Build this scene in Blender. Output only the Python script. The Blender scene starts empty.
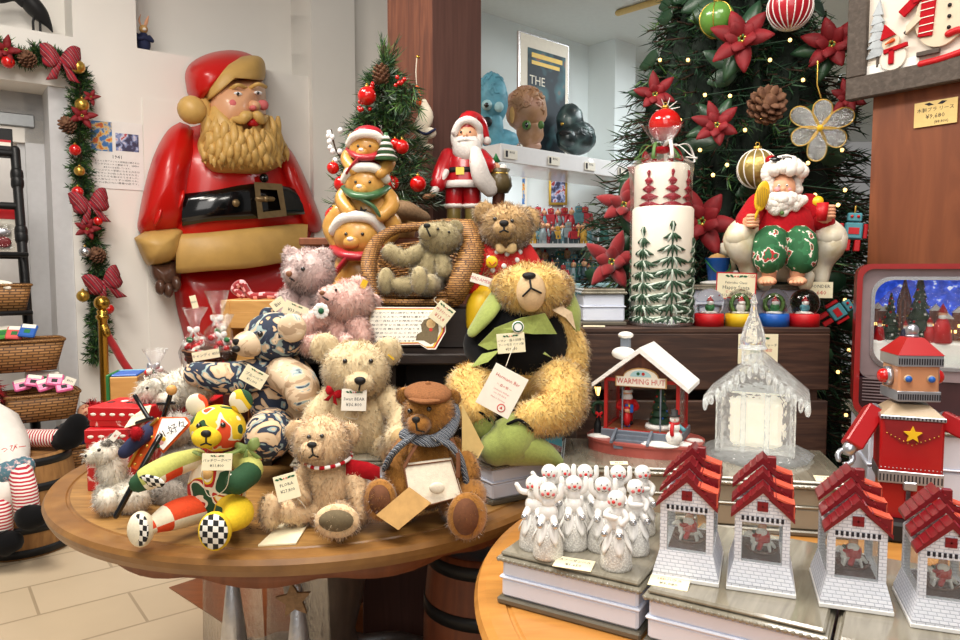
import bpy, bmesh, math, random
import numpy as np
from mathutils import Matrix, Vector, Euler, noise
V = Vector
PI = math.pi
SC = bpy.context.scene
COL = SC.collection
rnd = random.Random(7)

# camera
PITCH = math.radians(4.0)
F = 720.0
CAMH = 1.3
cam_d = bpy.data.cameras.new('camera'); cam = bpy.data.objects.new('camera', cam_d); COL.objects.link(cam)
cam.location = (0, 0, CAMH); cam.rotation_euler = (PI/2 - PITCH, 0, 0)
cam_d.sensor_width = 36.0; cam_d.lens = 36.0*F/960.0; cam_d.clip_start = 0.02
SC.camera = cam

def ray(px, py):
    a = (px-480)/F; b = -(py-320)/F
    return V((a, math.cos(PITCH)+b*math.sin(PITCH), -math.sin(PITCH)+b*math.cos(PITCH)))
def P(px, py, y):
    """World point seen at pixel px,py at depth y."""
    r = ray(px, py); return V((0, 0, CAMH)) + r*(y/r.y)
def PZ(px, py, z):
    r = ray(px, py); return V((0, 0, CAMH)) + r*((z-CAMH)/r.z)

# materials
MATS = {}
def _new(name):
    m = bpy.data.materials.new(name); m.use_nodes = True
    nt = m.node_tree; b = nt.nodes['Principled BSDF']
    MATS[name] = m
    return m, nt, b
def srgb(h):
    if isinstance(h, str):
        h = h.lstrip('#'); c = [int(h[i:i+2], 16)/255 for i in (0, 2, 4)]
    else: c = list(h)
    return tuple(x/12.92 if x <= .04045 else ((x+.055)/1.055)**2.4 for x in c) + (1.0,)
def mat(name, col, rough=.5, metal=0, var=.12, scale=30, bump=0, bscale=120, spec=.5, coat=0, trans=0, ior=1.45, sheen=0, emit=0, ecol=None, sss=0, alpha=1):
    m, nt, b = _new(name); N = nt.nodes; L = nt.links
    c = srgb(col)
    tc = N.new('ShaderNodeTexCoord')
    if var > 0:
        no = N.new('ShaderNodeTexNoise'); no.inputs['Scale'].default_value = scale; no.inputs['Detail'].default_value = 4
        L.new(tc.outputs['Object'], no.inputs['Vector'])
        r = N.new('ShaderNodeValToRGB')
        r.color_ramp.elements[0].position = .3; r.color_ramp.elements[1].position = .7
        r.color_ramp.elements[0].color = tuple(x*(1-var) for x in c[:3])+(1,)
        r.color_ramp.elements[1].color = tuple(min(1, x*(1+var)) for x in c[:3])+(1,)
        L.new(no.outputs['Fac'], r.inputs['Fac']); L.new(r.outputs['Color'], b.inputs['Base Color'])
    else: b.inputs['Base Color'].default_value = c
    b.inputs['Roughness'].default_value = rough; b.inputs['Metallic'].default_value = metal
    b.inputs['Specular IOR Level'].default_value = spec; b.inputs['Coat Weight'].default_value = coat
    b.inputs['Coat Roughness'].default_value = .05
    b.inputs['Transmission Weight'].default_value = trans; b.inputs['IOR'].default_value = ior
    b.inputs['Sheen Weight'].default_value = sheen
    b.inputs['Alpha'].default_value = alpha
    if emit: b.inputs['Emission Color'].default_value = srgb(ecol or col); b.inputs['Emission Strength'].default_value = emit
    if bump:
        n2 = N.new('ShaderNodeTexNoise'); n2.inputs['Scale'].default_value = bscale; n2.inputs['Detail'].default_value = 3
        L.new(tc.outputs['Object'], n2.inputs['Vector'])
        bp = N.new('ShaderNodeBump'); bp.inputs['Strength'].default_value = bump; bp.inputs['Distance'].default_value = .004
        L.new(n2.outputs['Fac'], bp.inputs['Height']); L.new(bp.outputs['Normal'], b.inputs['Normal'])
    return m
def ramp_mat(name, stops, kind='noise', scale=8, rough=.5, coat=0, stretch=(1, 1, 1), distort=0, detail=4, bump=0, rot=(0, 0, 0), coord='Object', interp='LINEAR', metal=0, bands='X'):
    """Procedural material: a noise, wave or voronoi field sent through a colour ramp."""
    m, nt, b = _new(name); N = nt.nodes; L = nt.links
    tc = N.new('ShaderNodeTexCoord'); mp = N.new('ShaderNodeMapping')
    mp.inputs['Scale'].default_value = stretch; mp.inputs['Rotation'].default_value = rot
    L.new(tc.outputs[coord], mp.inputs['Vector'])
    if kind == 'noise':
        t = N.new('ShaderNodeTexNoise'); t.inputs['Scale'].default_value = scale; t.inputs['Detail'].default_value = detail; t.inputs['Distortion'].default_value = distort; out = t.outputs['Fac']
    elif kind == 'wave':
        t = N.new('ShaderNodeTexWave'); t.inputs['Scale'].default_value = scale; t.inputs['Distortion'].default_value = distort; t.inputs['Detail'].default_value = detail; t.bands_direction = bands; out = t.outputs['Fac']
    elif kind == 'voronoi':
        t = N.new('ShaderNodeTexVoronoi'); t.inputs['Scale'].default_value = scale; out = t.outputs['Distance']
    elif kind == 'cells':
        t = N.new('ShaderNodeTexVoronoi'); t.inputs['Scale'].default_value = scale; sp = N.new('ShaderNodeSeparateColor'); L.new(t.outputs['Color'], sp.inputs[0]); out = sp.outputs[0]
    L.new(mp.outputs['Vector'], t.inputs['Vector'])
    r = N.new('ShaderNodeValToRGB'); cr = r.color_ramp; cr.interpolation = interp
    while len(cr.elements) < len(stops): cr.elements.new(.5)
    for e, (p, c) in zip(cr.elements, stops): e.position = p; e.color = srgb(c)
    L.new(out, r.inputs['Fac']); L.new(r.outputs['Color'], b.inputs['Base Color'])
    b.inputs['Roughness'].default_value = rough; b.inputs['Coat Weight'].default_value = coat; b.inputs['Metallic'].default_value = metal
    if bump:
        bp = N.new('ShaderNodeBump'); bp.inputs['Strength'].default_value = bump; bp.inputs['Distance'].default_value = .003
        L.new(out, bp.inputs['Height']); L.new(bp.outputs['Normal'], b.inputs['Normal'])
    return m
def checker_mat(name, c1, c2, scale, rough=.8):
    m, nt, b = _new(name); N = nt.nodes; L = nt.links
    tc = N.new('ShaderNodeTexCoord'); t = N.new('ShaderNodeTexChecker')
    t.inputs['Color1'].default_value = srgb(c1); t.inputs['Color2'].default_value = srgb(c2); t.inputs['Scale'].default_value = scale
    L.new(tc.outputs['UV'], t.inputs['Vector']); L.new(t.outputs['Color'], b.inputs['Base Color']); b.inputs['Roughness'].default_value = rough
def brick_mat(name, c1, c2, mortar, w, h, gap=.06, rough=.6, rot=0, coord='Object', bump=.3, offset=.5, var=None):
    m, nt, b = _new(name); N = nt.nodes; L = nt.links
    tc = N.new('ShaderNodeTexCoord'); mp = N.new('ShaderNodeMapping'); mp.inputs['Rotation'].default_value = (0, 0, rot)
    t = N.new('ShaderNodeTexBrick'); t.inputs['Color1'].default_value = srgb(c1); t.inputs['Color2'].default_value = srgb(c2); t.inputs['Mortar'].default_value = srgb(mortar)
    t.inputs['Scale'].default_value = 1; t.inputs['Brick Width'].default_value = w; t.inputs['Row Height'].default_value = h; t.inputs['Mortar Size'].default_value = gap*h
    t.inputs['Mortar Smooth'].default_value = .2; t.offset = offset
    L.new(tc.outputs[coord], mp.inputs['Vector']); L.new(mp.outputs['Vector'], t.inputs['Vector'])
    if var:
        no = N.new('ShaderNodeTexNoise'); no.inputs['Scale'].default_value = var; no.inputs['Detail'].default_value = 6
        L.new(mp.outputs['Vector'], no.inputs['Vector'])
        mx = N.new('ShaderNodeMix'); mx.data_type = 'RGBA'; mx.blend_type = 'MULTIPLY'; mx.inputs[0].default_value = .35
        L.new(t.outputs['Color'], mx.inputs[6]); L.new(no.outputs['Color'], mx.inputs[7]); L.new(mx.outputs[2], b.inputs['Base Color'])
        hs = N.new('ShaderNodeRGBToBW'); L.new(no.outputs['Color'], hs.inputs[0]); L.new(hs.outputs[0], mx.inputs[7])
    else: L.new(t.outputs['Color'], b.inputs['Base Color'])
    b.inputs['Roughness'].default_value = rough
    bp = N.new('ShaderNodeBump'); bp.inputs['Strength'].default_value = bump; bp.inputs['Distance'].default_value = .002; bp.invert = True
    L.new(t.outputs['Fac'], bp.inputs['Height']); L.new(bp.outputs['Normal'], b.inputs['Normal'])
def film_mat(name, tint='#ffffff', base=.08):
    """Clear cellophane or thin glass: mostly see-through, glossy towards grazing angles."""
    m, nt, b = _new(name); N = nt.nodes; L = nt.links; out = N['Material Output']
    N.remove(b)
    tr = N.new('ShaderNodeBsdfTransparent'); tr.inputs[0].default_value = srgb(tint)
    gl = N.new('ShaderNodeBsdfGlossy'); gl.inputs['Roughness'].default_value = .06; gl.inputs[0].default_value = (1, 1, 1, 1)
    fr = N.new('ShaderNodeFresnel'); fr.inputs[0].default_value = 1.45
    mt = N.new('ShaderNodeMath'); mt.operation = 'MULTIPLY_ADD'; mt.inputs[1].default_value = .45; mt.inputs[2].default_value = base
    no = N.new('ShaderNodeTexNoise'); no.inputs['Scale'].default_value = 25; no.inputs['Distortion'].default_value = 2
    bp = N.new('ShaderNodeBump'); bp.inputs['Strength'].default_value = .5; bp.inputs['Distance'].default_value = .006
    L.new(no.outputs['Fac'], bp.inputs['Height']); L.new(bp.outputs['Normal'], gl.inputs['Normal']); L.new(bp.outputs['Normal'], fr.inputs['Normal'])
    mx = N.new('ShaderNodeMixShader')
    L.new(fr.outputs[0], mt.inputs[0]); L.new(mt.outputs[0], mx.inputs[0]); L.new(tr.outputs[0], mx.inputs[1]); L.new(gl.outputs[0], mx.inputs[2]); L.new(mx.outputs[0], out.inputs[0])

# mesh builder
_TEXT = {}
def text_geo(s):
    if s not in _TEXT:
        c = bpy.data.curves.new('t', 'FONT'); c.body = s; c.size = 1; c.resolution_u = 1; c.align_x = 'CENTER'; c.align_y = 'CENTER'
        o = bpy.data.objects.new('t', c); me = o.to_mesh()
        _TEXT[s] = ([v.co.copy() for v in me.vertices], [tuple(p.vertices) for p in me.polygons])
        o.to_mesh_clear(); bpy.data.objects.remove(o); bpy.data.curves.remove(c)
    return _TEXT[s]
def T(x=0, y=0, z=0): return Matrix.Translation((x, y, z))
def R(ax, deg): return Matrix.Rotation(math.radians(deg), 4, ax)
def S(x, y=None, z=None):
    if y is None: y = z = x
    return Matrix.Diagonal((x, y, z, 1))
def frame(o, x, y, z=None):
    """Matrix with origin o and given x, y axes."""
    x = V(x).normalized(); z = x.cross(V(y)).normalized() if z is None else V(z).normalized(); y = z.cross(x)
    m = Matrix((x, y, z)).transposed().to_4x4(); m.translation = V(o); return m
def catmull(pts, n):
    pts = [V(p) for p in pts]
    if len(pts) < 3 or n <= 1:
        return pts
    out = []; q = [pts[0]*2-pts[1]] + pts + [pts[-1]*2-pts[-2]]
    for i in range(1, len(q)-2):
        for k in range(n):
            t = k/n; a, b, c, d = q[i-1], q[i], q[i+1], q[i+2]
            out.append(.5*((2*b)+(c-a)*t+(2*a-5*b+4*c-d)*t*t+(3*b-a-3*c+d)*t**3))
    out.append(pts[-1]); return out
class B:
    def __init__(s): s.v = []; s.f = []; s.m = []; s.sm = []; s.nrm = {}; s.uv = {}; s.M = None; s.vm = None
    def add(s, vs, fs, m, smooth=True, M=None):
        k = len(s.v); MM = s.M
        if M is not None: MM = MM @ M if MM is not None else M
        s.v += [MM @ V(p) for p in vs] if MM is not None else [V(p) for p in vs]
        flip = MM is not None and MM.to_3x3().determinant() < 0
        for f in fs:
            f = tuple(k+i for i in f); s.f.append(f[::-1] if flip else f); s.m.append(m); s.sm.append(smooth)
        return k
    def box(s, sx, sy, sz, m, M=None, bev=0, z0=False):
        """Box of full sizes; z0: stands on z=0. bev chamfers every edge."""
        o = sz/2 if z0 else 0
        hx, hy, hz = sx/2, sy/2, sz/2; b = min(bev, hx*.99, hy*.99, hz*.99)
        if b <= 0:
            vs = [(x*hx, y*hy, z*hz+o) for z in (-1, 1) for y in (-1, 1) for x in (-1, 1)]
            s.add(vs, [(0, 2, 3, 1), (4, 5, 7, 6), (0, 1, 5, 4), (2, 6, 7, 3), (0, 4, 6, 2), (1, 3, 7, 5)], m, False, M); return
        vs = []; idx = {}
        for z in (-1, 1):
            for y in (-1, 1):
                for x in (-1, 1):
                    for a in range(3):
                        p = [x*(hx-b), y*(hy-b), z*(hz-b)]; p[a] = (x*hx, y*hy, z*hz)[a]
                        idx[(x, y, z, a)] = len(vs); vs.append((p[0], p[1], p[2]+o))
        I = lambda x, y, z, a: idx[(x, y, z, a)]
        fs = []
        for sg in (-1, 1):
            q = [I(sg, -1, -1, 0), I(sg, 1, -1, 0), I(sg, 1, 1, 0), I(sg, -1, 1, 0)]; fs.append(q if sg > 0 else q[::-1])
            q = [I(-1, sg, -1, 1), I(-1, sg, 1, 1), I(1, sg, 1, 1), I(1, sg, -1, 1)]; fs.append(q if sg > 0 else q[::-1])
            q = [I(-1, -1, sg, 2), I(1, -1, sg, 2), I(1, 1, sg, 2), I(-1, 1, sg, 2)]; fs.append(q if sg > 0 else q[::-1])
        for p in (-1, 1):
            for q in (-1, 1):
                for quad, fl in (([I(-1, p, q, 1), I(1, p, q, 1), I(1, p, q, 2), I(-1, p, q, 2)], p*q > 0),
                                 ([I(p, -1, q, 0), I(p, 1, q, 0), I(p, 1, q, 2), I(p, -1, q, 2)], p*q < 0),
                                 ([I(p, q, -1, 0), I(p, q, 1, 0), I(p, q, 1, 1), I(p, q, -1, 1)], p*q > 0)):
                    fs.append(quad[::-1] if fl else quad)
        for x in (-1, 1):
            for y in (-1, 1):
                for z in (-1, 1):
                    t = [I(x, y, z, 0), I(x, y, z, 1), I(x, y, z, 2)]; fs.append(t if x*y*z > 0 else t[::-1])
        s.add(vs, fs, m, False, M)
    def ell(s, c, r, m, rot=None, seg=16, rings=10, fn=None):
        """Ellipsoid; fn(unit vector) -> scale factor."""
        if not hasattr(r, '__len__'): r = (r, r, r)
        vs = [(0, 0, -1)]
        for i in range(1, rings):
            t = -PI/2+PI*i/rings
            for j in range(seg):
                a = 2*PI*j/seg; vs.append((math.cos(t)*math.cos(a), math.cos(t)*math.sin(a), math.sin(t)))
        vs.append((0, 0, 1)); n = len(vs)
        if fn: vs = [tuple(V(p)*fn(V(p))) for p in vs]
        fs = [(0, 1+(j+1) % seg, 1+j) for j in range(seg)]
        for i in range(rings-2):
            for j in range(seg):
                a = 1+i*seg; fs.append((a+j, a+(j+1) % seg, a+seg+(j+1) % seg, a+seg+j))
        a = 1+(rings-2)*seg
        fs += [(a+j, a+(j+1) % seg, n-1) for j in range(seg)]
        M = T(*c) @ (rot if rot is not None else Matrix()) @ S(*r)
        return s.add(vs, fs, m, True, M)
    def lathe(s, prof, m, M=None, seg=24, smooth=True, fn=None, caps=True):
        """prof: list of (r, z[, material]); fn(angle, r, z) -> radius."""
        vs = []; fs = []; ms = []
        for p in prof:
            for j in range(seg):
                a = 2*PI*j/seg; r = fn(a, p[0], p[1]) if fn else p[0]
                vs.append((r*math.cos(a), r*math.sin(a), p[1]))
        k0 = len(s.m)
        for i in range(len(prof)-1):
            for j in range(seg):
                fs.append((i*seg+j, i*seg+(j+1) % seg, (i+1)*seg+(j+1) % seg, (i+1)*seg+j)); ms.append(prof[i][2] if len(prof[i]) > 2 else m)
        if caps:
            if prof[0][0] > 1e-6: fs.append(tuple(range(seg-1, -1, -1))); ms.append(prof[0][2] if len(prof[0]) > 2 else m)
            if prof[-1][0] > 1e-6: n = (len(prof)-1)*seg; fs.append(tuple(range(n, n+seg))); ms.append(prof[-1][2] if len(prof[-1]) > 2 else m)
        s.add(vs, fs, m, smooth, M); s.m[k0:] = ms
    def tube(s, pts, r, m, seg=10, sub=1, round_ends=True, flat=1.0, up=None, closed=False, mfn=None):
        """Swept tube; r number or list; flat<1 squashes across the 'up' direction. mfn(t, angle) -> material."""
        pts = [V(p) for p in pts]
        rs = list(r) if hasattr(r, '__len__') else [r]*len(pts)
        if sub > 1 and len(pts) > 2:
            rr = [v.x for v in catmull([V((a, 0, 0)) for a in rs], sub)]; pts = catmull(pts, sub); rs = [max(a, 1e-5) for a in rr]
        if sub > 1 and len(pts) == 2:
            pts = [pts[0].lerp(pts[1], k/sub) for k in range(sub+1)]; rs = [rs[0]+(rs[1]-rs[0])*k/sub for k in range(sub+1)]
        n = len(pts)
        tan = [((pts[(i+1) % n]-pts[i-1]) if closed else pts[min(i+1, n-1)]-pts[max(i-1, 0)]).normalized() for i in range(n)]
        u = V(up) if up else V((0, 0, 1))
        if abs(u.dot(tan[0])) > .95: u = V((0, 1, 0.1)) if abs(tan[0].y) < .9 else V((1, 0, 0))
        fr = []
        for t in tan:
            u = (u-t*u.dot(t))
            u = u.normalized() if u.length > 1e-6 else t.orthogonal().normalized()
            fr.append((u.copy(), t.cross(u)))
        rings = [(pts[i], rs[i], fr[i]) for i in range(n)]
        if round_ends and not closed:
            a = [(pts[0]-tan[0]*rs[0]*math.sin(q), rs[0]*math.cos(q), fr[0]) for q in (1.45, 1.0, .5)]
            b = [(pts[-1]+tan[-1]*rs[-1]*math.sin(q), rs[-1]*math.cos(q), fr[-1]) for q in (.5, 1.0, 1.45)]
            rings = a+rings+b
        vs = []; fs = []; ms = []
        for c, q, (u, w) in rings:
            for j in range(seg):
                a = 2*PI*j/seg; vs.append(c+u*(q*flat*math.sin(a))+w*(-q*math.cos(a)))
        nr = len(rings)
        for i in range(nr if closed else nr-1):
            for j in range(seg):
                i2 = (i+1) % nr
                fs.append((i*seg+j, i2*seg+j, i2*seg+(j+1) % seg, i*seg+(j+1) % seg)); ms.append(mfn(i/(nr-1), j/seg) if mfn else m)
        if not closed:
            fs.append(tuple(range(seg))); ms.append(mfn(0, 0) if mfn else m); fs.append(tuple(range((nr-1)*seg+seg-1, (nr-1)*seg-1, -1))); ms.append(mfn(1, 0) if mfn else m)
        k0 = len(s.m); s.add(vs, [f[::-1] for f in fs], m, True); s.m[k0:] = ms
    def prism(s, poly, d, m, M=None, bev=0, smooth=False, mside=None):
        """Extrude a 2-D polygon (x,y) from z=0 to z=d (counter-clockwise poly)."""
        ar = sum(poly[i-1][0]*poly[i][1]-poly[i][0]*poly[i-1][1] for i in range(len(poly)))
        if ar < 0: poly = poly[::-1]
        n = len(poly); vs = [(x, y, 0) for x, y in poly]+[(x, y, d) for x, y in poly]
        k0 = len(s.m)
        fs = [tuple(range(n-1, -1, -1)), tuple(range(n, 2*n))]+[(i, (i+1) % n, n+(i+1) % n, n+i) for i in range(n)]
        s.add(vs, fs, m, False, M)
        if mside: s.m[k0+2:] = [mside]*n
        if smooth: s.sm[k0+2:] = [True]*n
    def sheet(s, grid, m, th=0, M=None, smooth=True, mfn=None):
        """Grid of points (rows of equal length) as a surface, optionally with thickness."""
        nr, nc = len(grid), len(grid[0]); g = [V(p) for r in grid for p in r]; fs = []; ms = []
        for i in range(nr-1):
            for j in range(nc-1):
                fs.append((i*nc+j, i*nc+j+1, (i+1)*nc+j+1, (i+1)*nc+j)); ms.append(mfn(i, j) if mfn else m)
        if th:
            nn = [V() for _ in g]
            for f in fs:
                q = (g[f[1]]-g[f[0]]).cross(g[f[3]]-g[f[0]])
                for i in f: nn[i] += q
            back = [p-(n.normalized()*th if n.length > 0 else V()) for p, n in zip(g, nn)]; k = len(g)
            edge = [i for i in range(nc)]+[i*nc+nc-1 for i in range(1, nr)]+[(nr-1)*nc+j for j in range(nc-2, -1, -1)]+[i*nc for i in range(nr-2, 0, -1)]
            fs2 = [tuple(k+i for i in f[::-1]) for f in fs]
            g = g+back; fs = fs+fs2; ms = ms+ms
            for a, b in zip(edge, edge[1:]+edge[:1]): fs.append((b, a, k+a, k+b)); ms.append(m)
        k0 = len(s.m); s.add(g, fs, m, smooth, M); s.m[k0:] = ms
    def text(s, string, size, m, M):
        v, f = text_geo(string); s.add(v, f, m, False, M @ S(size))
    def fur(s, L, n, m, seed=0, flow=(0, 0, -.5), rand=.5, w=None, lift=.7, mats=None, keep=None):
        """Cover every face now in the builder with n thin tapering tufts (soft pile that belongs to this same mesh)."""
        rg = np.random.default_rng(seed); w = w or L*.09
        pv = np.array([tuple(p) for p in s.v]); tris = []; src = list(range(len(s.f)))
        for f in s.f:
            for i in range(1, len(f)-1): tris.append((f[0], f[i], f[i+1]))
        tris = np.array(tris); a, b, c = pv[tris[:, 0]], pv[tris[:, 1]], pv[tris[:, 2]]
        cr = np.cross(b-a, c-a); ar = np.linalg.norm(cr, axis=1)+1e-14
        vn = np.zeros_like(pv)
        for k in range(3): np.add.at(vn, tris[:, k], cr)
        vn /= np.linalg.norm(vn, axis=1)[:, None]+1e-12
        t = rg.choice(len(tris), n, p=ar/ar.sum()); r1 = np.sqrt(rg.random(n)); r2 = rg.random(n)
        w0, w1, w2 = 1-r1, r1*(1-r2), r1*r2
        pos = a[t]*w0[:, None]+b[t]*w1[:, None]+c[t]*w2[:, None]
        nn = vn[tris[t, 0]]*w0[:, None]+vn[tris[t, 1]]*w1[:, None]+vn[tris[t, 2]]*w2[:, None]
        fl = np.array(flow); rd = rg.normal(size=(n, 3))
        # wavy clumps: neighbouring tufts share part of their direction
        cl = np.sin(pos[:, [1, 2, 0]]*(1.6/L)+seed)*.6
        d = nn*lift+fl+rd*rand*.6+cl*rand; d /= np.linalg.norm(d, axis=1)[:, None]+1e-9
        d2 = d+fl*.8+rg.normal(size=(n, 3))*rand*.5; d2 /= np.linalg.norm(d2, axis=1)[:, None]+1e-9
        ln = L*(.6+.8*rg.random(n))[:, None]
        side = np.cross(d, nn+rg.normal(size=(n, 3))*.3); side /= np.linalg.norm(side, axis=1)[:, None]+1e-9
        p0 = pos-nn*L*.15; p1 = pos+d*ln*.5; p2 = p1+d2*ln*.55
        k = len(s.v); out = np.stack([p0-side*w, p0+side*w, p1+side*w*.8, p1-side*w*.8, p2], 1).reshape(-1, 3)
        bn = nn+d*.35+rg.normal(size=(n, 3))*.25; bn /= np.linalg.norm(bn, axis=1)[:, None]+1e-9
        if not s.nrm:
            for i in range(k): s.nrm[i] = V(vn[i])
        s.v += [V(p) for p in out]
        for i in range(n):
            q = k+i*5; s.f += [(q, q+1, q+2, q+3), (q+3, q+2, q+4)]
            mm = m if not mats else mats[int(rg.integers(len(mats)))]
            s.m += [mm, mm]; s.sm += [True, True]
            nv = V(bn[i])
            for j in range(5): s.nrm[q+j] = nv
    def build(s, name, parent=None, label=None, recalc=False):
        me = bpy.data.meshes.new(name); me.from_pydata([tuple(p) for p in s.v], [], s.f)
        names = list(dict.fromkeys(s.m))
        for n in names: me.materials.append(MATS[n])
        ix = {n: i for i, n in enumerate(names)}
        me.polygons.foreach_set('material_index', [ix[n] for n in s.m]); me.polygons.foreach_set('use_smooth', s.sm)
        if s.uv:
            uvl = me.uv_layers.new(name='UVMap')
            for lp in me.loops: uvl.data[lp.index].uv = s.uv.get(lp.vertex_index, (0, 0))
        me.update()
        if s.nrm and len(s.nrm) == len(s.v): me.normals_split_custom_set_from_vertices([tuple(s.nrm[i]) for i in range(len(s.v))])
        o = bpy.data.objects.new(name, me); COL.objects.link(o)
        if parent is not None: o.parent = parent
        if label: o['label'] = label
        return o

def thing(name, label, cat, loc=(0, 0, 0), rz=0, group=None, s=1, rot=None):
    o = bpy.data.objects.new(name, None); COL.objects.link(o); o.empty_display_size = .05
    o.location = loc; o.rotation_euler = rot if rot else (0, 0, math.radians(rz)); o.scale = (s, s, s)
    o['label'] = label; o['category'] = cat
    if group: o['group'] = group
    return o
def tag(o, label, cat, group=None, kind=None):
    if label: o['label'] = label
    if cat: o['category'] = cat
    if group: o['group'] = group
    if kind: o['kind'] = kind
    return o
def struct(o): o['kind'] = 'structure'; return o
KIDS = {}
def dup(root, label, loc=None, rz=None, group=None, s=None):
    kids = {}
    for ob in bpy.data.objects:
        if ob.parent is not None: kids.setdefault(ob.parent.name, []).append(ob)
    def cp(o, par):
        c = o.copy(); COL.objects.link(c)
        if par is not None: c.parent = par
        for ch in kids.get(o.name, []): cp(ch, c)
        return c
    c = cp(root, None); c['label'] = label
    if loc is not None: c.location = loc
    if rz is not None: c.rotation_euler = (0, 0, math.radians(rz))
    if s is not None: c.scale = (s, s, s)
    if group: c['group'] = group
    return c
def circle(r, n, a0=0, sx=1, sy=1): return [(r*sx*math.cos(a0+2*PI*i/n), r*sy*math.sin(a0+2*PI*i/n)) for i in range(n)]
def star(r1, r2, n=5, a0=PI/2): return [((r1 if i % 2 == 0 else r2)*math.cos(a0+PI*i/n), (r1 if i % 2 == 0 else r2)*math.sin(a0+PI*i/n)) for i in range(2*n)]
FRONT = Matrix(((1, 0, 0, 0), (0, 0, -1, 0), (0, 1, 0, 0), (0, 0, 0, 1)))   # x,y drawing plane -> upright, facing -Y
def rad(d): return math.radians(d)
# shared materials
mat('wall_white', '#ece8e1', .85, var=.02, scale=3)
mat('wall_cool', '#e4ecec', .85, var=.02, scale=3)
mat('ceiling_white', '#d4d8d4', .9, var=.02)
mat('door_paint', '#e2dfdc', .55, var=.02)
mat('trim_paint', '#c9c9cb', .5, var=.03)
mat('black_metal', '#1c1c1d', .45, metal=.3, var=.1)
mat('black_gloss', '#08080a', .15, coat=.6, var=0)
mat('grey_metal', '#8f9294', .4, metal=.6, var=.05)
mat('silver', '#c9c9cc', .25, metal=.9, var=.05)
mat('silver_foil', '#cfd0d6', .3, metal=.85, var=.1, bump=.4, bscale=90)
mat('brass', '#b98f3c', .25, metal=.95, var=.05)
mat('gold', '#c9a24a', .3, metal=.85, var=.08)
mat('bronze', '#7d6747', .4, metal=.6, var=.15)
mat('white', '#eceae6', .5, var=.02)
mat('white_gloss', '#efeeee', .2, coat=.5, var=.02)
mat('paper', '#efe9da', .8, var=.03, scale=60)
mat('paper_cream', '#efe6c4', .8, var=.04, scale=60)
mat('card_yellow', '#d9bd7c', .8, var=.05, scale=60)
mat('kraft', '#c49a5f', .85, var=.1, scale=60)
mat('ink', '#26232a', .8, var=0)
mat('ink_red', '#c3372f', .8, var=0)
mat('ink_green', '#1e5b3a', .8, var=0)
mat('ink_pink', '#cf6a6a', .8, var=0)
mat('red', '#c0141c', .45, var=.08)
mat('red_gloss', '#c8120f', .12, coat=.7, var=.05)
mat('red_dark', '#7e0f16', .5, var=.1)
mat('red_cloth', '#ab121d', .9, var=.12, scale=120, spec=.2, sheen=.05, bump=.3, bscale=500)
mat('red_velvet', '#8d1018', .8, var=.15, sheen=.6)
mat('green', '#23713a', .5, var=.1)
mat('green_dark', '#173a24', .6, var=.2)
mat('blue', '#1d5cb4', .35, var=.05)
mat('yellow', '#e3b91f', .4, var=.05)
mat('orange', '#dd5a1e', .5, var=.05)
mat('black', '#121214', .6, var=.1)
mat('black_velvet', '#0b0b0d', .95, var=.1, sheen=.06, spec=.2)
mat('navy', '#20284a', .8, var=.1)
mat('teal', '#4f93a0', .4, var=.05)
mat('teal_light', '#a9d0d6', .4, var=.04)
mat('pink', '#e7a5a8', .8, var=.08)
mat('skin', '#e2a883', .5, var=.06, sss=.1)
mat('eye_black', '#050506', .06, coat=1, var=0)
mat('nose_black', '#0c0b0c', .5, var=.1, bump=.4, bscale=600)
mat('nose_brown', '#7e5235', .6, var=.1)
mat('string', '#d8cfbd', .9, var=.05)
mat('rope_red', '#b3121d', .7, sheen=.5, var=.1)
mat('snow', '#f0eee9', .75, var=.03, bump=.5, bscale=180)
ramp_mat('walnut', [(0, '#3f2219'), (.45, '#5e3425'), (.7, '#7a4832'), (1, '#4a281c')], 'noise', 5, .5, stretch=(7, 7, .6), distort=1.2, detail=6, bump=.05)
ramp_mat('walnut_dark', [(0, '#3a241e'), (.5, '#573830'), (1, '#6b4a3f')], 'noise', 5, .5, stretch=(9, 9, .5), distort=.8, detail=6, bump=.05)
ramp_mat('walnut_red', [(0, '#532a18'), (.45, '#743f24'), (.75, '#8a4f2e'), (1, '#6a3820')], 'noise', 4, .45, stretch=(4, 4, .5), distort=1.6, detail=6, bump=.05)
ramp_mat('dark_crate', [(0, '#1b110d'), (.45, '#38231a'), (.7, '#553a2b'), (1, '#2a1812')], 'noise', 7, .6, stretch=(.7, 6, 9), distort=1.0, detail=6, bump=.25)
ramp_mat('table_oak', [(0, '#5e3f20'), (.42, '#8c6636'), (.62, '#a37a44'), (1, '#ba9256')], 'noise', 4, .38, stretch=(1.6, 12, 12), distort=1.3, detail=7, bump=.12, rot=(0, 0, .1))
ramp_mat('table_rim', [(0, '#543418'), (.5, '#825a2e'), (1, '#a87c42')], 'noise', 14, .35, detail=6, bump=.1)
ramp_mat('table_honey', [(0, '#97602a'), (.5, '#bd823f'), (1, '#d2984f')], 'noise', 4, .3, stretch=(1.5, 9, 9), distort=1.1, detail=6, coat=.2)
ramp_mat('riser_black', [(0, '#120d0b'), (.55, '#241a16'), (1, '#3d2f28')], 'noise', 6, .4, stretch=(1, 8, 8), detail=5, bump=.1)
ramp_mat('light_wood', [(0, '#b1783a'), (.5, '#cf9a55'), (1, '#dfb06a')], 'noise', 5, .5, stretch=(1.5, 9, 9), distort=1, detail=6)
ramp_mat('barrel_wood', [(0, '#5b3c20'), (.5, '#94693a'), (1, '#bb8c52')], 'noise', 6, .6, stretch=(7, 7, .8), distort=.6, detail=6, bump=.15)
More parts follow.
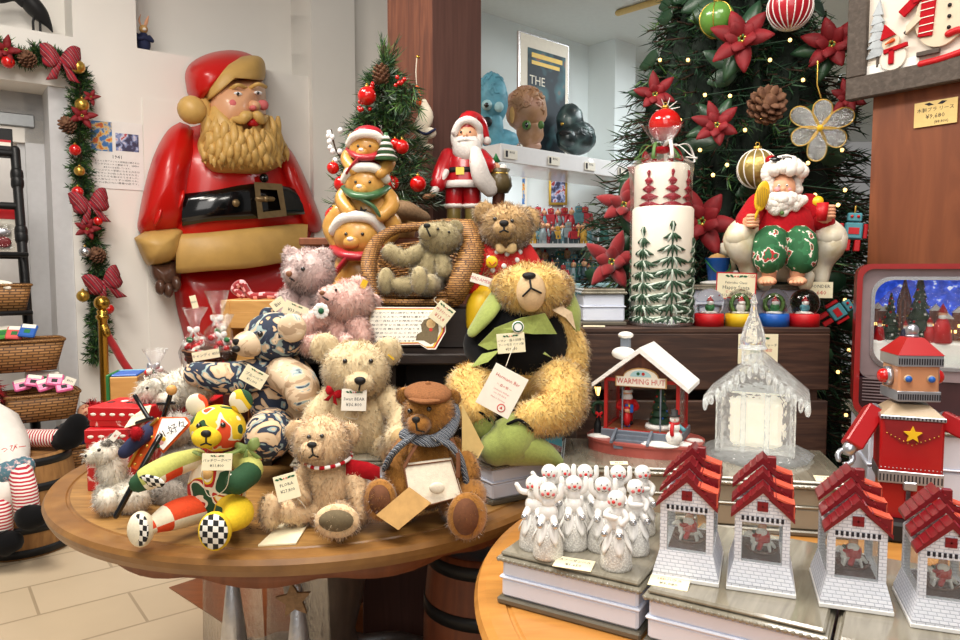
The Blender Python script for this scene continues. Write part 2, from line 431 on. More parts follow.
ramp_mat('barrel_red_lit', [(0, '#3a1a0e'), (.5, '#6b351c'), (1, '#8a4c2a')], 'noise', 6, .5, stretch=(7, 7, .8), distort=.6, detail=6, bump=.15)  # reddish light on the brown barrel, put into its wood colour
ramp_mat('floor_wood', [(0, '#5a2f18'), (.5, '#7f4a26'), (1, '#94592f')], 'noise', 4, .3, stretch=(1, 8, 1), distort=1, detail=6, rot=(0, 0, .85))
ramp_mat('pedestal_wood', [(0, '#3a3029'), (.5, '#574a42'), (1, '#776355')], 'noise', 6, .4, stretch=(6, 6, .8), detail=6)
ramp_mat('weathered', [(0, '#2d2620'), (.5, '#4c423a'), (1, '#6b6057')], 'noise', 6, .7, stretch=(1, 14, 14), distort=.6, detail=6, bump=.3)
brick_mat('floor_tile', '#dcc7a8', '#d5bf9e', '#b5a083', .62, .31, .02, .35, rot=rad(-38), bump=.15, var=2.2)
# needles and leaves
ramp_mat('needle', [(0, '#0c2012'), (.5, '#1d4023'), (1, '#3a6136')], 'noise', 40, .6)
ramp_mat('needle_light', [(0, '#2c4f22'), (.5, '#4a7030'), (1, '#6d8c45')], 'noise', 40, .55)
ramp_mat('needle_frost', [(0, '#3f5a48'), (.5, '#8b9c8c'), (1, '#d6dbd4')], 'noise', 60, .7)
ramp_mat('leaf_dark', [(0, '#12261a'), (.5, '#22412b'), (1, '#3c5a3a')], 'noise', 14, .4)
ramp_mat('leaf_red', [(0, '#4a050a'), (.5, '#7c0a15'), (1, '#a01522')], 'noise', 20, .7)
ramp_mat('cone_brown', [(0, '#3a2317'), (.5, '#6b4630'), (1, '#a07a58')], 'noise', 40, .8)
ramp_mat('tartan', [(0, '#7a1220'), (.28, '#b32a35'), (.3, '#e8dccb'), (.36, '#8a1422'), (.62, '#16324a'), (.72, '#8a1422'), (1, '#a82030')], 'wave', 9, .7, distort=0, detail=0, bands='DIAGONAL')
mat('bark', '#3a271b', .9, var=.3, bump=.6)
film_mat('cello', '#fefefe', .03); film_mat('glass', '#fbfdfc', .01); film_mat('glass_smoke', '#d8d4c8', .04)
mat('glow_warm', '#ffdf9a', .4, var=0, emit=3.5, ecol='#ffc770')
mat('glow_lamp', '#ffffff', .4, var=0, emit=14, ecol='#fff6e6')
def weave_mat(name, c1, c2, gap, w_, h_):
    brick_mat(name, c1, c2, gap, w_, h_, .22, .6, bump=1, var=None); nt = MATS[name].node_tree; N = nt.nodes; L = nt.links
    tc = next(n for n in N if n.type == 'TEX_COORD'); br = next(n for n in N if n.type == 'TEX_BRICK')
    sp_ = N.new('ShaderNodeSeparateXYZ'); ad = N.new('ShaderNodeMath'); cb = N.new('ShaderNodeCombineXYZ')
    L.new(tc.outputs['Object'], sp_.inputs[0]); L.new(sp_.outputs[0], ad.inputs[0]); L.new(sp_.outputs[1], ad.inputs[1]); L.new(ad.outputs[0], cb.inputs[0]); L.new(sp_.outputs[2], cb.inputs[1]); L.new(cb.outputs[0], br.inputs['Vector'])
weave_mat('wicker', '#c08c4c', '#99672f', '#5a3819', .016, .0065); weave_mat('basket_weave', '#b98650', '#9a6a36', '#5c3c1d', .05, .014); weave_mat('wicker_dark', '#7d4d29', '#5d351b', '#2d180c', .02, .008)
# room: axes U (along the left wall) and N (out of it)
U3 = V((.8, .6, 0)); N3 = V((.6, -.8, 0)); O3 = V((-2.507, 4.3, 0))
def WP(t, n, z): return O3 + U3*t + N3*n + V((0, 0, z))
WM = frame((0, 0, 0), U3, (0, 0, 1), N3)            # local x along wall, y up, z out of the wall
def WMat(t, n, z): m = WM.copy(); m.translation = WP(t, n, z); return m
def onwall(px, py, n=0.0):
    """(t, z) where the pixel's ray meets the wall plane offset by n."""
    r = ray(px, py); o = O3+N3*n
    k = (o.dot(N3))/(r.dot(N3)) if abs(r.dot(N3)) > 1e-9 else 0
    p = r*k; return (p-o).dot(U3), p.z+CAMH
def wbox(b, t0, t1, n0, n1, z0, z1, m, bev=0):
    b.box(t1-t0, z1-z0, n1-n0, m, WMat((t0+t1)/2, (n0+n1)/2, (z0+z1)/2), bev)
b = B(); b.add([(-8, -2, 0), (8, -2, 0), (8, 9, 0), (-8, 9, 0)], [(0, 1, 2, 3)], 'floor_tile', False); struct(b.build('floor'))
b = B(); b.M = frame((-1.272, 2.862, 0), (.74, -.67, 0), (.67, .74, 0), (0, 0, 1))
b.prism([(0, 0), (3.5, 0), (3.5, 3.2), (0, 3.2)], .004, 'floor_wood'); struct(b.build('floor'))
tL = onwall(72, 200)[0]; zL = onwall(40, 84)[1]         # door opening: right jamb and lintel
tN, zN = onwall(73, 37); tR, zR = onwall(137, 48); tC = onwall(309, 110)[0]
H = 4.6
b = B()
wbox(b, tL, tR, -.3, 0, 0, zN, 'wall_white'); wbox(b, tR, tC, -.3, 0, 0, zR, 'wall_white')
wbox(b, -3.2, tL, -.3, 0, zL, zN, 'wall_white')
wbox(b, tN, tR, -.3, 0, zN, H, 'wall_white')
wbox(b, -3.2, tC+.3, -.62, -.3, zL-.3, H, 'wall_white')
wbox(b, tL, tC+.3, -.62, -.3, 0, zL-.3, 'wall_white')
wbox(b, -3.2, tL, -.72, -.62, 0, zL, 'wall_white')
t2 = onwall(306, 40, -.2)[0]
wbox(b, t2, tC, -.3, 0, zR, H, 'wall_white')
struct(b.build('wall_left'))
b = B(); wbox(b, onwall(142, 100)[0], tC-.02, -.001, .006, .3, onwall(142, 98)[1], 'wall_white'); struct(b.build('trim_1'))
# door in the recess, its casing and the closer
d = B(); wbox(d, -3.0, tL-.13, -.40, -.36, 0, zL-.02, 'door_paint')
do = struct(d.build('door_1'))
f = B(); wbox(f, tL-.2, tL-.1, -.38, -.30, 0, zL, 'trim_paint'); wbox(f, tL-.1, tL, -.42, -.02, 0, zL, 'trim_paint'); wbox(f, -3, tL, -.4, -.30, zL-.16, zL, 'trim_paint'); wbox(f, tL-.24, tL-.2, -.37, -.335, 0, zL, 'trim_paint')
f.build('door_frame', do)
c0, c1 = onwall(-6, 112, -.33), onwall(34, 126, -.33)
c = B(); wbox(c, c0[0], c1[0], -.36, -.28, c1[1]-.02, c0[1], 'grey_metal', .006); wbox(c, c0[0], c1[0]+.02, -.36, -.30, c0[1]+.01, c0[1]+.04, 'trim_paint')
c.build('door_closer', do)
# corner pilaster and the bright return beside the walnut pillar
b = B(); wbox(b, tC, tC+.34, -.3, .06, 0, H, 'wall_white'); struct(b.build('trim_2'))
pc = WP(tC+.30, 0, 0)
b = B(); b.add([(pc.x-.1, pc.y+.1, 0), (.6, pc.y+.5, 0), (.6, pc.y+.5, H), (pc.x-.1, pc.y+.1, H)], [(0, 1, 2, 3)], 'wall_white', False); struct(b.build('wall_rear'))
# walnut pillars
def pillar(x, y, lu, lv, m1, m2):
    """Corner nearest the camera at x,y; lu along U, lv backwards along -N; the face along U takes its own wood tone."""
    q = [V((x, y, 0)), V((x, y, 0))+U3*lu, V((x, y, 0))+U3*lu-N3*lv, V((x, y, 0))-N3*lv]
    b = B(); k = [p for p in q]+[p+V((0, 0, H)) for p in q]
    b.add(k, [(0, 1, 5, 4)], m2, False); b.add(k, [(1, 2, 6, 5), (2, 3, 7, 6), (3, 0, 4, 7)], m1, False)
    return b
struct(pillar(-.19, 2.95, .243, .358, 'walnut', 'walnut_dark').build('pillar'))
pr = V((1.126, 2.1, 0))+N3*.55
struct(pillar(pr.x, pr.y, .3, .55, 'walnut_red', 'walnut_red').build('pillar'))
# bright room beyond the glass
D3 = V((.74, .67, 0)).normalized(); E3 = V((D3.y, -D3.x, 0))
def BP(t, n, z): return V((0, 5.0, 0))+D3*t+E3*n+V((0, 0, z))
CZ = P(481, 11, 5.0).z
b = B()
b.add([BP(-.4, 0, 0), BP(6, 0, 0), BP(6, 0, CZ), BP(-.4, 0, CZ)], [(0, 1, 2, 3)], 'wall_cool', False)
Mx = frame((0, 0, 0), D3, (0, 0, 1), E3)
m = Mx.copy(); m.translation = BP(1.146+.13, .13, CZ/2); b.box(.26, CZ, .26, 'wall_cool', m)
struct(b.build('wall_back'))
b = B(); b.add([(-.35, 3.6, CZ), (6, 3.6, CZ), (6, 10, CZ), (-.35, 10, CZ)], [(3, 2, 1, 0)], 'ceiling_white', False); struct(b.build('ceiling'))
# tables, risers, boxes, crates
TZ = .75
LTC = V((-.448, 2.018)); LTR = .686
RTC = V((.735, 1.2)); RTR = .745
def round_table(name, label, c, R_, top, rim, ped, z=TZ, th=.045, apron=False):
    t = thing(name, label, 'table', (c.x, c.y, 0))
    b = B(); e = .035
    b.lathe([(0, z-th), (R_-.03, z-th, rim), (R_-.012, z-th+.006, rim), (R_-.004, z-th+.02, rim), (R_, z-.012, rim), (R_-.006, z-.002, rim), (R_-.02, z, rim), (R_-.05, z, rim), (R_-.053, z-.003, rim), (R_-.057, z-.003, rim), (R_-.06, z, top), (0, z, top)], top, seg=160, smooth=False)
    b.build('table_top', t)
    if apron:
        b = B(); n = 96; ra = R_-.1
        for r0, r1 in ((ra, ra-.02),):
            g = [[(r*math.cos(2*PI*i/n), r*math.sin(2*PI*i/n), zz-(.006+.02*abs(math.sin(2*PI*i/n*7)) if k else 0)) for i in range(n+1)] for k, zz, r in ((0, z-th, r0), (1, z-th-.022, r0))]
            b.sheet(g, 'walnut_red', th=.02)
        b.build('apron', t)
    b = B(); b.lathe([(.0, .1), (.2, .1), (.19, .16), (.1, .2), (.085, .26), (.105, .34), (.12, .42), (.1, .5), (.08, .56), (.1, .62), (.22, z-th-.02), (.24, z-th), (0, z-th)], ped, seg=32); b.build('pedestal', t)
    for k in range(4):
        b = B(); a = PI/4+k*PI/2; d = V((math.cos(a), math.sin(a), 0))
        b.tube([d*.1+V((0, 0, .15)), d*.25+V((0, 0, .12)), d*.4+V((0, 0, .05)), d*.47+V((0, 0, .03))], [.05, .04, .032, .03], ped, sub=4); b.build('foot', t)
    return t
round_table('round_table', 'round oak pedestal table with scalloped apron carrying the teddy bears', LTC, LTR, 'table_oak', 'table_rim', 'pedestal_wood', apron=True)
round_table('round_table', 'honey coloured round table under the white display boxes with tiny brick houses', RTC, RTR, 'table_honey', 'table_honey', 'walnut_red')

# dark stepped riser on the oak table, and the brown cabinet behind it
t = thing('display_riser', 'black wooden stepped riser at the back of the oak table under the wicker chair', 'riser', (0, 0, TZ))
X0, X1 = -.62, .12
b = B(); b.box(X1-X0, .34, .03, 'riser_black', T((X0+X1)/2, 2.13, .305), .004); b.build('shelf', t)
b = B(); b.box(X1-X0-.02, .02, .29, 'riser_black', T((X0+X1)/2, 2.29, .145)); b.build('back_panel', t)
for x in (X0+.02, (X0+X1)/2, X1-.02):
    b = B(); b.box(.03, .28, .29, 'riser_black', T(x, 2.13, .145)); b.build('side_panel', t)
b = B(); b.box(X1-X0-.1, .26, .02, 'riser_black', T((X0+X1)/2, 2.15, .17)); b.build('shelf', t)
b = B(); b.box(.66, .2, .12, 'riser_black', T(-.26, 2.2, .38), .004); b.build('upper_step', t)
R1Z = TZ+.32; R2Z = TZ+.44
t = thing('display_cabinet', 'dark red-brown cabinet behind the oak table carrying the small Christmas tree', 'cabinet', (0, 0, 0))
CBZ = 1.42
b = B(); b.box(.66, .19, CBZ-.03, 'walnut', T(-.33, 2.82, (CBZ-.03)/2)); b.build('body', t)
b = B(); b.box(.70, .215, .03, 'walnut_red', T(-.33, 2.82, CBZ-.015), .005); b.build('top', t)
for i in (-1, 1):
    d = B(); d.box(.28, .02, 1.1, 'walnut', T(-.33+i*.16, 2.72, .7), .004); do_ = d.build('door', t)
    h = B(); h.tube([(-.33+i*.04, 2.70, .7), (-.33+i*.04, 2.70, .8)], .006, 'brass'); h.build('handle', do_)

# white display boxes with grooved grey lids
ramp_mat('lid_grey', [(0, '#565146'), (.4, '#7b7566'), (.6, '#8b8576'), (1, '#a39d8e')], 'noise', 5, .12, stretch=(12, 1.2, 1), distort=.8, detail=5, coat=.6)
mat('box_white', '#dde3f2', .3, coat=.3, var=.02)
mat('box_base', '#6d675a', .3, metal=.3, var=.1, coat=.3)
mat('box_clear', '#8f8b7d', .2, coat=.6, var=.12, scale=14)
def display_box(label, w, d, h, body='box_white', lid='lid_grey', group='display boxes'):
    t = thing('display_box', label, 'box', group=group)
    b = B(); b.box(w, d, .012, 'box_base', z0=True, bev=.003); b.build('base', t)
    b = B(); b.M = T(0, 0, .012)
    hh = h-.028
    b.box(w-.012, d-.012, hh*.52, body, bev=.004, z0=True); b.box(w-.006, d-.006, .005, body, T(0, 0, hh*.55), .002); b.box(w-.014, d-.014, hh*.45, body, T(0, 0, hh*.55), bev=.004, z0=True); b.build('body', t)
    b = B(); b.box(w+.002, d+.002, .008, lid, T(0, 0, h-.016), .003, z0=True); b.box(w-.01, d-.01, .008, lid, T(0, 0, h-.008), .003, z0=True)
    n = 26
    for i in range(n):
        for yy in (-d/2-.001,): b.ell((-w/2+(i+.5)*w/n, yy, h-.012), (w/n*.38, .002, .0035), lid, seg=6, rings=4)
    b.build('lid', t)
    return t
def place_box(t, corner, ang, w, d):
    """Front-left corner on the table at corner (x,y,z); front edge turned by ang degrees."""
    a = math.radians(ang); ex = V((math.cos(a), math.sin(a), 0)); ey = V((-math.sin(a), math.cos(a), 0))
    t.location = V(corner)+ex*w/2+ey*d/2; t.rotation_euler = (0, 0, a)
BW, BD, BH = .245, .33, .088
BA = -31
ex = V((math.cos(rad(BA)), math.sin(rad(BA)), 0)); ey = V((-ex.y, ex.x, 0))
c1 = V((.027, 1.155, TZ))
boxes = []
labs = ['white display box with ribbed grey lid carrying the porcelain snowman bells', 'white display box with grey lid under the two left brick houses', 'white display box with grey lid under the two brick houses nearest the robot']
for i in range(3):
    q = display_box(labs[i], BW, BD, BH); place_box(q, c1+ex*(BW+.006)*i+ey*(-.012*i), BA, BW, BD); boxes.append(q)
MZ = TZ+.116; BZ = TZ+BH
q = display_box('clear grey display box beneath the red warming hut', .30, .27, .116, 'box_clear'); q.location = (.345, 1.69, TZ); q.rotation_euler = (0, 0, rad(-8))
q = display_box('clear grey display box beneath the ice church', .29, .29, .116, 'box_clear'); q.location = (.655, 1.60, TZ); q.rotation_euler = (0, 0, rad(-12))
q = display_box('tall white display box behind the tin robot, under the television lantern', .34, .3, .2); q.location = (1.09, 1.70, TZ); q.rotation_euler = (0, 0, rad(-20))
GZ = .1
q = display_box('white display box with dark lid beneath the green hooded elf bear', .25, .22, GZ); q.location = (.075, 1.80, TZ); q.rotation_euler = (0, 0, rad(32))
q = display_box('white display box with grey lid under the beige mohair bear with the red bow', .30, .26, .095); q.location = (-.315, 1.83, TZ); q.rotation_euler = (0, 0, rad(5))
# dark stained crates stacked from the floor
def crate(label, w, d, h, planks):
    t = thing('wooden_crate', label, 'crate', group='dark stained crates')
    for z0, z1 in planks:
        b = B(); b.box(w, .018, z1-z0, 'dark_crate', T(0, -d/2+.009, (z0+z1)/2), .003); b.build('front_plank', t)
        b = B(); b.box(w, .018, z1-z0, 'dark_crate', T(0, d/2-.009, (z0+z1)/2), .003); b.build('back_plank', t)
        for s_ in (-1, 1):
            b = B(); b.box(.018, d-.04, z1-z0, 'dark_crate', T(s_*(w/2-.012), 0, (z0+z1)/2), .003); b.build('side_plank', t)
    for sx in (-1, 1):
        for sy in (-1, 1):
            b = B(); b.box(.035, .035, h-.01, 'dark_crate', T(sx*(w/2-.04), sy*(d/2-.038), h/2)); b.build('corner_post', t)
    b = B(); b.box(w, d, .016, 'dark_crate', T(0, 0, h-.008), .003); b.build('lid_board', t)
    return t
KZ = 1.141; kx = .6155
q = crate('dark stained crate carrying the candles and the beach Santa, topmost of its stack', .695, .33, .381, [(.002, .178), (.208, .365)]); q.location = (kx, 2.135, KZ-.381)
q = crate('dark stained crate second from the top, behind the ice church', .70, .33, .38, [(.01, .17), (.21, .364)]); q.location = (kx, 2.135, .38)
q = crate('dark stained crate on the floor at the bottom of the crate stack', .70, .33, .38, [(.01, .17), (.21, .364)]); q.location = (kx, 2.135, 0)
q = display_box('small white display box at the left end of the crate top', .13, .17, .105); q.location = (.352, 2.12, KZ); q.rotation_euler = (0, 0, 0)
q = display_box('long white display box beneath the beach Santa on the crate', .34, .16, .115); q.location = (.775, 2.19, KZ)
# wooden cubby behind the pink bears
t = thing('wooden_cubby', 'light wood open cubby box behind the lavender bear', 'box', (-.705, 2.43, TZ), -3)
w, d, h = .28, .16, .45
for s_ in (-1, 1):
    b = B(); b.box(.03, d, h, 'light_wood', T(s_*(w/2-.015), 0, h/2), .002); b.build('side_panel', t)
for nm, z in (('top_panel', h-.02), ('shelf', .26), ('bottom_panel', .015)):
    b = B(); b.box(w-.06, d, .03 if nm != 'top_panel' else .04, 'light_wood', T(0, 0, z), .002); b.build(nm, t)
b = B(); b.box(w-.06, .01, h-.04, 'walnut', T(0, d/2-.01, h/2)); b.build('back_panel', t)
b = B(); b.box(w-.06, .012, .055, 'light_wood', T(0, -d/2+.006, h-.065), .002); b.build('front_rail', t)

# barrels
def barrel(label, loc, r, h, wood, s=1):
    t = thing('wooden_barrel', label, 'barrel', loc)
    rf = lambda z: r*(1+.13*math.sin(PI*z/h))
    b = B(); n = 10
    prof = [(0, 0), (r, 0)]+[(rf(h*i/n), h*i/n) for i in range(1, n)]+[(r, h), (r-.015, h), (r-.015, h-.015), (0, h-.015)]
    b.lathe(prof, wood, seg=48, fn=lambda a, q, z: q-(.003 if abs((a*20/(2*PI)) % 1-.5) > .46 else 0)); b.build('body', t)
    for z in (.06, .3, .7, .94):
        b = B(); zz = h*z; q = rf(zz)+.0035
        b.lathe([(q-.006, zz-.018), (q, zz-.018), (rf(zz+.018)+.0035, zz+.018), (q-.006, zz+.018)], 'black_metal', seg=48, caps=False); b.build('hoop', t)
    return t
barrel('short oak barrel with black hoops under the rag dolls', (-2.15, 3.32, 0), .2, .46, 'barrel_wood')
barrel('reddish-lit brown barrel standing between the two round tables', (.02, 1.98, 0), .16, .54, 'barrel_red_lit')
# big moulded Santa on the wall
mat('santa_red', '#c4150f', .3, coat=.15, var=.04, scale=4)
mat('santa_red_deep', '#b3100f', .3, coat=.3, var=.05, scale=4)
mat('santa_gold', '#c39b57', .45, var=.08, scale=10, bump=.5, bscale=14)
mat('santa_beard', '#c9a15c', .42, var=.1, scale=16)
mat('santa_face', '#d6a079', .35, coat=.2, var=.06, scale=6)
mat('santa_mitt', '#523528', .35, var=.2, scale=8, coat=.3)
SN = .05
o_t, o_z = onwall(235, 215, SN)
st = thing('santa_figure', 'giant glossy moulded Santa in red suit with black belt hanging on the white wall', 'figure')
st.matrix_world = WMat(o_t, SN, o_z)
st.scale = (1, 1, 1)
def sp(px, py, n=0.0):
    """Pixel -> local (x along wall, y up, z out of wall) at distance n off the wall frame."""
    a, z = onwall(px, py, SN+n); return V((a-o_t, z-o_z, n))
def relief(b, outline, depth, m, n0=0.0, steps=6, power=.5, sag=None):
    """Puffed relief: closed pixel outline, rising from n0 to n0+depth towards the middle."""
    pts = catmull([V((x, y, 0)) for x, y in outline+outline[:1]], 4)[:-1]
    cx = sum(p.x for p in pts)/len(pts); cy = sum(p.y for p in pts)/len(pts)
    rings = []
    for k in range(steps+1):
        f = 1-k/steps
        h = depth*(1-f**2.2)**power
        rings.append([sp(cx+(p.x-cx)*f, cy+(p.y-cy)*f, n0+h) for p in pts] if k < steps else None)
    n = len(pts); vs = []
    for r in rings[:-1]: vs += r
    vs.append(sp(cx, cy, n0+depth)); base = [sp(p.x, p.y, -.03) for p in pts]
    k0 = len(vs); vs += base; fs = []
    for k in range(steps-1):
        for j in range(n): fs.append((k*n+j, k*n+(j+1) % n, (k+1)*n+(j+1) % n, (k+1)*n+j))
    for j in range(n): fs.append(((steps-1)*n+j, (steps-1)*n+(j+1) % n, steps*n)); fs.append((k0+j, k0+(j+1) % n, (j+1) % n, j))
    ar = sum(pts[i-1].x*pts[i].y-pts[i-1].y*pts[i].x for i in range(n))
    if ar > 0: fs = [f[::-1] for f in fs]
    b.add(vs, fs, m)
# lower body and torso
b = B(); relief(b, [(172, 262), (176, 305), (186, 345), (200, 420), (238, 424), (290, 420), (304, 380), (306, 300), (300, 255), (240, 248)], .16, 'santa_red_deep', -.02); b.build('trousers', st)
b = B(); relief(b, [(188, 128), (172, 150), (165, 190), (166, 236), (180, 252), (240, 258), (300, 244), (312, 225), (302, 185), (286, 152), (270, 130), (230, 118)], .26, 'santa_red', 0, power=.6); b.build('coat', st)
# sleeves
b = B(); relief(b, [(180, 122), (168, 130), (156, 150), (146, 180), (139, 214), (138, 230), (150, 238), (172, 236), (186, 226), (190, 200), (194, 170), (198, 148), (192, 128)], .22, 'santa_red', .05, power=.6)
for (x, y, r) in ((170, 178, .05), (176, 165, .04), (160, 195, .045), (180, 200, .04), (158, 215, .04)):
    c = sp(x, y, .2); b.ell(c, (r*.5, r*1.8, .05), 'santa_red', R('Z', -18), seg=12, rings=8)
b.build('sleeve', st)
b = B(); relief(b, [(278, 138), (292, 152), (304, 175), (316, 205), (322, 224), (318, 232), (306, 230), (296, 215), (286, 190), (276, 160)], .16, 'santa_red', .04, power=.6)
for (x, y, r) in ((300, 190, .04), (308, 208, .035), (294, 175, .04)): b.ell(sp(x, y, .14), (r*.5, r*1.6, .05), 'santa_red', R('Z', 18), seg=12, rings=8)
b.build('sleeve', st)
# belt, loops, buckle
b = B(); top = [(182, 194), (215, 190), (250, 184), (285, 186), (300, 192)]; bot = [(305, 214), (285, 216), (250, 219), (215, 221), (182, 226)]
g = []
def bulge(x): return .265-.16*((x-240)/75)**2
tp = catmull([V((x, y, 0)) for x, y in top], 4); bt = catmull([V((x, y, 0)) for x, y in bot[::-1]], 4)
for dn, f in ((-.04, 0), (.015, 0), (.03, .25), (.03, .75), (.015, 1), (-.04, 1)):
    g.append([sp(a.lerp(c_, f).x, a.lerp(c_, f).y, bulge(a.x)+dn) for a, c_ in zip(tp, bt)])
b.sheet(g[::-1], 'black_gloss')
be = b.build('belt', st, 'glossy black belt')
b = B()
oq = [(254, 182), (282, 184), (287, 216), (258, 219)]; iq = [(260, 189), (277, 190), (281, 210), (263, 212)]
def ringq(o, i, n0, n1):
    vs = [sp(x, y, n0) for x, y in o]+[sp(x, y, n1) for x, y in o]+[sp(x, y, n1) for x, y in i]+[sp(x, y, n0) for x, y in i]
    return vs, [(k+a, k+(a+1) % 4, k+4+(a+1) % 4, k+4+a) for k in (0, 4, 8) for a in range(4)]
vs, fs = ringq(oq, iq, .26, .33); b.add(vs, fs, 'bronze', False)
b.tube([sp(258, 199, .32), sp(270, 199, .335), sp(273, 199, .335)], [.02, .016, .014], 'bronze', sub=3); b.ell(sp(266, 199, .335), .022, 'bronze')
b.build('buckle', be)
b = B(); b.ell(sp(236, 203, .295), (.025, .025, .015), 'bronze'); b.build('belt_stud', be)
b = B(); b.ell(sp(264, 178, .27), (.03, .03, .02), 'black_gloss'); b.build('coat_button', st)
# fur trims
b = B(); tp = catmull([V((x, y, 0)) for x, y in [(176, 234), (210, 232), (250, 228), (290, 224), (308, 224)]], 4); bt = catmull([V((x, y, 0)) for x, y in [(176, 274), (210, 271), (250, 268), (285, 262), (306, 258)]], 4)
g = []
for dn, f in ((-.06, 0), (.03, .02), (.06, .15), (.07, .5), (.06, .85), (.03, .98), (-.06, 1)): g.append([sp(a.lerp(c_, f).x, a.lerp(c_, f).y, .27-.16*((a.x-240)/75)**2+dn) for a, c_ in zip(tp, bt)])
b.sheet(g[::-1], 'santa_gold'); b.build('coat_trim', st)
b = B(); relief(b, [(134, 238), (150, 230), (180, 228), (184, 236), (178, 258), (160, 266), (146, 264)], .2, 'santa_gold', .1, power=.5); b.build('cuff', st)
b = B(); relief(b, [(148, 262), (164, 262), (177, 260), (181, 274), (178, 288), (168, 293), (158, 288), (150, 276)], .15, 'santa_mitt', .08, power=.55)
for (x, y) in ((160, 287), (168, 290), (176, 284)): b.ell(sp(x, y, .2), (.03, .05, .045), 'santa_mitt', seg=10, rings=8)
b.build('mitten', st)
# head
b = B(); relief(b, [(208, 92), (222, 78), (245, 76), (262, 80), (266, 96), (266, 112), (262, 130), (240, 140), (215, 132), (206, 112)], .26, 'santa_face', .17, power=.6)
b.ell(sp(254, 106, .40), (.04, .035, .05), 'santa_face', seg=14, rings=10)
fe = b.build('face', st)
for x, y in ((233, 104), (263, 105)):
    b = B(); b.ell(sp(x, y, .40 if x < 250 else .36), (.036, .034, .03), 'ink_pink', seg=12, rings=8); b.build('cheek', fe, 'rosy painted cheek')
b = B(); b.ell(sp(253, 108, .425), (.022, .018, .03), 'ink_pink', seg=10, rings=8); b.build('nose', fe, 'rosy painted nose tip')
for x, y in ((238, 94), (258, 93)):
    b = B(); b.ell(sp(x, y, .405 if x < 250 else .38), (.027, .013, .022), 'white_gloss', seg=12, rings=8); b.ell(sp(x, y, .428 if x < 250 else .402), (.010, .011, .008), 'eye_black', seg=8, rings=6); b.build('eye', fe)
    b = B(); b.tube([sp(x-8, y-5, .37), sp(x, y-9, .42), sp(x+8, y-6, .37)], .012, 'santa_beard', sub=3, flat=.7); b.build('eyebrow', fe)
b = B(); relief(b, [(246, 118), (256, 116), (262, 121), (257, 127), (248, 126)], .06, 'red', .38); b.build('mouth', fe)
b = B()
relief(b, [(210, 100), (202, 118), (200, 140), (202, 160), (214, 172), (236, 174), (258, 174), (272, 170), (283, 162), (276, 148), (270, 130), (267, 115), (262, 118), (256, 130), (246, 128), (242, 118), (228, 115), (218, 104)], .2, 'santa_beard', .24, power=.55)
rb = random.Random(3)
for k in range(46):                                     # long wavy locks
    row = k % 2; x = 208+68*((k//2)/22); y0 = (118 if x < 236 or x > 266 else 131)+12*row; f = (x-242)/36; L_ = (172-8*f*f-y0)*(.8+.2*rb.random())
    pts = []
    for q in range(7):
        u = q/6; yy = y0+L_*u; xx = x+f*7*u*(1 if f < 0 else 1.6)+2.2*math.sin(u*7+k*1.9); ff = min(1, max(abs(xx-242)/41, abs(yy-143)/32)); pts.append(sp(xx, yy, .225+.2*(1-ff**2.2)**.55+.022*math.sin(u*7+k*1.9)))
    b.tube(pts, [.014, .024, .026, .025, .023, .018, .006], 'santa_beard', seg=8, sub=3)
for s_, x0, x1, x2 in ((-1, 252, 240, 226), (1, 253, 262, 268)): b.tube([sp(x0, 115, .43), sp((x0+x1)/2, 116, .44), sp(x1, 120, .42), sp(x2, 117 if s_ < 0 else 116, .37)], [.02, .034, .028, .008], 'santa_beard', sub=4)
b.build('beard', st)
b = B(); b.ell(sp(192, 110, .30), (.085, .085, .085), 'santa_beard', seg=18, rings=12); b.tube([sp(205, 100, .2), sp(205, 108, .28), sp(206, 120, .3), sp(207, 130, .28)], .035, 'santa_beard', sub=4); b.build('pompom', st)
b = B(); relief(b, [(187, 92), (185, 74), (192, 62), (210, 53), (232, 50), (250, 54), (262, 64), (264, 76), (235, 82), (210, 94), (200, 104), (192, 102)], .26, 'santa_red', .1, power=.6); h_ = b.build('hat', st)
b = B(); relief(b, [(206, 102), (206, 88), (218, 68), (240, 57), (258, 56), (265, 64), (264, 80), (252, 77), (238, 79), (224, 86), (214, 98)], .16, 'santa_gold', .24, power=.5); b.build('hat_brim', st)
# teddy bears
def fur_mats(name, cols, rough=.85):
    out = []
    for i, c in enumerate(cols): mat(f'{name}{i}', c, rough, var=.06, sheen=.35); out.append(f'{name}{i}')
    return out
FUR = {
 'beige': fur_mats('fur_beige', ['#d3b88b', '#e4cea4', '#f0e0bd']),
 'cream': fur_mats('fur_cream', ['#d6b084', '#e9c99e', '#f5ddb8']),
 'brown': fur_mats('fur_brown', ['#7b4f18', '#a06a25', '#be883c']),
 'honey': fur_mats('fur_honey', ['#c99a4d', '#dfb868', '#efd58f']),
 'tan': fur_mats('fur_tan', ['#ac8656', '#caa672', '#dfc194']),
 'lavender': fur_mats('fur_lavender', ['#cbb0ab', '#dfc6c1', '#efdbd6']),
 'pink': fur_mats('fur_pink', ['#e0aea2', '#f0c6ba', '#f8d8cf']),
 'olive': fur_mats('fur_olive', ['#948560', '#b1a27a', '#c9bb96']),
 'white': fur_mats('fur_white', ['#ddd3bd', '#efe8d8', '#faf6ec']),
 'grey': fur_mats('fur_grey', ['#8a8278', '#a8a096', '#c4bdb3']),
 'husky': fur_mats('fur_husky', ['#5d564e', '#8c857b', '#a9a297']),
}
mat('pad_brown', '#6a4128', .9, var=.15, scale=200); mat('pad_olive', '#6f6148', .9, var=.12, scale=200); mat('pad_tan', '#c7a877', .9, var=.1, scale=200); mat('muzzle_tan', '#d3b58b', .9, var=.08, scale=200, bump=.2)
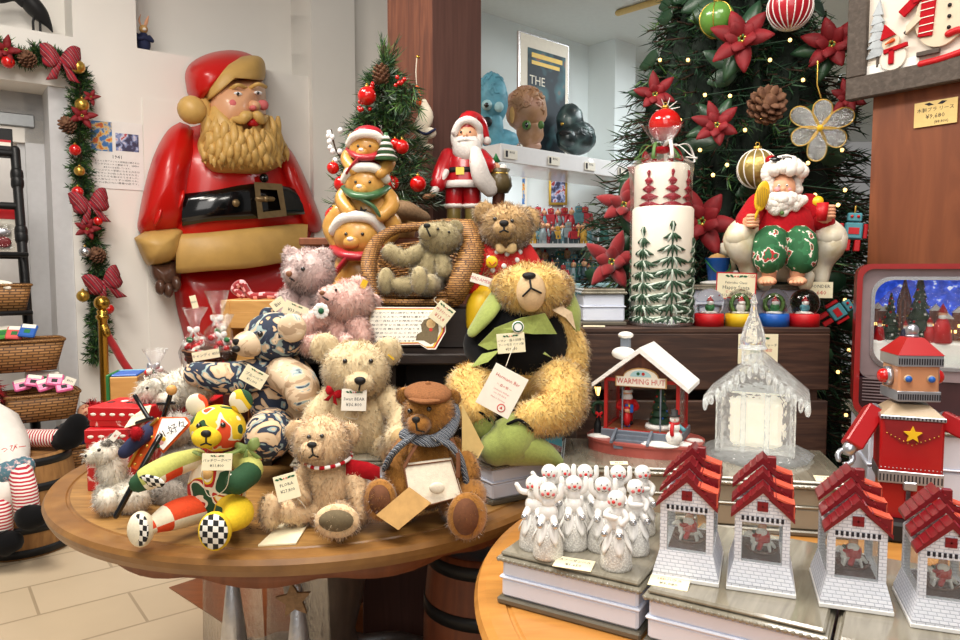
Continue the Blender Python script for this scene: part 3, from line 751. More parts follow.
class Px:
    """Local workspace of one thing: lay out parts from the photo's pixels at a depth of its own."""
    def __init__(s, px, py, y): s.o = P(px, py, y); s.y = y; s.k = y/F
    def p(s, px, py, dy=0): return P(px, py, s.y+dy)-s.o
    def r(s, q): return q*s.k
    def on(s, px, py, ells, lift=0):
        """Front-most point over the given ellipsoids (centre, radii) on the pixel's ray."""
        best = None; rd = ray(px, py); rd = rd/rd.y; eye = V((0, 0, CAMH))-s.o
        for c, q in ells:
            e = V(((eye-c).x/q[0], (eye-c).y/q[1], (eye-c).z/q[2])); d = V((rd.x/q[0], rd.y/q[1], rd.z/q[2]))
            A = d.dot(d); Bq = e.dot(d); D = Bq*Bq-A*(e.dot(e)-1)
            t = -Bq/A-(math.sqrt(D)/A if D > 0 else 0)
            if best is None or t < best: best = t
        return eye+rd*(best-lift)
def lookrot(d):
    """Rotation whose local -Y points along d."""
    return V((0, -1, 0)).rotation_difference(V(d).normalized()).to_matrix().to_4x4()
def bear(name, label, cat, base, y, c, group=None, fur=None, L=5, dens=1.0, seed=1, flow=(0, 0, -.45), smooth=None):
    """c: dict of pixel landmarks. fur: key of FUR or None; smooth: material (or dict per part) for short cloth skins."""
    w = Px(*base, y); k = w.k
    t = thing(name, label, cat, w.o, group=group)
    fm = FUR[fur] if fur else None
    def skin(part): return fm[1] if fm else (smooth.get(part, smooth['all']) if isinstance(smooth, dict) else smooth)
    def cover(b, n, seedk, Lk=1.0):
        if fm: b.fur(L*k*Lk, int(n*dens*2.4), fm[1], seed*17+seedk, flow, mats=fm, w=L*k*.06)
    # torso
    if 'torso' in c:
        x, yy, rx, ry, dy, *rz = c['torso']; rz = rz[0] if rz else rx*.9
        b = B(); ctr = w.p(x, yy, dy); b.ell(ctr, (rx*k, rz*k, ry*k), skin('torso'), seg=22, rings=16, fn=lambda u: 1+(.07*(-u.z) if u.z < 0 else -.10*u.z))
        cover(b, 2000, 1); t_body = b.build('body', t)
    # head with its sub-parts
    x, yy, rx, ry, dy, *rz = c['head']; rz = rz[0] if rz else rx*.88
    hc = w.p(x, yy, dy); E = [(hc, (rx*k, rz*k, ry*k))]
    b = B(); b.ell(hc, E[0][1], skin('head'), seg=24, rings=16)
    cover(b, 2300, 2); hd = b.build('head', t)
    if 'muzzle' in c:
        mx, my, mrx, mry, mdy, *mrz = c['muzzle']; mrz = mrz[0] if mrz else mrx
        mc = w.p(mx, my, dy+mdy); E.append((mc, (mrx*k, mrz*k, mry*k)))
        b = B(); mm = c.get('muzzle_mat') or skin('muzzle'); b.ell(mc, E[1][1], mm, seg=18, rings=12)
        if not c.get('muzzle_mat'): cover(b, 500, 3, .5)
        b.build('muzzle', hd)
    for i, (ex, ey, er, edy, *eo) in enumerate(c['ears']):
        b = B(); ec = w.p(ex, ey, dy+edy); rot = R('Y', eo[0] if eo else 0) @ R('X', eo[1] if len(eo) > 1 else 0)
        b.ell(ec, (er*k, er*k*.45, er*k), skin('ear%d' % i), rot, seg=16, rings=10, fn=lambda u: 1-.12*max(0, -u.y))
        cover(b, 480, 4+i, .8); b.build('ear', hd)
        if c.get('ear_in'):
            b2 = B(); b2.ell(ec+V((0, -er*k*.38, -er*k*.1)), (er*k*.62, er*k*.15, er*k*.62), c['ear_in'], rot); b2.build('ear_lining', hd)
    er = c.get('eye_r', 2.4)
    for ex, ey in c.get('eyes', []):
        b = B(); b.ell(w.on(ex, ey, E, L*k*.45 if fm else 0), er*k, 'eye_black', seg=12, rings=8); b.build('eye', hd)
    if 'nose' in c:
        nx, ny, nw, nh = c['nose']; b = B(); np_ = w.on(nx, ny, E, L*k*.25 if fm else 0)
        b.ell(np_, (nw*k, nw*k*.6, nh*k), c.get('nose_mat', 'nose_black'), seg=14, rings=10, fn=lambda u: 1+.15*u.z*abs(u.x)); b.build('nose', hd)
    for q in c.get('mouth', []):
        b = B(); b.tube([w.on(px, py, E, (L*k*.3 if fm else .0005)) for px, py in q], c.get('mouth_r', .9)*k, 'nose_black', seg=6, sub=3); b.build('mouth_stitch', hd)
    def limb(nm, q, i):
        pts = [w.p(*p[:3]) for p in q['pts']]; rs = [r_*k for r_ in q['r']]
        if q.get('foot'): rs[-1] *= .45
        b = B(); b.tube(pts, rs, q.get('mat') or skin(nm+str(i)), seg=14, sub=5, mfn=q.get('mfn'))
        ft = q.get('foot')
        if ft:
            fx, fy, fdy, frx, fry, frz, fd = ft; fc = w.p(fx, fy, fdy)
            b.ell(fc, (frx*k, frz*k, fry*k), q.get('mat') or skin(nm+'end'+str(i)), lookrot(fd), seg=18, rings=12)
        if not q.get('nofur'): cover(b, q.get('n', 1100), 10+i+(5 if nm == 'leg' else 0))
        o = b.build(nm, t)
        if q.get('pad'):
            px, py, pdy, prx, pry, d, pm = q['pad']
            bb = B(); m0 = T(*w.p(px, py, pdy)) @ lookrot(d)
            n = 20; vs = [(0, -.0012, 0)]+[(prx*k*math.cos(2*PI*j/n), .001, pry*k*math.sin(2*PI*j/n)) for j in range(n)]
            vs += [(prx*k*.99*math.cos(2*PI*j/n), .004, pry*k*.99*math.sin(2*PI*j/n)) for j in range(n)]
            kk = bb.add(vs, [(0, 1+j, 1+(j+1) % n) for j in range(n)]+[(1+j, 1+n+j, 1+n+(j+1) % n, 1+(j+1) % n) for j in range(n)]+[tuple(range(2*n, n, -1))], pm, True, m0)
            for j, v in enumerate(vs): bb.uv[kk+j] = (v[0]/(k*2*max(prx, pry))+.5, v[2]/(k*2*max(prx, pry))+.5)
            bb.build('paw_pad' if nm == 'arm' else 'foot_pad', o)
        return o
    for i, q in enumerate(c.get('arms', [])): limb('arm', q, i)
    for i, q in enumerate(c.get('legs', [])): limb('leg', q, i)
    return t, w, E, hd
def bow(b, M, s, m, tails=True, loops=2):
    """Ribbon bow facing -Y: two puffed loops, two tails and a knot."""
    for sg in (-1, 1):
        for z1, ln in ((.22, 1.0),) if loops == 2 else ((.45, .95), (-.02, .9)):
            g = []
            for i in range(9):
                u = i/8; hw = .13+.36*math.sin(PI*u*.86); g.append([(sg*u*ln, -.34*math.sin(PI*min(1, u*1.05))*(1-.35*v*v)-.02, z1*u+v*hw) for v in (-1, -.5, 0, .5, 1)])
            b.sheet(g, m, th=.05, M=M @ S(s))
        if tails:
            g = []
            for i in range(6):
                u = i/5; c = V((sg*(.1+.45*u), -.1-.08*math.sin(u*5), -.1-1.0*u)); hw = .12+.16*u; g.append([c+V((-hw, 0, .06*sg*u)), c, c+V((hw, 0, -.06*sg*u))])
            b.sheet(g, m, th=.03, M=M @ S(s))
    b.add(*(_ball(.17)), m, True, M @ S(s))
def _ball(r, seg=10, rings=6):
    q = B(); q.ell((0, 0, 0), r, 'white', seg=seg, rings=rings); return q.v, q.f
def card(label, ctr, w_, h_, normal, roll=0, lines=(), m='paper_cream', holly=True, border=None, string=None, cat='price tag', name='price_tag', th=.0012, extra=None):
    """Small lettered card. lines: (text, size, y, material[, x]) in card heights."""
    n = V(normal).normalized(); up = V((0, 0, 1)); x = up.cross(n).normalized(); y = n.cross(x)
    M = frame(ctr, x, y, n) @ R('Z', roll)
    t = B(); t.box(w_, h_, th, m, M, th*.3)
    z = th/2+.0003
    if border: 
        for sx, sy, wx, wy in ((0, 1, w_, h_*.04), (0, -1, w_, h_*.04), (1, 0, w_*.03, h_), (-1, 0, w_*.03, h_)): t.box(wx, wy, .0006, border, M @ T(sx*(w_/2-w_*.015), sy*(h_/2-h_*.02), z))
    if holly:
        for sx in (-1, 1):
            for dx, r0 in ((.1, 30), (.19, 10)):
                t.prism([(-.09*h_, 0), (-.03*h_, .045*h_), (.03*h_, .03*h_), (.09*h_, 0), (.03*h_, -.045*h_), (-.03*h_, -.03*h_)], .0004, 'ink_green', M @ T(sx*dx*h_*1.6, h_*.36, z) @ R('Z', sx*r0))
        for dx in (-.05, .05): t.prism(circle(.03*h_, 8), .0005, 'ink_red', M @ T(dx*h_, h_*.35, z))
    for ln in lines:
        s_, sz, yy, mm = ln[:4]; xx = ln[4] if len(ln) > 4 else 0
        t.text(s_, sz*h_, mm, M @ T(xx*w_, yy*h_, z))
    if extra: extra(t, M, z)
    if string: t.tube([V(p) for p in string], .0009, 'string', seg=5, sub=4)
    ob = t.build(name); tag(ob, label, cat); return ob
def pcard(label, px, py, y, w_px, h_px, **kw):
    k = y/F; c = P(px, py, y); nrm = kw.pop('normal', V((-c.x, -c.y, (CAMH-c.z)*.7)))
    st_ = kw.pop('string_px', None)
    if st_: kw['string'] = [P(*q) for q in st_]
    return card(label, c, w_px*k, h_px*k, nrm, **kw)

dn = lambda x=0, z=0: (x, -1, z)
# beige mohair bear, back row
t, w, E, hd = bear('teddy_bear', 'beige mohair teddy bear with red neck bow sitting on a white box', 'teddy bear', (357, 455), 1.80, dict(
    torso=(357, 418, 33, 40, 0, 26), head=(356, 370, 33, 29, -.03), muzzle=(359, 382, 15, 12, -.055, 16), ears=[(325, 348, 15, .01, -20), (388, 351, 14, .01, 20)],
    eyes=[(345, 361), (371, 361)], nose=(360, 381, 5.5, 4), mouth=[[(360, 385), (359, 390)]],
    arms=[dict(pts=[(332, 398, 0), (316, 420, -.03), (318, 446, -.06)], r=[13, 14, 11]), dict(pts=[(384, 398, 0), (400, 416, -.04), (398, 440, -.10)], r=[13, 14, 13])],
    legs=[dict(pts=[(336, 446, 0), (322, 452, -.06), (314, 448, -.10)], r=[16, 14, 13]), dict(pts=[(378, 446, 0), (392, 450, -.06), (398, 440, -.11)], r=[16, 15, 14], pad=(400, 440, -.145, 9, 11, (0, -1, .1), 'pad_tan'))]),
    fur='beige', L=4.2, seed=2, dens=1.1)
b = B(); bow(b, T(*w.p(334, 393, -.085)) @ R('Y', 20), .022, 'red_cloth'); b.build('neck_bow', t)
b = B(); b.box(.004, .002, .02, 'yellow', T(*w.p(391, 357, -.05)) @ R('Y', -50)); b.build('ear_flag', hd)
pcard('white price card on the red-bowed beige mohair bear', 354, 400, 1.68, 25, 22, m='paper', roll=-3, lines=[('Swait BEAR', .2, .04, 'ink'), ('¥36,800', .22, -.22, 'ink')], string_px=[(348, 410, 1.69), (344, 416, 1.70), (357, 419, 1.70), (358, 411, 1.69)])

# small cream bear, front
t, w, E, hd = bear('teddy_bear', 'small curly cream teddy bear with red striped collar at the front table edge', 'teddy bear', (325, 532), 1.545, dict(
    torso=(329, 484, 27, 36, 0, 22), head=(322, 442, 28, 26, -.03), muzzle=(313, 449, 12, 10, -.045, 13), ears=[(297, 432, 12, .01, -20), (348, 434, 11.5, .01, 25)],
    eyes=[(309, 437), (322, 436)], eye_r=2.2, nose=(312, 445, 4.8, 3), mouth=[[(312, 448), (313, 455)], [(313, 455), (309, 458)], [(313, 455), (318, 457)]],
    arms=[dict(pts=[(309, 468, 0), (301, 484, -.03), (303, 497, -.05)], r=[9, 9, 8]), dict(pts=[(348, 470, 0), (358, 490, -.03), (361, 513, -.05)], r=[10, 11, 9])],
    legs=[dict(pts=[(315, 508, -.02), (292, 512, -.05), (275, 511, -.07)], r=[13, 12, 13], foot=(270, 511, -.075, 11, 17, 10, (-1, -.45, 0)), pad=(263, 511, -.083, 7, 14, (-1, -.75, 0), 'pad_olive')),
          dict(pts=[(342, 512, -.02), (340, 520, -.09), (337, 521, -.14)], r=[15, 14, 13], foot=(337, 521, -.14, 21, 16, 9, (0, -1, .1)), pad=(336, 521, -.163, 16, 10, (0, -1, .1), 'pad_olive'))]),
    fur='cream', L=4.5, seed=5, dens=1.1)
b = B(); b.tube([w.p(303, 462, -.05), w.p(315, 468, -.075), w.p(335, 466, -.07), w.p(350, 458, -.03), w.p(347, 452, .03), w.p(310, 455, .03)], .004, 'red_cloth', sub=4, closed=False, mfn=lambda a, q: 'red_cloth' if int(a*24) % 2 else 'white'); b.build('collar', t)
b = B(); g = [[w.p(x, y+d, -.03) for x, y in ((346, 458), (356, 460), (368, 462), (380, 467))] for d in (0, 9, 17)]; b.sheet(g, 'red_cloth', th=.002); b.build('neck_ribbon', t)
pcard('cream paper price card hanging by the raised foot of the small cream bear', 287, 487, 1.43, 23, 26, roll=12, lines=[('FLORA', .17, .1, 'ink'), ('¥27,800', .17, -.14, 'ink')], string_px=[(296, 497, 1.435), (302, 503, 1.44), (306, 509, 1.45)])

def booklet(label, q4, m='paper_cream', lines=3, cat='booklet', th=.002):
    """Thin folded booklet from four corner points (world), counter-clockwise seen from its face."""
    q = [V(p) for p in q4]; n = (q[1]-q[0]).cross(q[3]-q[0]).normalized()
    b = B(); vs = q+[p-n*th for p in q]
    b.add(vs, [(0, 1, 2, 3), (7, 6, 5, 4), (0, 4, 5, 1), (1, 5, 6, 2), (2, 6, 7, 3), (3, 7, 4, 0)], m, False)
    M = frame((q[0]+q[2])/2, q[1]-q[0], q[3]-q[0]); h = (q[3]-q[0]).length
    for i in range(lines): b.text('ようこそ クリスマス', h*.13, 'ink', M @ T(0, h*(.28-.26*i), .0006))
    o = b.build('booklet'); tag(o, label, cat); return o
booklet('folded cream leaflet lying beneath the raised foot of the small cream bear', [PZ(258, 545, .753), PZ(296, 543, .754), PZ(315, 512, .757), PZ(296, 509, .757)], th=.003, lines=2)

# brown bear with cap
mat('tweed', '#8b5a35', .95, var=.25, scale=250, bump=.4, bscale=400)
ramp_mat('knit_scarf', [(0, '#2f3846'), (.42, '#3c4658'), (.5, '#d6d6d2'), (.62, '#e6e3dc'), (.7, '#39424f'), (1, '#4d5767')], 'wave', 55, .9, distort=1.5, detail=1, bump=.5, bands='DIAGONAL')
mat('canvas', '#e2d7c2', .95, var=.08, scale=100, bump=.3, bscale=500)
t, w, E, hd = bear('teddy_bear', 'golden brown teddy bear in tweed cap and knitted scarf holding a canvas satchel', 'teddy bear', (430, 530), 1.57, dict(
    torso=(428, 468, 31, 40, 0, 24), head=(429, 415, 26, 27, -.03), muzzle=(419, 424, 12, 10, -.045, 14), ears=[(405, 396, 9, .01, -20), (452, 398, 9, .02, 20)],
    eyes=[(410, 411), (429, 409)], eye_r=2.6, nose=(416, 420, 4, 3.4), nose_mat='nose_black', mouth=[[(416, 423), (417, 430)], [(417, 430), (424, 432)]],
    arms=[dict(pts=[(404, 448, 0), (396, 470, -.04), (404, 490, -.07)], r=[11, 12, 10]), dict(pts=[(455, 448, 0), (468, 470, -.04), (462, 492, -.06)], r=[11, 12, 10])],
    legs=[dict(pts=[(405, 505, -.02), (390, 504, -.07), (380, 500, -.12)], r=[15, 14, 13], foot=(380, 500, -.12, 17, 20, 10, (-.3, -1, .1)), pad=(379, 500, -.143, 11, 14, (-.3, -1, .1), 'pad_brown')),
          dict(pts=[(455, 505, -.02), (470, 495, -.07), (468, 515, -.13)], r=[17, 17, 15], foot=(467, 516, -.14, 19, 22, 10, (.2, -1, .1)), pad=(466, 517, -.165, 12, 17, (.2, -1, .1), 'pad_brown'))]),
    fur='brown', L=3.6, seed=9, dens=1.2)
b = B(); cc = w.p(428, 393, -.03); b.ell(cc, (.052, .056, .02), 'tweed', R('Y', 4) @ R('X', 8), seg=22, rings=12); b.tube([cc+V((-.03, -.052, -.004)), cc+V((-.005, -.068, -.006)), cc+V((.022, -.058, -.006))], [.008, .012, .008], 'tweed', flat=.4, sub=5); b.ell(cc+V((0, 0, .02)), .006, 'tweed'); b.build('cap', t)
b = B()
for q in ([(448, 398, .0), (454, 412, -.03), (449, 430, -.065), (436, 440, -.085), (422, 440, -.09), (405, 434, -.07)], [(412, 437, -.09), (400, 446, -.09), (391, 456, -.08), (386, 466, -.07)], [(436, 438, -.09), (450, 445, -.09), (460, 458, -.085), (465, 475, -.08), (467, 486, -.075)]):
    b.tube([w.p(*p) for p in q], [.013, .015, .015, .014, .014, .014][:len(q)], 'knit_scarf', seg=10, sub=5, flat=.5)
b.build('scarf', t)
sb = thing('satchel', 'small cream canvas satchel on straps across the capped brown bear', 'bag', P(432, 482, 1.46))
so = P(432, 482, 1.46)
b = B(); q = [P(404, 466, 1.46), P(451, 460, 1.465), P(462, 496, 1.44), P(425, 506, 1.43), P(408, 490, 1.44)]
b.add([p-so for p in q]+[p-so+V((0, .02, 0)) for p in q], [(4, 3, 2, 1, 0)[::-1], (5, 6, 7, 8, 9)]+[(i, (i+1) % 5, 5+(i+1) % 5, 5+i) for i in range(5)], 'canvas', False); b.build('body', sb)
b = B(); b.tube([p-so+V((0, -.002, 0)) for p in q]+[q[0]-so+V((0, -.002, 0))], .0016, 'pad_brown', seg=6); b.build('piping', sb)
b = B(); b.ell(P(437, 488, 1.43)-so, (.016, .006, .012), 'canvas'); b.build('patch', sb)
for qq in ([(421, 438, 1.49), (412, 452, 1.465), (405, 466, 1.458)], [(452, 440, 1.49), (458, 455, 1.468), (458, 476, 1.452)]):
    b = B(); b.tube([P(*p)-so for p in qq], .005, 'pad_brown', flat=.3, sub=4); b.build('strap', sb)
booklet('kraft paper card leaning against the foot of the capped brown bear', [P(398, 530, 1.395), P(431, 503, 1.40), P(409, 487, 1.42), P(376, 515, 1.415)], 'kraft', lines=0, cat='card', th=.004)
booklet('printed cardboard hang tag beside the scarf of the capped brown bear', [P(462, 476, 1.53), P(470, 474, 1.535), P(484, 447, 1.56), P(462, 404, 1.54)], 'card_yellow', lines=0, cat='tag')

# patchwork cloth bear
mat('p_yellow', '#e0bd22', .85, var=.08, scale=200); mat('p_cream', '#e6dcc2', .85, var=.06, scale=200); mat('p_orange', '#d9481f', .85, var=.08, scale=200); mat('p_green', '#234a2c', .85, var=.1, scale=200); mat('p_lime', '#b6b864', .85, var=.1, scale=200); mat('p_red', '#b3251c', .85, var=.1, scale=200)
def patch(name, stops, scale, seed):
    ramp_mat(name, stops, 'noise', scale, .85, detail=1.0, distort=.4, interp='CONSTANT', rot=(seed, seed*2, seed*.7), bump=0)
patch('patch_head', [(0, '#d9481f'), (.41, '#e6dcc2'), (.46, '#e0bd22'), (.56, '#e8c93a'), (.59, '#234a2c')], 24, .4)
patch('patch_body', [(0, '#234a2c'), (.43, '#e6dcc2'), (.49, '#b3251c'), (.55, '#e0bd22'), (.58, '#e6dcc2')], 22, 1.9)
patch('patch_arm', [(0, '#234a2c'), (.38, '#b6b864'), (.52, '#e6dcc2'), (.64, '#d9481f')], 14, 2.4)
patch('patch_leg', [(0, '#b3251c'), (.42, '#d9481f'), (.5, '#e6dcc2'), (.6, '#d9481f')], 14, 3.3)
patch('patch_legy', [(0, '#234a2c'), (.45, '#e0bd22'), (.56, '#e6dcc2'), (.64, '#234a2c')], 15, .9)
patch('patch_ear', [(0, '#d9481f'), (.5, '#e6dcc2')], 26, 5)
checker_mat('check', '#0d0d0f', '#efeae0', 6)
t, w, E, hd = bear('teddy_bear', 'multicoloured patchwork cloth teddy bear with black and white checked paws', 'teddy bear', (205, 545), 1.50, dict(
    torso=(217, 486, 29, 37, 0, 23), head=(218, 428, 27, 23, -.03), muzzle=(207, 437, 14, 10.5, -.045, 15), ears=[(197, 405, 11.5, .0, -15), (241, 401, 12, .0, 20)],
    eyes=[(199, 426), (223, 425)], eye_r=2.8, nose=(206, 434, 5, 3.8), mouth=[[(206, 438), (206, 443)], [(206, 443), (201, 445)], [(206, 443), (211, 445)]],
    arms=[dict(pts=[(196, 458, -.01), (172, 466, -.05), (150, 477, -.09), (139, 483, -.10)], r=[10, 12, 12, 9], pad=(151, 482, -.121, 14, 7, (-.3, -1, -.45), 'check'), mfn=lambda a, q: 'p_green' if a > .72 else ('p_lime' if q < .5 or a < .1 else ('p_orange' if .3 < a < .5 and q > .7 else 'p_cream'))),
          dict(pts=[(241, 458, -.01), (251, 470, -.05), (238, 482, -.09)], r=[11, 12, 12], pad=(230, 483, -.1, 5, 9, (-1, -.4, 0), 'check'), mfn=lambda a, q: 'p_green' if a > .55 else 'p_lime')],
    legs=[dict(pts=[(200, 508, -.02), (172, 516, -.08), (148, 528, -.12)], r=[15, 14, 14], foot=(141, 529, -.125, 12, 17, 12, (-.6, -1, 0)), pad=(139, 530, -.146, 11, 15, (-.5, -1, .1), 'check'), mfn=lambda a, q: 'p_orange' if (q < .55) != (.55 < a < .7) else 'p_cream'),
          dict(pts=[(228, 508, -.02), (238, 514, -.09), (222, 528, -.14)], r=[15, 15, 15], foot=(215, 531, -.15, 16, 18, 11, (-.2, -1, .1)), pad=(213, 532, -.1735, 14, 16, (-.2, -1, .1), 'check'), mfn=lambda a, q: 'p_green' if .2 < a < .5 and q > .4 else 'p_yellow')]),
    seed=3, smooth=dict(all='p_cream', head='patch_head', torso='patch_body', muzzle='p_yellow', ear0='patch_ear', ear1='patch_legy', legend0='p_cream', legend1='p_yellow', arm0='patch_arm'))
mat('organza', '#8aa05c', .4, var=.1, alpha=.75)
b = B(); b.tube([w.p(195, 452, -.06), w.p(210, 457, -.085), w.p(232, 453, -.07), w.p(246, 446, -.03)], [.006, .008, .008, .006], 'organza', sub=4, flat=.5); bow(b, T(*w.p(248, 447, -.045)) @ R('Y', -15), .026, 'organza'); b.build('neck_bow', t)
pcard('cream price card hung on the patchwork bear', 217, 462, 1.36, 29, 17, roll=-5, lines=[('パッチワークベア', .2, .08, 'ink'), ('¥11,800', .24, -.22, 'ink')], string_px=[(202, 470, 1.37), (205, 490, 1.39), (212, 497, 1.39), (226, 488, 1.385), (230, 470, 1.37)])
o = B(); o.lathe([(0, -.001), (.011, -.001), (.011, .001), (0, .001)], 'kraft', T(*P(207, 474, 1.385)) @ R('X', 80)); tag(o.build('medallion'), 'round wooden medallion on the chest of the patchwork bear', 'medallion')

# big elf bear on the right
mat('olive_felt', '#8e9a4e', .95, var=.1, scale=150, sheen=.3, bump=.3, bscale=400)
mat('beige_felt', '#cfb795', .95, var=.1, scale=150)
t, w, E, hd = bear('teddy_bear', 'large golden teddy bear in black jacket and olive hood with pointed slippers', 'teddy bear', (515, 455), 1.80, dict(
    torso=(522, 346, 42, 56, .02, 32), head=(533, 291, 37, 27, -.02, 30), muzzle=(531, 292, 14, 19, -.075, 14), muzzle_mat='muzzle_tan', ears=[(505, 286, 14, .01, -30), (561, 286, 13, .01, 30)],
    nose=(529, 276, 6.5, 3.6), mouth=[[(530, 280), (531, 288)], [(531, 288), (523, 296)], [(531, 288), (541, 293)]], mouth_r=1.0,
    arms=[dict(pts=[(490, 320, 0), (478, 345, -.02), (486, 362, -.06)], r=[15, 15, 12], mat='black_velvet', nofur=True), dict(pts=[(556, 320, 0), (573, 345, .0), (572, 376, -.02)], r=[14, 14, 14])],
    legs=[dict(pts=[(498, 386, -.01), (470, 388, -.08), (476, 412, -.15)], r=[22, 23, 17], n=1800), dict(pts=[(545, 386, -.01), (562, 384, -.07), (560, 408, -.13), (530, 420, -.17)], r=[22, 24, 22, 16], n=2400)]),
    fur='honey', L=5.0, seed=12, dens=1.5)
b = B(); ctr = w.p(524, 340, .012); b.ell(ctr, (.116, .092, .108), 'black_velvet', seg=28, rings=18, fn=lambda u: 1.03); b.build('jacket', t)
b = B(); g = []
for px0, px1, y0, y1 in ((474, 500, 0, 0),):
    pass
def leafy(b, pts, th, m, cx=None):
    """Pointed felt piece: fan of world-local points."""
    c = sum(pts, V())/len(pts); n = len(pts)
    vs = [c+V((0, -th, 0))]+pts+[p+V((0, th, 0)) for p in pts]
    b.add(vs, [(0, 1+i, 1+(i+1) % n) for i in range(n)]+[(1+i, 1+n+i, 1+n+(i+1) % n, 1+(i+1) % n) for i in range(n)]+[tuple(range(2*n, n, -1))], m, False)
for q, mm in (([(488, 350, -.09), (510, 346, -.10), (513, 330, -.105), (532, 334, -.105), (557, 334, -.085), (545, 313, -.09), (520, 318, -.095), (495, 328, -.09), (478, 345, -.08)], 'olive_felt'), ([(552, 310, -.08), (562, 306, -.07), (572, 312, -.06), (576, 330, -.06), (566, 318, -.075)], 'beige_felt'), ([(482, 354, -.085), (500, 350, -.098), (488, 362, -.11), (470, 368, -.10)], 'olive_felt'), ([(545, 352, -.085), (552, 358, -.08), (543, 354, -.09)], 'olive_felt')):
    leafy(b, [w.p(*p) for p in q], .004, mm)
b.build('collar', t)
b = B(); b.tube([w.p(552, 270, .05), w.p(564, 290, .01), w.p(573, 312, -.02), (w.p(577, 328, -.02))], [.02, .026, .026, .012], 'olive_felt', sub=5, flat=.4); b.tube([w.p(515, 270, .05), w.p(500, 292, .0), w.p(488, 312, -.05), w.p(474, 330, -.06)], [.02, .026, .03, .02], 'olive_felt', sub=5, flat=.4)
b.ell(w.p(534, 294, .03), (.098, .06, .072), 'olive_felt', seg=20, rings=14); b.build('hood', t)
for q, rr in (([(530, 421, -.17), (515, 436, -.19), (497, 448, -.19)], None),):
    b = B(); b.tube([w.p(528, 424, -.16), w.p(510, 441, -.18), w.p(498, 447, -.185)], [.04, .056, .044], 'olive_felt', sub=5); b.tube([w.p(515, 446, -.18), w.p(540, 452, -.175), w.p(556, 460, -.17), w.p(566, 468, -.17)], [.045, .032, .017, .003], 'olive_felt', sub=5); so_ = b.build('slipper', t)
    c2 = B(); c2.tube([w.p(508, 424, -.205), w.p(518, 420, -.21), w.p(526, 424, -.21), w.p(532, 430, -.205)], .006, 'black_velvet', sub=4, flat=.6); c2.build('cuff', so_)
b = B(); b.tube([w.p(474, 415, -.14), w.p(480, 424, -.16), w.p(486, 434, -.16)], [.03, .035, .025], 'olive_felt', sub=4); so_ = b.build('slipper', t)
c2 = B(); c2.tube([w.p(470, 411, -.17), w.p(480, 412, -.185), w.p(489, 420, -.18)], .006, 'black_velvet', sub=4, flat=.6); c2.build('cuff', so_)
pcard('cream price card pinned to the black jacket of the elf bear', 511, 343, 1.66, 28, 20, roll=5, lines=[('ハーマン・森の妖精ベア', .15, .13, 'ink'), ('フード付き ドイツ製', .14, -.08, 'ink'), ('¥29,150', .18, -.3, 'ink')], holly=True)
pcard('large white certificate card hanging below the jacket of the elf bear', 502, 391, 1.58, 37, 45, m='paper', holly=False, roll=-28, lines=[('Hermann Bär', .11, .28, 'ink_red'), ('〜 森の熊 〜', .07, .1, 'ink_red'), ('Limitierte Auflage', .055, -.02, 'ink_pink'), ('von 500 Stück', .055, -.1, 'ink_pink'), ('Made in Germany', .05, -.2, 'ink_pink')], cat='certificate', name='certificate_card', extra=lambda q, M, z: (q.lathe([(.0075, 0), (.0095, 0), (.0095, .0005), (.0075, .0005)], 'ink_red', M @ T(.016, -.034, z), seg=20, caps=False), q.prism(circle(.004, 3, PI/2), .0005, 'ink_red', M @ T(.016, -.034, z))), string_px=[(506, 366, 1.6), (512, 350, 1.64), (518, 340, 1.68)])
o = B(); o.lathe([(0, -.001), (.014, -.001), (.014, .001), (.011, .0012), (0, .0014)], 'white', T(*P(518, 327, 1.66)) @ R('X', 85)); o.lathe([(.009, .0014), (.012, .0014), (.012, .002), (.009, .002)], 'ink_green', T(*P(518, 327, 1.66)) @ R('X', 85), caps=False); tag(o.build('medallion'), 'round green and white medallion at the throat of the elf bear', 'medallion')

# polka dot bear
ramp_mat('red_plain', [(0, '#b3161c'), (1, '#d0221f')], 'noise', 60, .85)
t, w, E, hd = bear('teddy_bear', 'tan curly teddy bear in red polka dot top and yellow trousers', 'teddy bear', (498, 328), 2.16, dict(
    torso=(502, 268, 23, 30, .0, 17), head=(507, 227, 25, 22, -.02), muzzle=(504, 229, 12, 10, -.05, 13), ears=[(485, 213, 11, .01, -20), (527, 220, 13, .01, 25)],
    eyes=[(495, 219), (512, 221)], eye_r=2.1, nose=(504, 223.5, 4.6, 3.4), mouth=[[(504, 227), (504, 230)], [(504, 230), (500, 232)], [(504, 230), (508, 232)]],
    arms=[dict(pts=[(484, 250, 0), (474, 268, -.03), (470, 285, -.04)], r=[9, 10, 9], mat='red_plain', nofur=True), dict(pts=[(524, 250, 0), (533, 268, .0), (534, 285, 0)], r=[9, 10, 9], mat='red_plain', nofur=True)],
    legs=[dict(pts=[(492, 292, -.01), (480, 304, -.05), (476, 324, -.06)], r=[13, 13, 10], mat='yellow', nofur=True), dict(pts=[(508, 292, -.01), (512, 306, -.05), (508, 324, -.06)], r=[13, 13, 10], mat='yellow', nofur=True)]),
    fur='tan', L=4.6, seed=15, dens=1.2)
b = B(); ctr = w.p(503, 266, 0)
b.ell(ctr, (24.5*w.k, 19*w.k, 28*w.k), 'red_plain', seg=24, rings=16)
tp = b.build('top', t)
b = B()
for dx, dz in ((-14, 8), (-6, 14), (4, 12), (14, 6), (-10, -4), (1, 0), (11, -6), (-3, -14), (8, -17), (-15, -14), (18, -3), (17, 14)):
    q = w.on(503+dx, 266-dz, [(ctr, (24.7*w.k, 19.2*w.k, 28.2*w.k))]); b.ell(q, (2.6*w.k, 1.2*w.k, 2.6*w.k), 'white', seg=10, rings=6)
o = b.build('polka_dots', tp); o['kind'] = 'stuff'
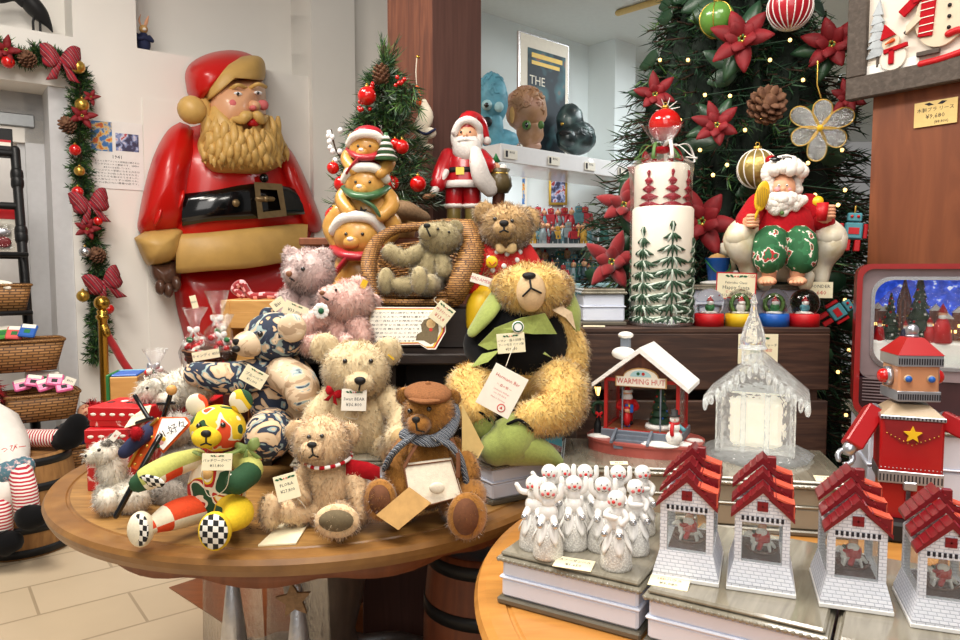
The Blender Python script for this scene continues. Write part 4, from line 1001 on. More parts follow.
b = B(); bow(b, T(*w.p(506, 250, -.07)), .03, 'pad_tan', tails=False); b.build('neck_bow', t)
b = B(); b.lathe([(0, 0), (.018, 0), (.018, .002), (.014, .005), (0, .006)], 'yellow', T(*w.p(492, 262, -.062)) @ R('X', 90) @ R('Y', -20)); b.tube([w.p(489, 262, -.072), w.p(492, 266, -.073), w.p(496, 262, -.072)], .0015, 'ink_red', seg=6); b.build('button_badge', t, 'round yellow badge')
pcard('white ribbon with pink lettering across the polka dot bear', 484, 281, 2.06, 27, 9, m='paper', holly=False, roll=-17, lines=[('MADAMEBEAR', .5, 0, 'ink_pink')], cat='ribbon', name='ribbon_label')

# lavender and pink bears
t, w, E, hd = bear('teddy_bear', 'pale lavender curly teddy bear looking left behind the pink bear', 'teddy bear', (307, 350), 2.08, dict(
    torso=(307, 314, 25, 32, .02, 20), head=(309, 271, 24, 21, -.02), muzzle=(295, 274, 11, 9, -.035, 11), ears=[(292, 256, 9, .02, -20), (322, 258, 10.5, .0, 20)],
    eyes=[(303, 269)], eye_r=2.2, nose=(289, 274, 3, 3), nose_mat='nose_brown', mouth=[[(290, 278), (294, 281)]],
    arms=[dict(pts=[(290, 298, -.02), (286, 315, -.05)], r=[10, 9]), dict(pts=[(322, 298, -.02), (326, 318, -.04)], r=[10, 9])]),
    fur='lavender', L=4.6, seed=21, dens=1.1)
t, w, E, hd = bear('teddy_bear', 'pale pink curly teddy bear tilted up with a white flower at its neck', 'teddy bear', (340, 350), 1.995, dict(
    torso=(340, 326, 30, 28, .02, 22), head=(349, 302, 25, 21, -.01), muzzle=(331, 296, 13, 10, -.025, 12), ears=[(358, 286, 10, .0, 20), (372, 302, 9, .03, 60)],
    eyes=[(336, 290)], eye_r=1.5, nose=(322, 293, 2.8, 2.4), nose_mat='nose_brown', mouth=[[(323, 297), (328, 300)]],
    arms=[dict(pts=[(322, 318, -.03), (306, 324, -.06), (302, 340, -.06)], r=[10, 10, 9]), dict(pts=[(356, 322, -.03), (362, 336, -.05)], r=[11, 10])],
    legs=[dict(pts=[(326, 342, -.03), (310, 344, -.09)], r=[10, 9]), dict(pts=[(350, 342, -.03), (346, 344, -.08)], r=[10, 9])]),
    fur='pink', L=4.6, seed=22, dens=1.1)
b = B(); b.box(.016, .002, .024, 'yellow', T(*w.p(364, 284, -.04)) @ R('Y', 25)); b.build('ear_flag', hd, 'yellow ear flag')
b = B()
for k in range(9): a = 2*PI*k/9; b.ell(w.p(321, 311, -.085)+V((.013*math.cos(a), 0, .013*math.sin(a))), (.009, .004, .009), 'white')
b.ell(w.p(321, 311, -.09), (.008, .005, .008), 'ink_green'); b.build('flower_corsage', t, 'white flower with green centre')
pcard('cream holly price tag tucked in front of the lavender bear', 295, 311, 1.92, 24, 15, roll=-24, lines=[('¥33,000', .3, -.05, 'ink')])
pcard('dark blue cream-edged hang tag beside the lavender bear', 278, 304, 1.93, 14, 10, roll=35, m='paper_cream', holly=False, lines=[('Bär', .5, 0, 'ink')], cat='tag')

# bear in the wicker chair
t, w, E, hd = bear('teddy_bear', 'olive-grey teddy bear looking up from the wicker armchair', 'teddy bear', (428, 292), 2.16, dict(
    torso=(429, 266, 19, 27, .0, 16), head=(441, 238, 20, 16, -.02), muzzle=(430, 232, 11, 9, -.03, 11), ears=[(455, 228, 8, .0, 20), (458, 244, 8, .02, 60)],
    eyes=[(438, 229), (449, 232)], eye_r=1.4, nose=(427, 226, 3.4, 2.6), mouth=[[(427, 229), (430, 236)]],
    arms=[dict(pts=[(420, 252, -.02), (404, 258, -.06), (390, 252, -.07)], r=[8, 8, 8]), dict(pts=[(440, 256, -.02), (444, 270, -.05)], r=[8, 8])],
    legs=[dict(pts=[(422, 284, -.02), (404, 286, -.06), (388, 282, -.08)], r=[9, 9, 9], foot=(386, 281, -.08, 6, 13, 8, (-1, -.5, 0))), dict(pts=[(434, 284, -.02), (426, 284, -.1), (420, 282, -.13)], r=[10, 10, 9], foot=(419, 280, -.14, 8, 13, 7, (-.3, -1, 0)))]),
    fur='olive', L=3.0, seed=25)
b = B(); b.box(.03, .012, .05, 'paper', T(*w.p(439, 262, -.075)) @ R('Z', -20) @ R('Y', 12)); tag(b.build('booklet'), 'tiny striped booklet held by the bear in the wicker armchair', 'booklet')
# the rest of the oak table
ramp_mat('floral', [(0, '#d8bd9a'), (.40, '#c9a987'), (.445, '#2a3346'), (.56, '#323d52'), (.575, '#93a6a6'), (.62, '#cdb292'), (.66, '#e2cdb0'), (.7, '#2b3447')], 'noise', 13, .9, distort=2.4, detail=1.5, interp='CONSTANT')
ramp_mat('floral_light', [(0, '#b79a7c'), (.45, '#d9c0a0'), (.58, '#e5d2b8'), (.62, '#9fb1b3'), (.68, '#39445a')], 'noise', 10, .9, distort=2.5, detail=2, interp='CONSTANT')
t, w, E, hd = bear('stuffed_bear', 'large navy and cream floral cloth bear slumped with its snout to the left', 'stuffed bear', (280, 462), 1.93, dict(
    torso=(284, 392, 36, 46, .02, 28), head=(275, 337, 31, 25, -.02, 24), muzzle=(249, 344, 16, 13, -.04, 16), ears=[(292, 328, 14, -.07, 10), (268, 316, 9, .03, -20)],
    eyes=[(260, 334)], eye_r=3.2, nose=(236, 342, 3.6, 3.4),
    arms=[dict(pts=[(268, 374, -.02), (228, 378, -.06), (196, 374, -.08)], r=[17, 16, 12]), dict(pts=[(284, 374, -.05), (300, 385, -.09), (302, 396, -.11)], r=[18, 18, 15])],
    legs=[dict(pts=[(276, 428, -.02), (270, 434, -.10), (268, 438, -.13)], r=[24, 24, 22]), dict(pts=[(300, 430, -.02), (302, 440, -.06)], r=[20, 18])]),
    seed=31, smooth=dict(all='floral', muzzle='floral_light', arm1='floral_light', ear0='floral_light'))
b = B(); b.ell(w.p(236, 349, -.10), (.011, .008, .009), 'nose_black'); b.build('mouth', hd)
pcard('cream price card hung on the arm of the floral cloth bear', 254, 377, 1.72, 24, 17, roll=-32, lines=[('ブルーベア', .22, .0, 'ink'), ('¥11,000', .2, -.26, 'ink')], string_px=[(246, 384, 1.72), (243, 392, 1.76), (240, 400, 1.8)])

def plush(name, label, cat, base, y, blobs, fur, L=4, seed=1, dens=60, parts=()):
    """Plush animal: one furry body from overlapping ellipsoids (px,py,rx,ry,dy,rz) plus named small parts."""
    w = Px(*base, y); t = thing(name, label, cat, w.o); b = B()
    for x, yy, rx, ry, dy, rz in blobs: b.ell(w.p(x, yy, dy), (rx*w.k, rz*w.k, ry*w.k), FUR[fur][1], seg=18, rings=12)
    b.fur(L*w.k, int(dens*sum(q[2]*q[3] for q in blobs)/10), FUR[fur][1], seed, mats=FUR[fur], w=L*w.k*.05); b.build('body', t)
    for nm, x, yy, rx, ry, dy, rz, mm, rot in parts:
        b = B(); b.ell(w.p(x, yy, dy), (rx*w.k, rz*w.k, ry*w.k), mm, R('Y', rot), seg=14, rings=10)
        if mm.startswith('fur_'): b.fur(L*w.k*.6, 300, mm, seed+len(nm), mats=FUR[mm[4:-1]], w=L*w.k*.06)
        b.build(nm, t)
    return t, w
t, w = plush('plush_dog', 'fluffy white plush husky with grey ears at the left table edge', 'plush dog', (118, 513), 1.63,
    [(120, 494, 24, 19, 0, 20), (112, 470, 14, 20, -.01, 13), (104, 453, 14, 12, -.02, 12), (94, 456, 9, 7, -.035, 7), (132, 498, 17, 14, -.03, 14), (108, 500, 12, 12, -.05, 12)], 'white', L=5, seed=41,
    parts=[('ear', 111, 441, 4, 8, -.01, 3, 'fur_husky0', 15), ('ear', 118, 446, 5, 8, .01, 3, 'fur_husky0', 25), ('nose', 87, 456, 2.4, 2, -.045, 2, 'nose_black', 0), ('eye', 99, 450, 1.8, 1.8, -.056, 1.8, 'eye_black', 0), ('brow', 106, 443, 4, 2, -.03, 3, 'fur_husky1', 20)])
pcard('small white paper tag on the ear of the plush husky', 115, 436, 1.60, 6, 11, roll=-40, m='paper', holly=False, lines=[('¥', .4, 0, 'ink_red')])
t, w = plush('plush_dog', 'long-haired cream plush dog lying on the red gift box', 'plush dog', (176, 404), 1.90,
    [(182, 388, 28, 16, 0, 17), (150, 391, 13, 11, -.04, 11), (142, 395, 8, 6, -.055, 6), (200, 380, 16, 14, .02, 14), (166, 398, 14, 8, -.04, 10)], 'white', L=7, seed=43,
    parts=[('nose', 135, 396, 2.2, 2, -.07, 2, 'nose_black', 0), ('eye', 147, 388, 1.6, 1.6, -.08, 1.6, 'eye_black', 0), ('ear', 156, 386, 6, 8, -.05, 4, 'fur_white1', -30)])
t, w = plush('plush_goat', 'grey fluffy plush animal wearing a white lettered bib and orange jacket', 'plush animal', (180, 508), 1.73,
    [(182, 474, 25, 34, 0, 20), (178, 430, 19, 17, .0, 16), (170, 494, 18, 15, -.05, 14), (196, 494, 16, 14, -.03, 13)], 'grey', L=5, seed=47)
mat('bib_white', '#e9e6e2', .85, var=.03)
def quad(b, q, m, th=.003):
    n = (q[1]-q[0]).cross(q[-1]-q[0]).normalized(); N_ = len(q)
    b.add(q+[p-n*th for p in q], [tuple(range(N_)), tuple(range(2*N_-1, N_-1, -1))]+[(i, i+N_, (i+1) % N_+N_, (i+1) % N_) for i in range(N_)], m, False); return n
b = B(); q = [w.p(152, 443, -.13), w.p(163, 453, -.14), w.p(191, 424, -.12), w.p(186, 417, -.11), w.p(161, 417, -.11)]; quad(b, q, 'orange', .004)
q2 = [w.p(154, 441, -.134), w.p(163, 450, -.144), w.p(188, 423, -.124), w.p(184, 418, -.114), w.p(162, 418.5, -.114)]; n = quad(b, q2, 'bib_white', .002)
b.text('1-好々', .022, 'ink', frame(w.p(174, 429, -.136), w.p(184, 424, 0)-w.p(164, 434, 0), V((0, 0, 1))))
b.ell(w.p(160, 442, -.138), (.008, .002, .008), 'pink'); b.ell(w.p(163, 439, -.138), (.006, .002, .006), 'yellow'); b.ell(w.p(158, 446, -.139), (.005, .002, .005), 'ink_green'); b.build('bib', t, 'white lettered bib with orange trim')
b = B(); q = [w.p(129, 466, -.12), w.p(136, 470, -.13), w.p(150, 448, -.14), w.p(160, 434, -.13), w.p(158, 419, -.11), w.p(150, 426, -.10)]; quad(b, q, 'orange', .014)
for x, y in ((135, 464), (141, 455), (147, 446), (152, 437)): b.ell(w.p(x, y, -.15), .0035, 'gold', seg=8, rings=6)
b.tube([w.p(129, 466, -.125), w.p(150, 426, -.105), w.p(158, 419, -.115)], .004, 'gold', seg=6); b.build('jacket', t, 'orange jacket with gold buttons')
b = B(); b.tube([w.p(152, 430, -.09), w.p(140, 438, -.13), w.p(125, 452, -.15)], [.02, .018, .015], 'navy', sub=4); b.ell(w.p(124, 454, -.15), (.012, .01, .011), 'orange'); b.build('sleeve', t)
b = B(); b.ell(w.p(136, 433, -.16), .014, 'red_cloth'); b.fur(.006, 400, 'red_cloth', 5); b.build('pompom', t)
o = B(); o.tube([P(116, 516, 1.50), P(147, 459, 1.53), P(160, 436, 1.56)], .0065, 'black_gloss', sub=3); tag(o.build('baton'), 'long black stick leaning on the table between the plush husky and the patchwork bear', 'stick')
s_ = thing('toy_sword', 'black toy sword handle with a wooden ball pommel above the lettered bib', 'toy sword', P(165, 414, 1.68)); so = P(165, 414, 1.68)
b = B(); b.tube([P(164, 416, 1.68)-so, P(170, 396, 1.68)-so], .006, 'black_gloss'); b.build('grip', s_)
b = B(); b.tube([P(158, 404, 1.68)-so, P(174, 403, 1.68)-so], .004, 'black_gloss'); b.build('crossguard', s_)
b = B(); b.ell(P(171.5, 390, 1.68)-so, .0125, 'light_wood'); b.build('pommel', s_)
o = B(); o.tube([P(135, 396, 1.72), P(149, 419, 1.70)], .0055, 'black_gloss'); o.tube([P(137, 423, 1.71), P(152, 418, 1.69)], .005, 'black_gloss'); tag(o.build('black_stick'), 'short black cane with crossbar poking up in front of the cream plush dog', 'stick')
booklet('cream paper sheet folded behind the black cane near the red gift boxes', [P(124, 428, 1.76), P(146, 421, 1.74), P(151, 405, 1.77), P(137, 408, 1.79)], lines=2)

# red gift boxes
ramp_mat('gift_red', [(0, '#a81a1a'), (.52, '#bb2420'), (.6, '#e7d3c4'), (.63, '#b5221e'), (1, '#8c1212')], 'noise', 26, .5, detail=2, distort=1)
def gift_box(label, loc, w_, d, h, rz):
    t = thing('gift_box', label, 'box', loc, rz, group='red printed gift boxes')
    b = B(); b.box(w_, d, h-.03, 'gift_red', z0=True, bev=.002); b.build('body', t)
    b = B(); b.box(w_+.004, d+.004, .034, 'red', T(0, 0, h-.034), .002, True)
    for i in range(6): b.ell((-w_/2+(i+.5)*w_/6, -d/2-.002, h-.018), (.008, .0015, .004), 'paper', seg=8, rings=5)
    for i in range(5): b.ell((-w_/2+(i+.7)*w_/6, .02*(i % 2), h), (.01, .012, .0012), 'paper' if i % 2 else 'black', seg=8, rings=5)
    b.build('lid', t)
c = PZ(112, 492, TZ)
gift_box('red printed gift box behind the white plush husky, closest to the table edge', (c.x, c.y+.09, TZ), .15, .15, .155, 8)
gift_box('flat red printed gift box stacked on the other behind the plush husky', (c.x+.01, c.y+.10, TZ+.156), .15, .14, .05, -4)
gift_box('red gift box under the long-haired cream plush dog', (P(178, 410, 1.95).x, 1.97, TZ), .18, .16, .19, 4)
# book-shaped wooden box
t = thing('wooden_box', 'slim book-like wooden box with green edges behind the red gift boxes', 'box', (P(126, 400, 2.1).x, 2.12, TZ), 12)
b = B(); b.box(.075, .11, .24, 'light_wood', z0=True, bev=.002); b.build('body', t)
b = B(); b.box(.009, .12, .247, 'green', T(-.042, 0, 0), .002, True); b.box(.085, .012, .247, 'teal', T(0, .058, 0), .002, True); b.build('cover', t)
b = B(); b.box(.07, .1, .006, 'blue', T(0, 0, .24), .002, True); b.build('cushion', t)

# cellophane bags and the basket of candy
def cello_bag(label, loc, r, h, fill, seed, tie='white', name='candy_bag', cat='candy bag', group=None):
    t = thing(name, label, cat, loc, group=group); rg = random.Random(seed); b = B(); ph = [rg.uniform(0, 6) for _ in range(4)]
    def f(a, q, z): return q*(1+.12*math.sin(5*a+ph[0]+z*30)+.08*math.sin(11*a+ph[1]-z*50))
    b.lathe([(r*.6, 0), (r, h*.06), (r*1.05, h*.3), (r*.85, h*.48), (r*.25, h*.62), (r*.2, h*.65), (r*.45, h*.8), (r*.8, h)], 'cello', seg=26, fn=f, caps=False); b.build('wrapper', t)
    for i in range(fill*2):
        b = B(); a = rg.uniform(0, 6.3); q = r*.62*math.sqrt(rg.random()); z = r*.25+rg.random()*h*.5; kind = rg.choice(['red', 'white', 'red_gloss', 'green', 'pink', 'red', 'paper'])
        c = V((q*math.cos(a), q*math.sin(a), z)); b.ell(c, (r*.25, r*.2, r*.22), kind, R('Z', rg.uniform(0, 180)), seg=10, rings=6)
        if i % 2: b.tube([c+V((-r*.2, 0, 0)), c+V((r*.2, 0, r*.1))], r*.07, 'white', seg=6)
        b.build('candy', t)
    b = B(); b.lathe([(r*.2, h*.61), (r*.27, h*.63), (r*.2, h*.66)], tie, seg=14, caps=False); bow(b, T(0, -r*.25, h*.64), r*.45, tie); b.build('tie', t)
    return t
bp_ = P(212, 372, 2.2)
mat('maroon', '#4a1c1a', .8, var=.15)
o = B(); o.box(.17, .15, .23, 'maroon', z0=True, bev=.006); o = tag(o.build('pedestal_box'), 'plain maroon box under the basket of candy bags', 'box'); o.location = (bp_.x, bp_.y, TZ)
t = thing('basket', 'small dark wicker basket filled with cellophane candy bags', 'basket', (bp_.x, bp_.y, TZ+.23))
b = B(); b.lathe([(0, 0), (.06, 0), (.08, .07), (.084, .075), (.076, .075), (.06, .008), (0, .008)], 'wicker_dark', seg=28); b.build('body', t)
b = B(); b.tube([(.081*math.cos(a), .081*math.sin(a), .074) for a in np.linspace(0, 2*PI, 30)[:-1]], .005, 'wicker_dark', closed=True, seg=6); b.build('rim', t)
cello_bag('tall cellophane bag of red and white candy at the left in the dark basket', (bp_.x-.045, bp_.y-.01, TZ+.245), .042, .19, 16, 2, group='candy bags in the basket')
cello_bag('tallest cellophane candy bag with peaked top at the back of the dark basket', (bp_.x+.012, bp_.y+.03, TZ+.245), .045, .24, 16, 3, group='candy bags in the basket')
cello_bag('cellophane bag of dark and pink sweets at the right of the dark basket', (bp_.x+.045, bp_.y-.03, TZ+.245), .038, .17, 16, 4, group='candy bags in the basket')
pcard('blank-edged cream label card lying on the front of the candy basket', 206, 355, 2.09, 26, 9, roll=8, holly=False, lines=[('キャンディ ¥550', .4, 0, 'ink')])
pcard('little cream tag sticking up from the left candy bag', 194, 302, 2.14, 6, 13, roll=14, holly=False, lines=[('¥550', .2, 0, 'ink')])
cp = P(158, 402, 2.08)
o = B(); o.box(.13, .1, .18, 'maroon', z0=True, bev=.005); o = tag(o.build('pedestal_box'), 'plain maroon box under the gift bag with the silver bow', 'box'); o.location = (cp.x+.02, cp.y, TZ)
cello_bag('clear gift bag tied with a silver bow left of the candy basket', (cp.x-.005, cp.y, TZ+.18), .042, .14, 8, 8, tie='silver_foil', name='gift_bag', cat='gift bag')
o = B(); o.box(.055, .05, .06, 'red_cloth', z0=True, bev=.004); o = tag(o.build('gift_box'), 'tiny red velvet box beside the silver-bowed gift bag', 'box'); o.location = (cp.x+.055, cp.y+.01, TZ+.18)

# candy cane garland lying on the cubby, black cat figure beside it
cz = TZ+.45
o = B(); pts = [(-.80, 2.42, cz+.014), (-.825, 2.42, cz+.035), (-.80, 2.42, cz+.055), (-.77, 2.42, cz+.014), (-.72, 2.42, cz+.014), (-.66, 2.42, cz+.016), (-.645, 2.42, cz+.05), (-.64, 2.42, cz+.10)]
o.tube(pts, .012, 'red_velvet', sub=8, seg=10, mfn=lambda a, q: 'pink' if int((a*26+q*2)) % 3 == 0 else 'red_velvet'); tag(o.build('candy_cane'), 'striped red candy cane ornament lying on the wooden cubby', 'candy cane')
t = thing('cat_figurine', 'black cat figurine beside a green book near the stacked bear totem', 'figurine', (P(314, 258, 2.42).x, 2.42, TZ+.44+.0))
b = B(); b.lathe([(0, -.44), (.03, -.44), (.03, .0), (.028, .02), (.02, .09), (.015, .1), (0, .1)], 'black', seg=16); b.build('body', t)
b = B(); b.ell((0, -.005, .115), (.022, .022, .02), 'black')
for s_ in (-1, 1): b.lathe([(.008, 0), (0, .018)], 'black', T(s_*.012, 0, .128), seg=8)
b.build('head', t)

# sign standing on the riser, wicker armchair, price tag
so = P(405, 328, 1.975); nrm = V((0, -1, .28)); sg = thing('info_sign', 'white lettered sign with red and yellow border below the wicker armchair', 'sign', so)
Ms = frame((0, 0, 0), (1, .02, -.0), (0, .27, 1)); kk = 1.975/F
def sgp(x, y): return ((x-405)*kk, (328-y)*kk)
poly = [sgp(367, 306.5), sgp(441, 307), sgp(446, 318), sgp(446, 332), sgp(436, 350), sgp(428, 350), sgp(420, 345), sgp(362, 346)]
b = B(); b.prism(poly, .003, 'paper', Ms)
def inset(f): cx, cy = sgp(405, 328); return [(cx+(x-cx)*f, cy+(y-cy)*(f-.03 if f < 1 else 1)) for x, y in poly]
b.prism(inset(.975), .0034, 'red', Ms); b.prism(inset(.935), .0038, 'yellow', Ms); b.prism(inset(.89), .0042, 'paper', Ms); b.build('board', sg)
b = B()
jp = ['サンタベア 柳の椅子にすわる冬のくま', '手づくりのモヘア素材と麦わらで', '一点一点仕上げた限定の作品です', '胸のボタンと耳の札が証です', '椅子つき 数に限りがあります', 'お早めにごらんください', 'ドイツ製 クリスマス限定', '送料は別途いただきます']
for i, s_ in enumerate(jp):
    v_, f_ = text_geo(s_); wd = max(p.x for p in v_)-min(p.x for p in v_); sz = .0105; L_ = (64-3.2*max(0, i-2) if i else 70)*kk
    b.text(s_, 1, 'ink', Ms @ T(sgp(371, 0)[0]+L_*.46, sgp(0, 313+i*4.1)[1], .0046) @ S(L_*.92/wd, sz*.62, 1))
b.build('lettering', sg)
b = B(); b.prism([sgp(*q) for q in [(424, 320), (432, 317), (438, 320), (439, 332), (437, 342), (431, 345), (424, 341), (416, 341), (417, 335), (422, 332), (421, 325)]], .0046, 'olive_felt' if False else 'pad_olive', Ms); b.prism([(sgp(431, 330)[0]+x, sgp(431, 330)[1]+y) for x, y in circle(.005, 10)], .005, 'ink_red', Ms); b.prism([(sgp(431, 324)[0]+x, sgp(431, 324)[1]+y) for x, y in circle(.013, 12)], .0048, 'pad_tan', Ms); b.build('picture', sg)
pcard('diamond-turned cream price tag hanging from the wicker armchair', 442, 314, 1.96, 19, 21, roll=-38, m='paper_cream', lines=[('椅子付ベア', .16, .08, 'ink_red'), ('¥13,8', .24, -.2, 'ink_red')], string_px=[(438, 304, 1.98), (434, 300, 2.02), (436, 297, 2.03)])
co = P(425, 306, 2.18); ch = thing('wicker_armchair', 'small wicker armchair with rolled arms under the olive-grey bear', 'chair', (co.x, co.y, R2Z)); kc = 2.16/F
def cpx(x, y, dy=0): q = P(x, y, 2.18+dy)-co; q.z += co.z-R2Z; return q
b = B(); b.box(.20, .17, .012, 'wicker', T(-.005, -.0, .035), .004)
for i in range(10): b.tube([(-.1, -.082+i*.018, .043), (.095, -.082+i*.018, .043)], .005, 'wicker', seg=6)
b.build('seat', ch)
b = B(); NA = 46
def backp(a, h):                                           # a 0..1 round the back from arm to arm, h height
    th = rad(205-230*a+0); rr = .105+.028*h/.16
    return V((-.003+rr*math.cos(th)*1.08, -.005+.09*math.sin(th)*(1+.2*h/.16)-.01, h))
def backh(a): return .055+.12*math.sin(PI*min(1, max(0, a)))**.8
for r_ in range(16):
    h0 = r_/15; pts = []
    for i in range(NA+1):
        a = i/NA; p = backp(a, .02+backh(a)*h0); p += V((p.x, p.y, 0)).normalized()*.003*(1 if (i+r_) % 2 else -1); pts.append(p)
    b.tube(pts, .0052, 'wicker', seg=6)
b.build('backrest', ch)
b = B()
for i in range(0, NA+1, 3): a = i/NA; b.tube([backp(a, .01), backp(a, .02+backh(a))], .0035, 'wicker', seg=6)
b.build('stakes', ch)
for nm, q, rr in (('armrest', [(378, 240, .06), (370, 256, .0), (369, 275, -.05), (376, 296, -.07)], [.019, .022, .021, .016]), ('armrest', [(466, 228, .06), (474, 240, .0), (470, 262, -.06), (460, 284, -.09), (455, 298, -.09)], [.03, .036, .038, .034, .026]), ('top_roll', [(378, 240, .06), (395, 230, .09), (425, 226, .1), (450, 224, .09), (466, 228, .06)], [.017, .014, .013, .016, .026])):
    b = B(); pts = catmull([cpx(*p) for p in q], 14); rs = [v.x*(1+(.1 if i % 2 else -.06)) for i, v in enumerate(catmull([V((a, 0, 0)) for a in rr], 14))]; b.tube(pts, rs, 'wicker', seg=14)
    n = len(pts)
    for j in range(10):                                    # weave strands running along the roll
        aa = 2*PI*j/10; b.tube([p+V((math.cos(aa)*r_*.9, 0, math.sin(aa)*r_*.9)) for p, r_ in zip(pts, rs)], .0028, 'wicker', seg=5)
    b.build(nm, ch)
b = B(); b.tube([cpx(378, 301, -.09), cpx(410, 303, -.1), cpx(450, 301, -.09)], .011, 'wicker', sub=6, seg=10); b.build('front_rail', ch)
for x in (377, 453):
    for dy in (-.08, .06):
        b = B(); q = cpx(x, 300, dy); b.tube([(q.x, q.y, .04), (q.x, q.y, .006)], .007, 'wicker', seg=8); b.build('leg', ch)
# stacked bear totem
ramp_mat('ceramic_bear', [(0, '#8a5620'), (.4, '#c08a3f'), (.65, '#d9a655'), (1, '#e6bd70')], 'noise', 22, .35, detail=4, coat=.25, bump=.3)
mat('ceramic_red', '#a8202c', .35, coat=.3, var=.15, scale=40); mat('ceramic_green', '#3d6640', .35, coat=.3, var=.2, scale=40); mat('ceramic_white', '#e9e4dc', .5, var=.05, bump=.5, bscale=300)
w = Px(358, 285, 2.36); k = w.k
tt = thing('bear_totem', 'tall glazed ornament of three stacked teddy bears in Santa hats', 'ornament', (w.o.x, w.o.y, R2Z)); dz = w.o.z-R2Z
def tp(x, y, dy=0): q = w.p(x, y, dy); q.z += dz; return q
for cx, hy, by, sc_, scarf in ((366, 148, 165, .80, 'ceramic_red'), (365, 184, 206, .95, 'ceramic_green'), (357, 236, 268, 1.1, 'ceramic_red')):
    b = B(); b.ell(tp(cx+4, by+6, .01), (25*sc_*k, 22*sc_*k, 30*sc_*k), 'ceramic_bear', seg=20, rings=14)
    b.tube([tp(cx+20*sc_, by-16*sc_, 0), tp(cx+28*sc_, by-2, -.02), tp(cx+18*sc_, by+10*sc_, -.06)] if sc_ < 1.05 else [tp(cx+22, by-24, 0), tp(cx+36, by-40, 0), tp(cx+26, by-58, -.02)], [8*sc_*k, 9*sc_*k, 7*sc_*k], 'ceramic_bear', sub=4)
    b.tube([tp(cx-18*sc_, by-16*sc_, 0), tp(cx-24*sc_, by-6, -.02), tp(cx-16*sc_, by+6*sc_, -.06)] if sc_ < 1.05 else [tp(cx-18, by-24, 0), tp(cx-26, by-42, 0), tp(cx-18, by-56, -.02)], [8*sc_*k, 8*sc_*k, 7*sc_*k], 'ceramic_bear', sub=4)
    if sc_ > 1.05:
        for sx in (-1, 1): b.tube([tp(cx+sx*12, by+18, 0), tp(cx+sx*16, by+24, -.07), tp(cx+sx*15, by+20, -.10)], [12*k, 11*k, 9*k], 'ceramic_bear', sub=3)
    o = b.build('body', tt)
    if sc_ < 1.05:
        c2 = B(); c2.prism(star(6*k, 2.6*k), .002, 'black', T(*tp(cx-3, by+6, -22*sc_*k-.006)) @ FRONT @ R('Z', 10)); c2.build('star_mark', o)
    b = B(); hc = tp(cx, hy, -.02); hr = (21*sc_*k, 18*sc_*k, 19*sc_*k); b.ell(hc, hr, 'ceramic_bear', seg=20, rings=14)
    for sx in (-1, 1): b.ell(tp(cx+sx*17*sc_, hy-13*sc_, .0), (6*sc_*k, 3*sc_*k, 6*sc_*k), 'ceramic_bear', seg=12, rings=8)
    mz = tp(cx-5*sc_, hy+6*sc_, -.02-15*sc_*k); b.ell(mz, (7.5*sc_*k, 6*sc_*k, 6*sc_*k), 'ceramic_bear', seg=14, rings=10); h_ = b.build('head', tt)
    b = B(); b.ell(mz+V((-.001, -5*sc_*k, 3*sc_*k)), (3*sc_*k, 2*sc_*k, 2*sc_*k), 'white_gloss'); b.build('nose', h_)
    for sx in (-10, 5):
        b = B(); b.ell(w.on(cx+sx*sc_, hy-2, [(w.p(cx, hy, -.02), hr)])+V((0, 0, dz)), 1.6*sc_*k, 'eye_black', seg=8, rings=6); b.build('eye', h_)
    b = B(); pts = [tp(cx-21*sc_, hy-5*sc_, -.03), tp(cx-14*sc_, hy-15*sc_, -.06), tp(cx, hy-18*sc_, -.07), tp(cx+14*sc_, hy-15*sc_, -.06), tp(cx+22*sc_, hy-5*sc_, -.03)]
    b.tube(pts, 5*sc_*k, 'ceramic_white', sub=5); b.ell(tp(cx+2, hy-16*sc_, -.01), (19*sc_*k, 15*sc_*k, 12*sc_*k), 'ceramic_red', seg=18, rings=10); b.build('santa_hat', tt)
    b = B(); yy = by-14*sc_
    b.tube([tp(cx-20*sc_, yy-4, -.01), tp(cx-10*sc_, yy+3, -22*sc_*k-.01), tp(cx+8*sc_, yy+3, -22*sc_*k-.01), tp(cx+22*sc_, yy-4, -.01)], 6*sc_*k, scarf, sub=5, flat=.7)
    b.tube([tp(cx-8*sc_, yy+4, -22*sc_*k-.014), tp(cx-16*sc_ if scarf == 'ceramic_red' else cx+8*sc_, yy+14*sc_, -22*sc_*k-.012), tp(cx-22*sc_ if scarf == 'ceramic_red' else cx+14*sc_, yy+22*sc_, -22*sc_*k-.006)], [6*sc_*k, 6*sc_*k, 5*sc_*k], scarf, sub=4, flat=.4); b.build('scarf', tt)
b = B()
for i in range(4): b.lathe([(12*k*(1-.2*i), 0), (4*k*(1-.2*i), 9*k)], 'ceramic_green', T(*tp(386, 160-i*6, -.06)), seg=12); b.lathe([(11*k*(1-.2*i), 2.5*k), (7*k*(1-.2*i), 5.5*k)], 'ceramic_white', T(*tp(386, 160-i*6, -.06)) @ S(1.04, 1.04, 1), seg=12)
b.build('little_tree', tt)
b = B(); b.lathe([(0, 0), (.075, 0), (.075, .03), (0, .03)], 'ceramic_bear', T(.0, 0, 0), seg=24); b.build('base', tt)

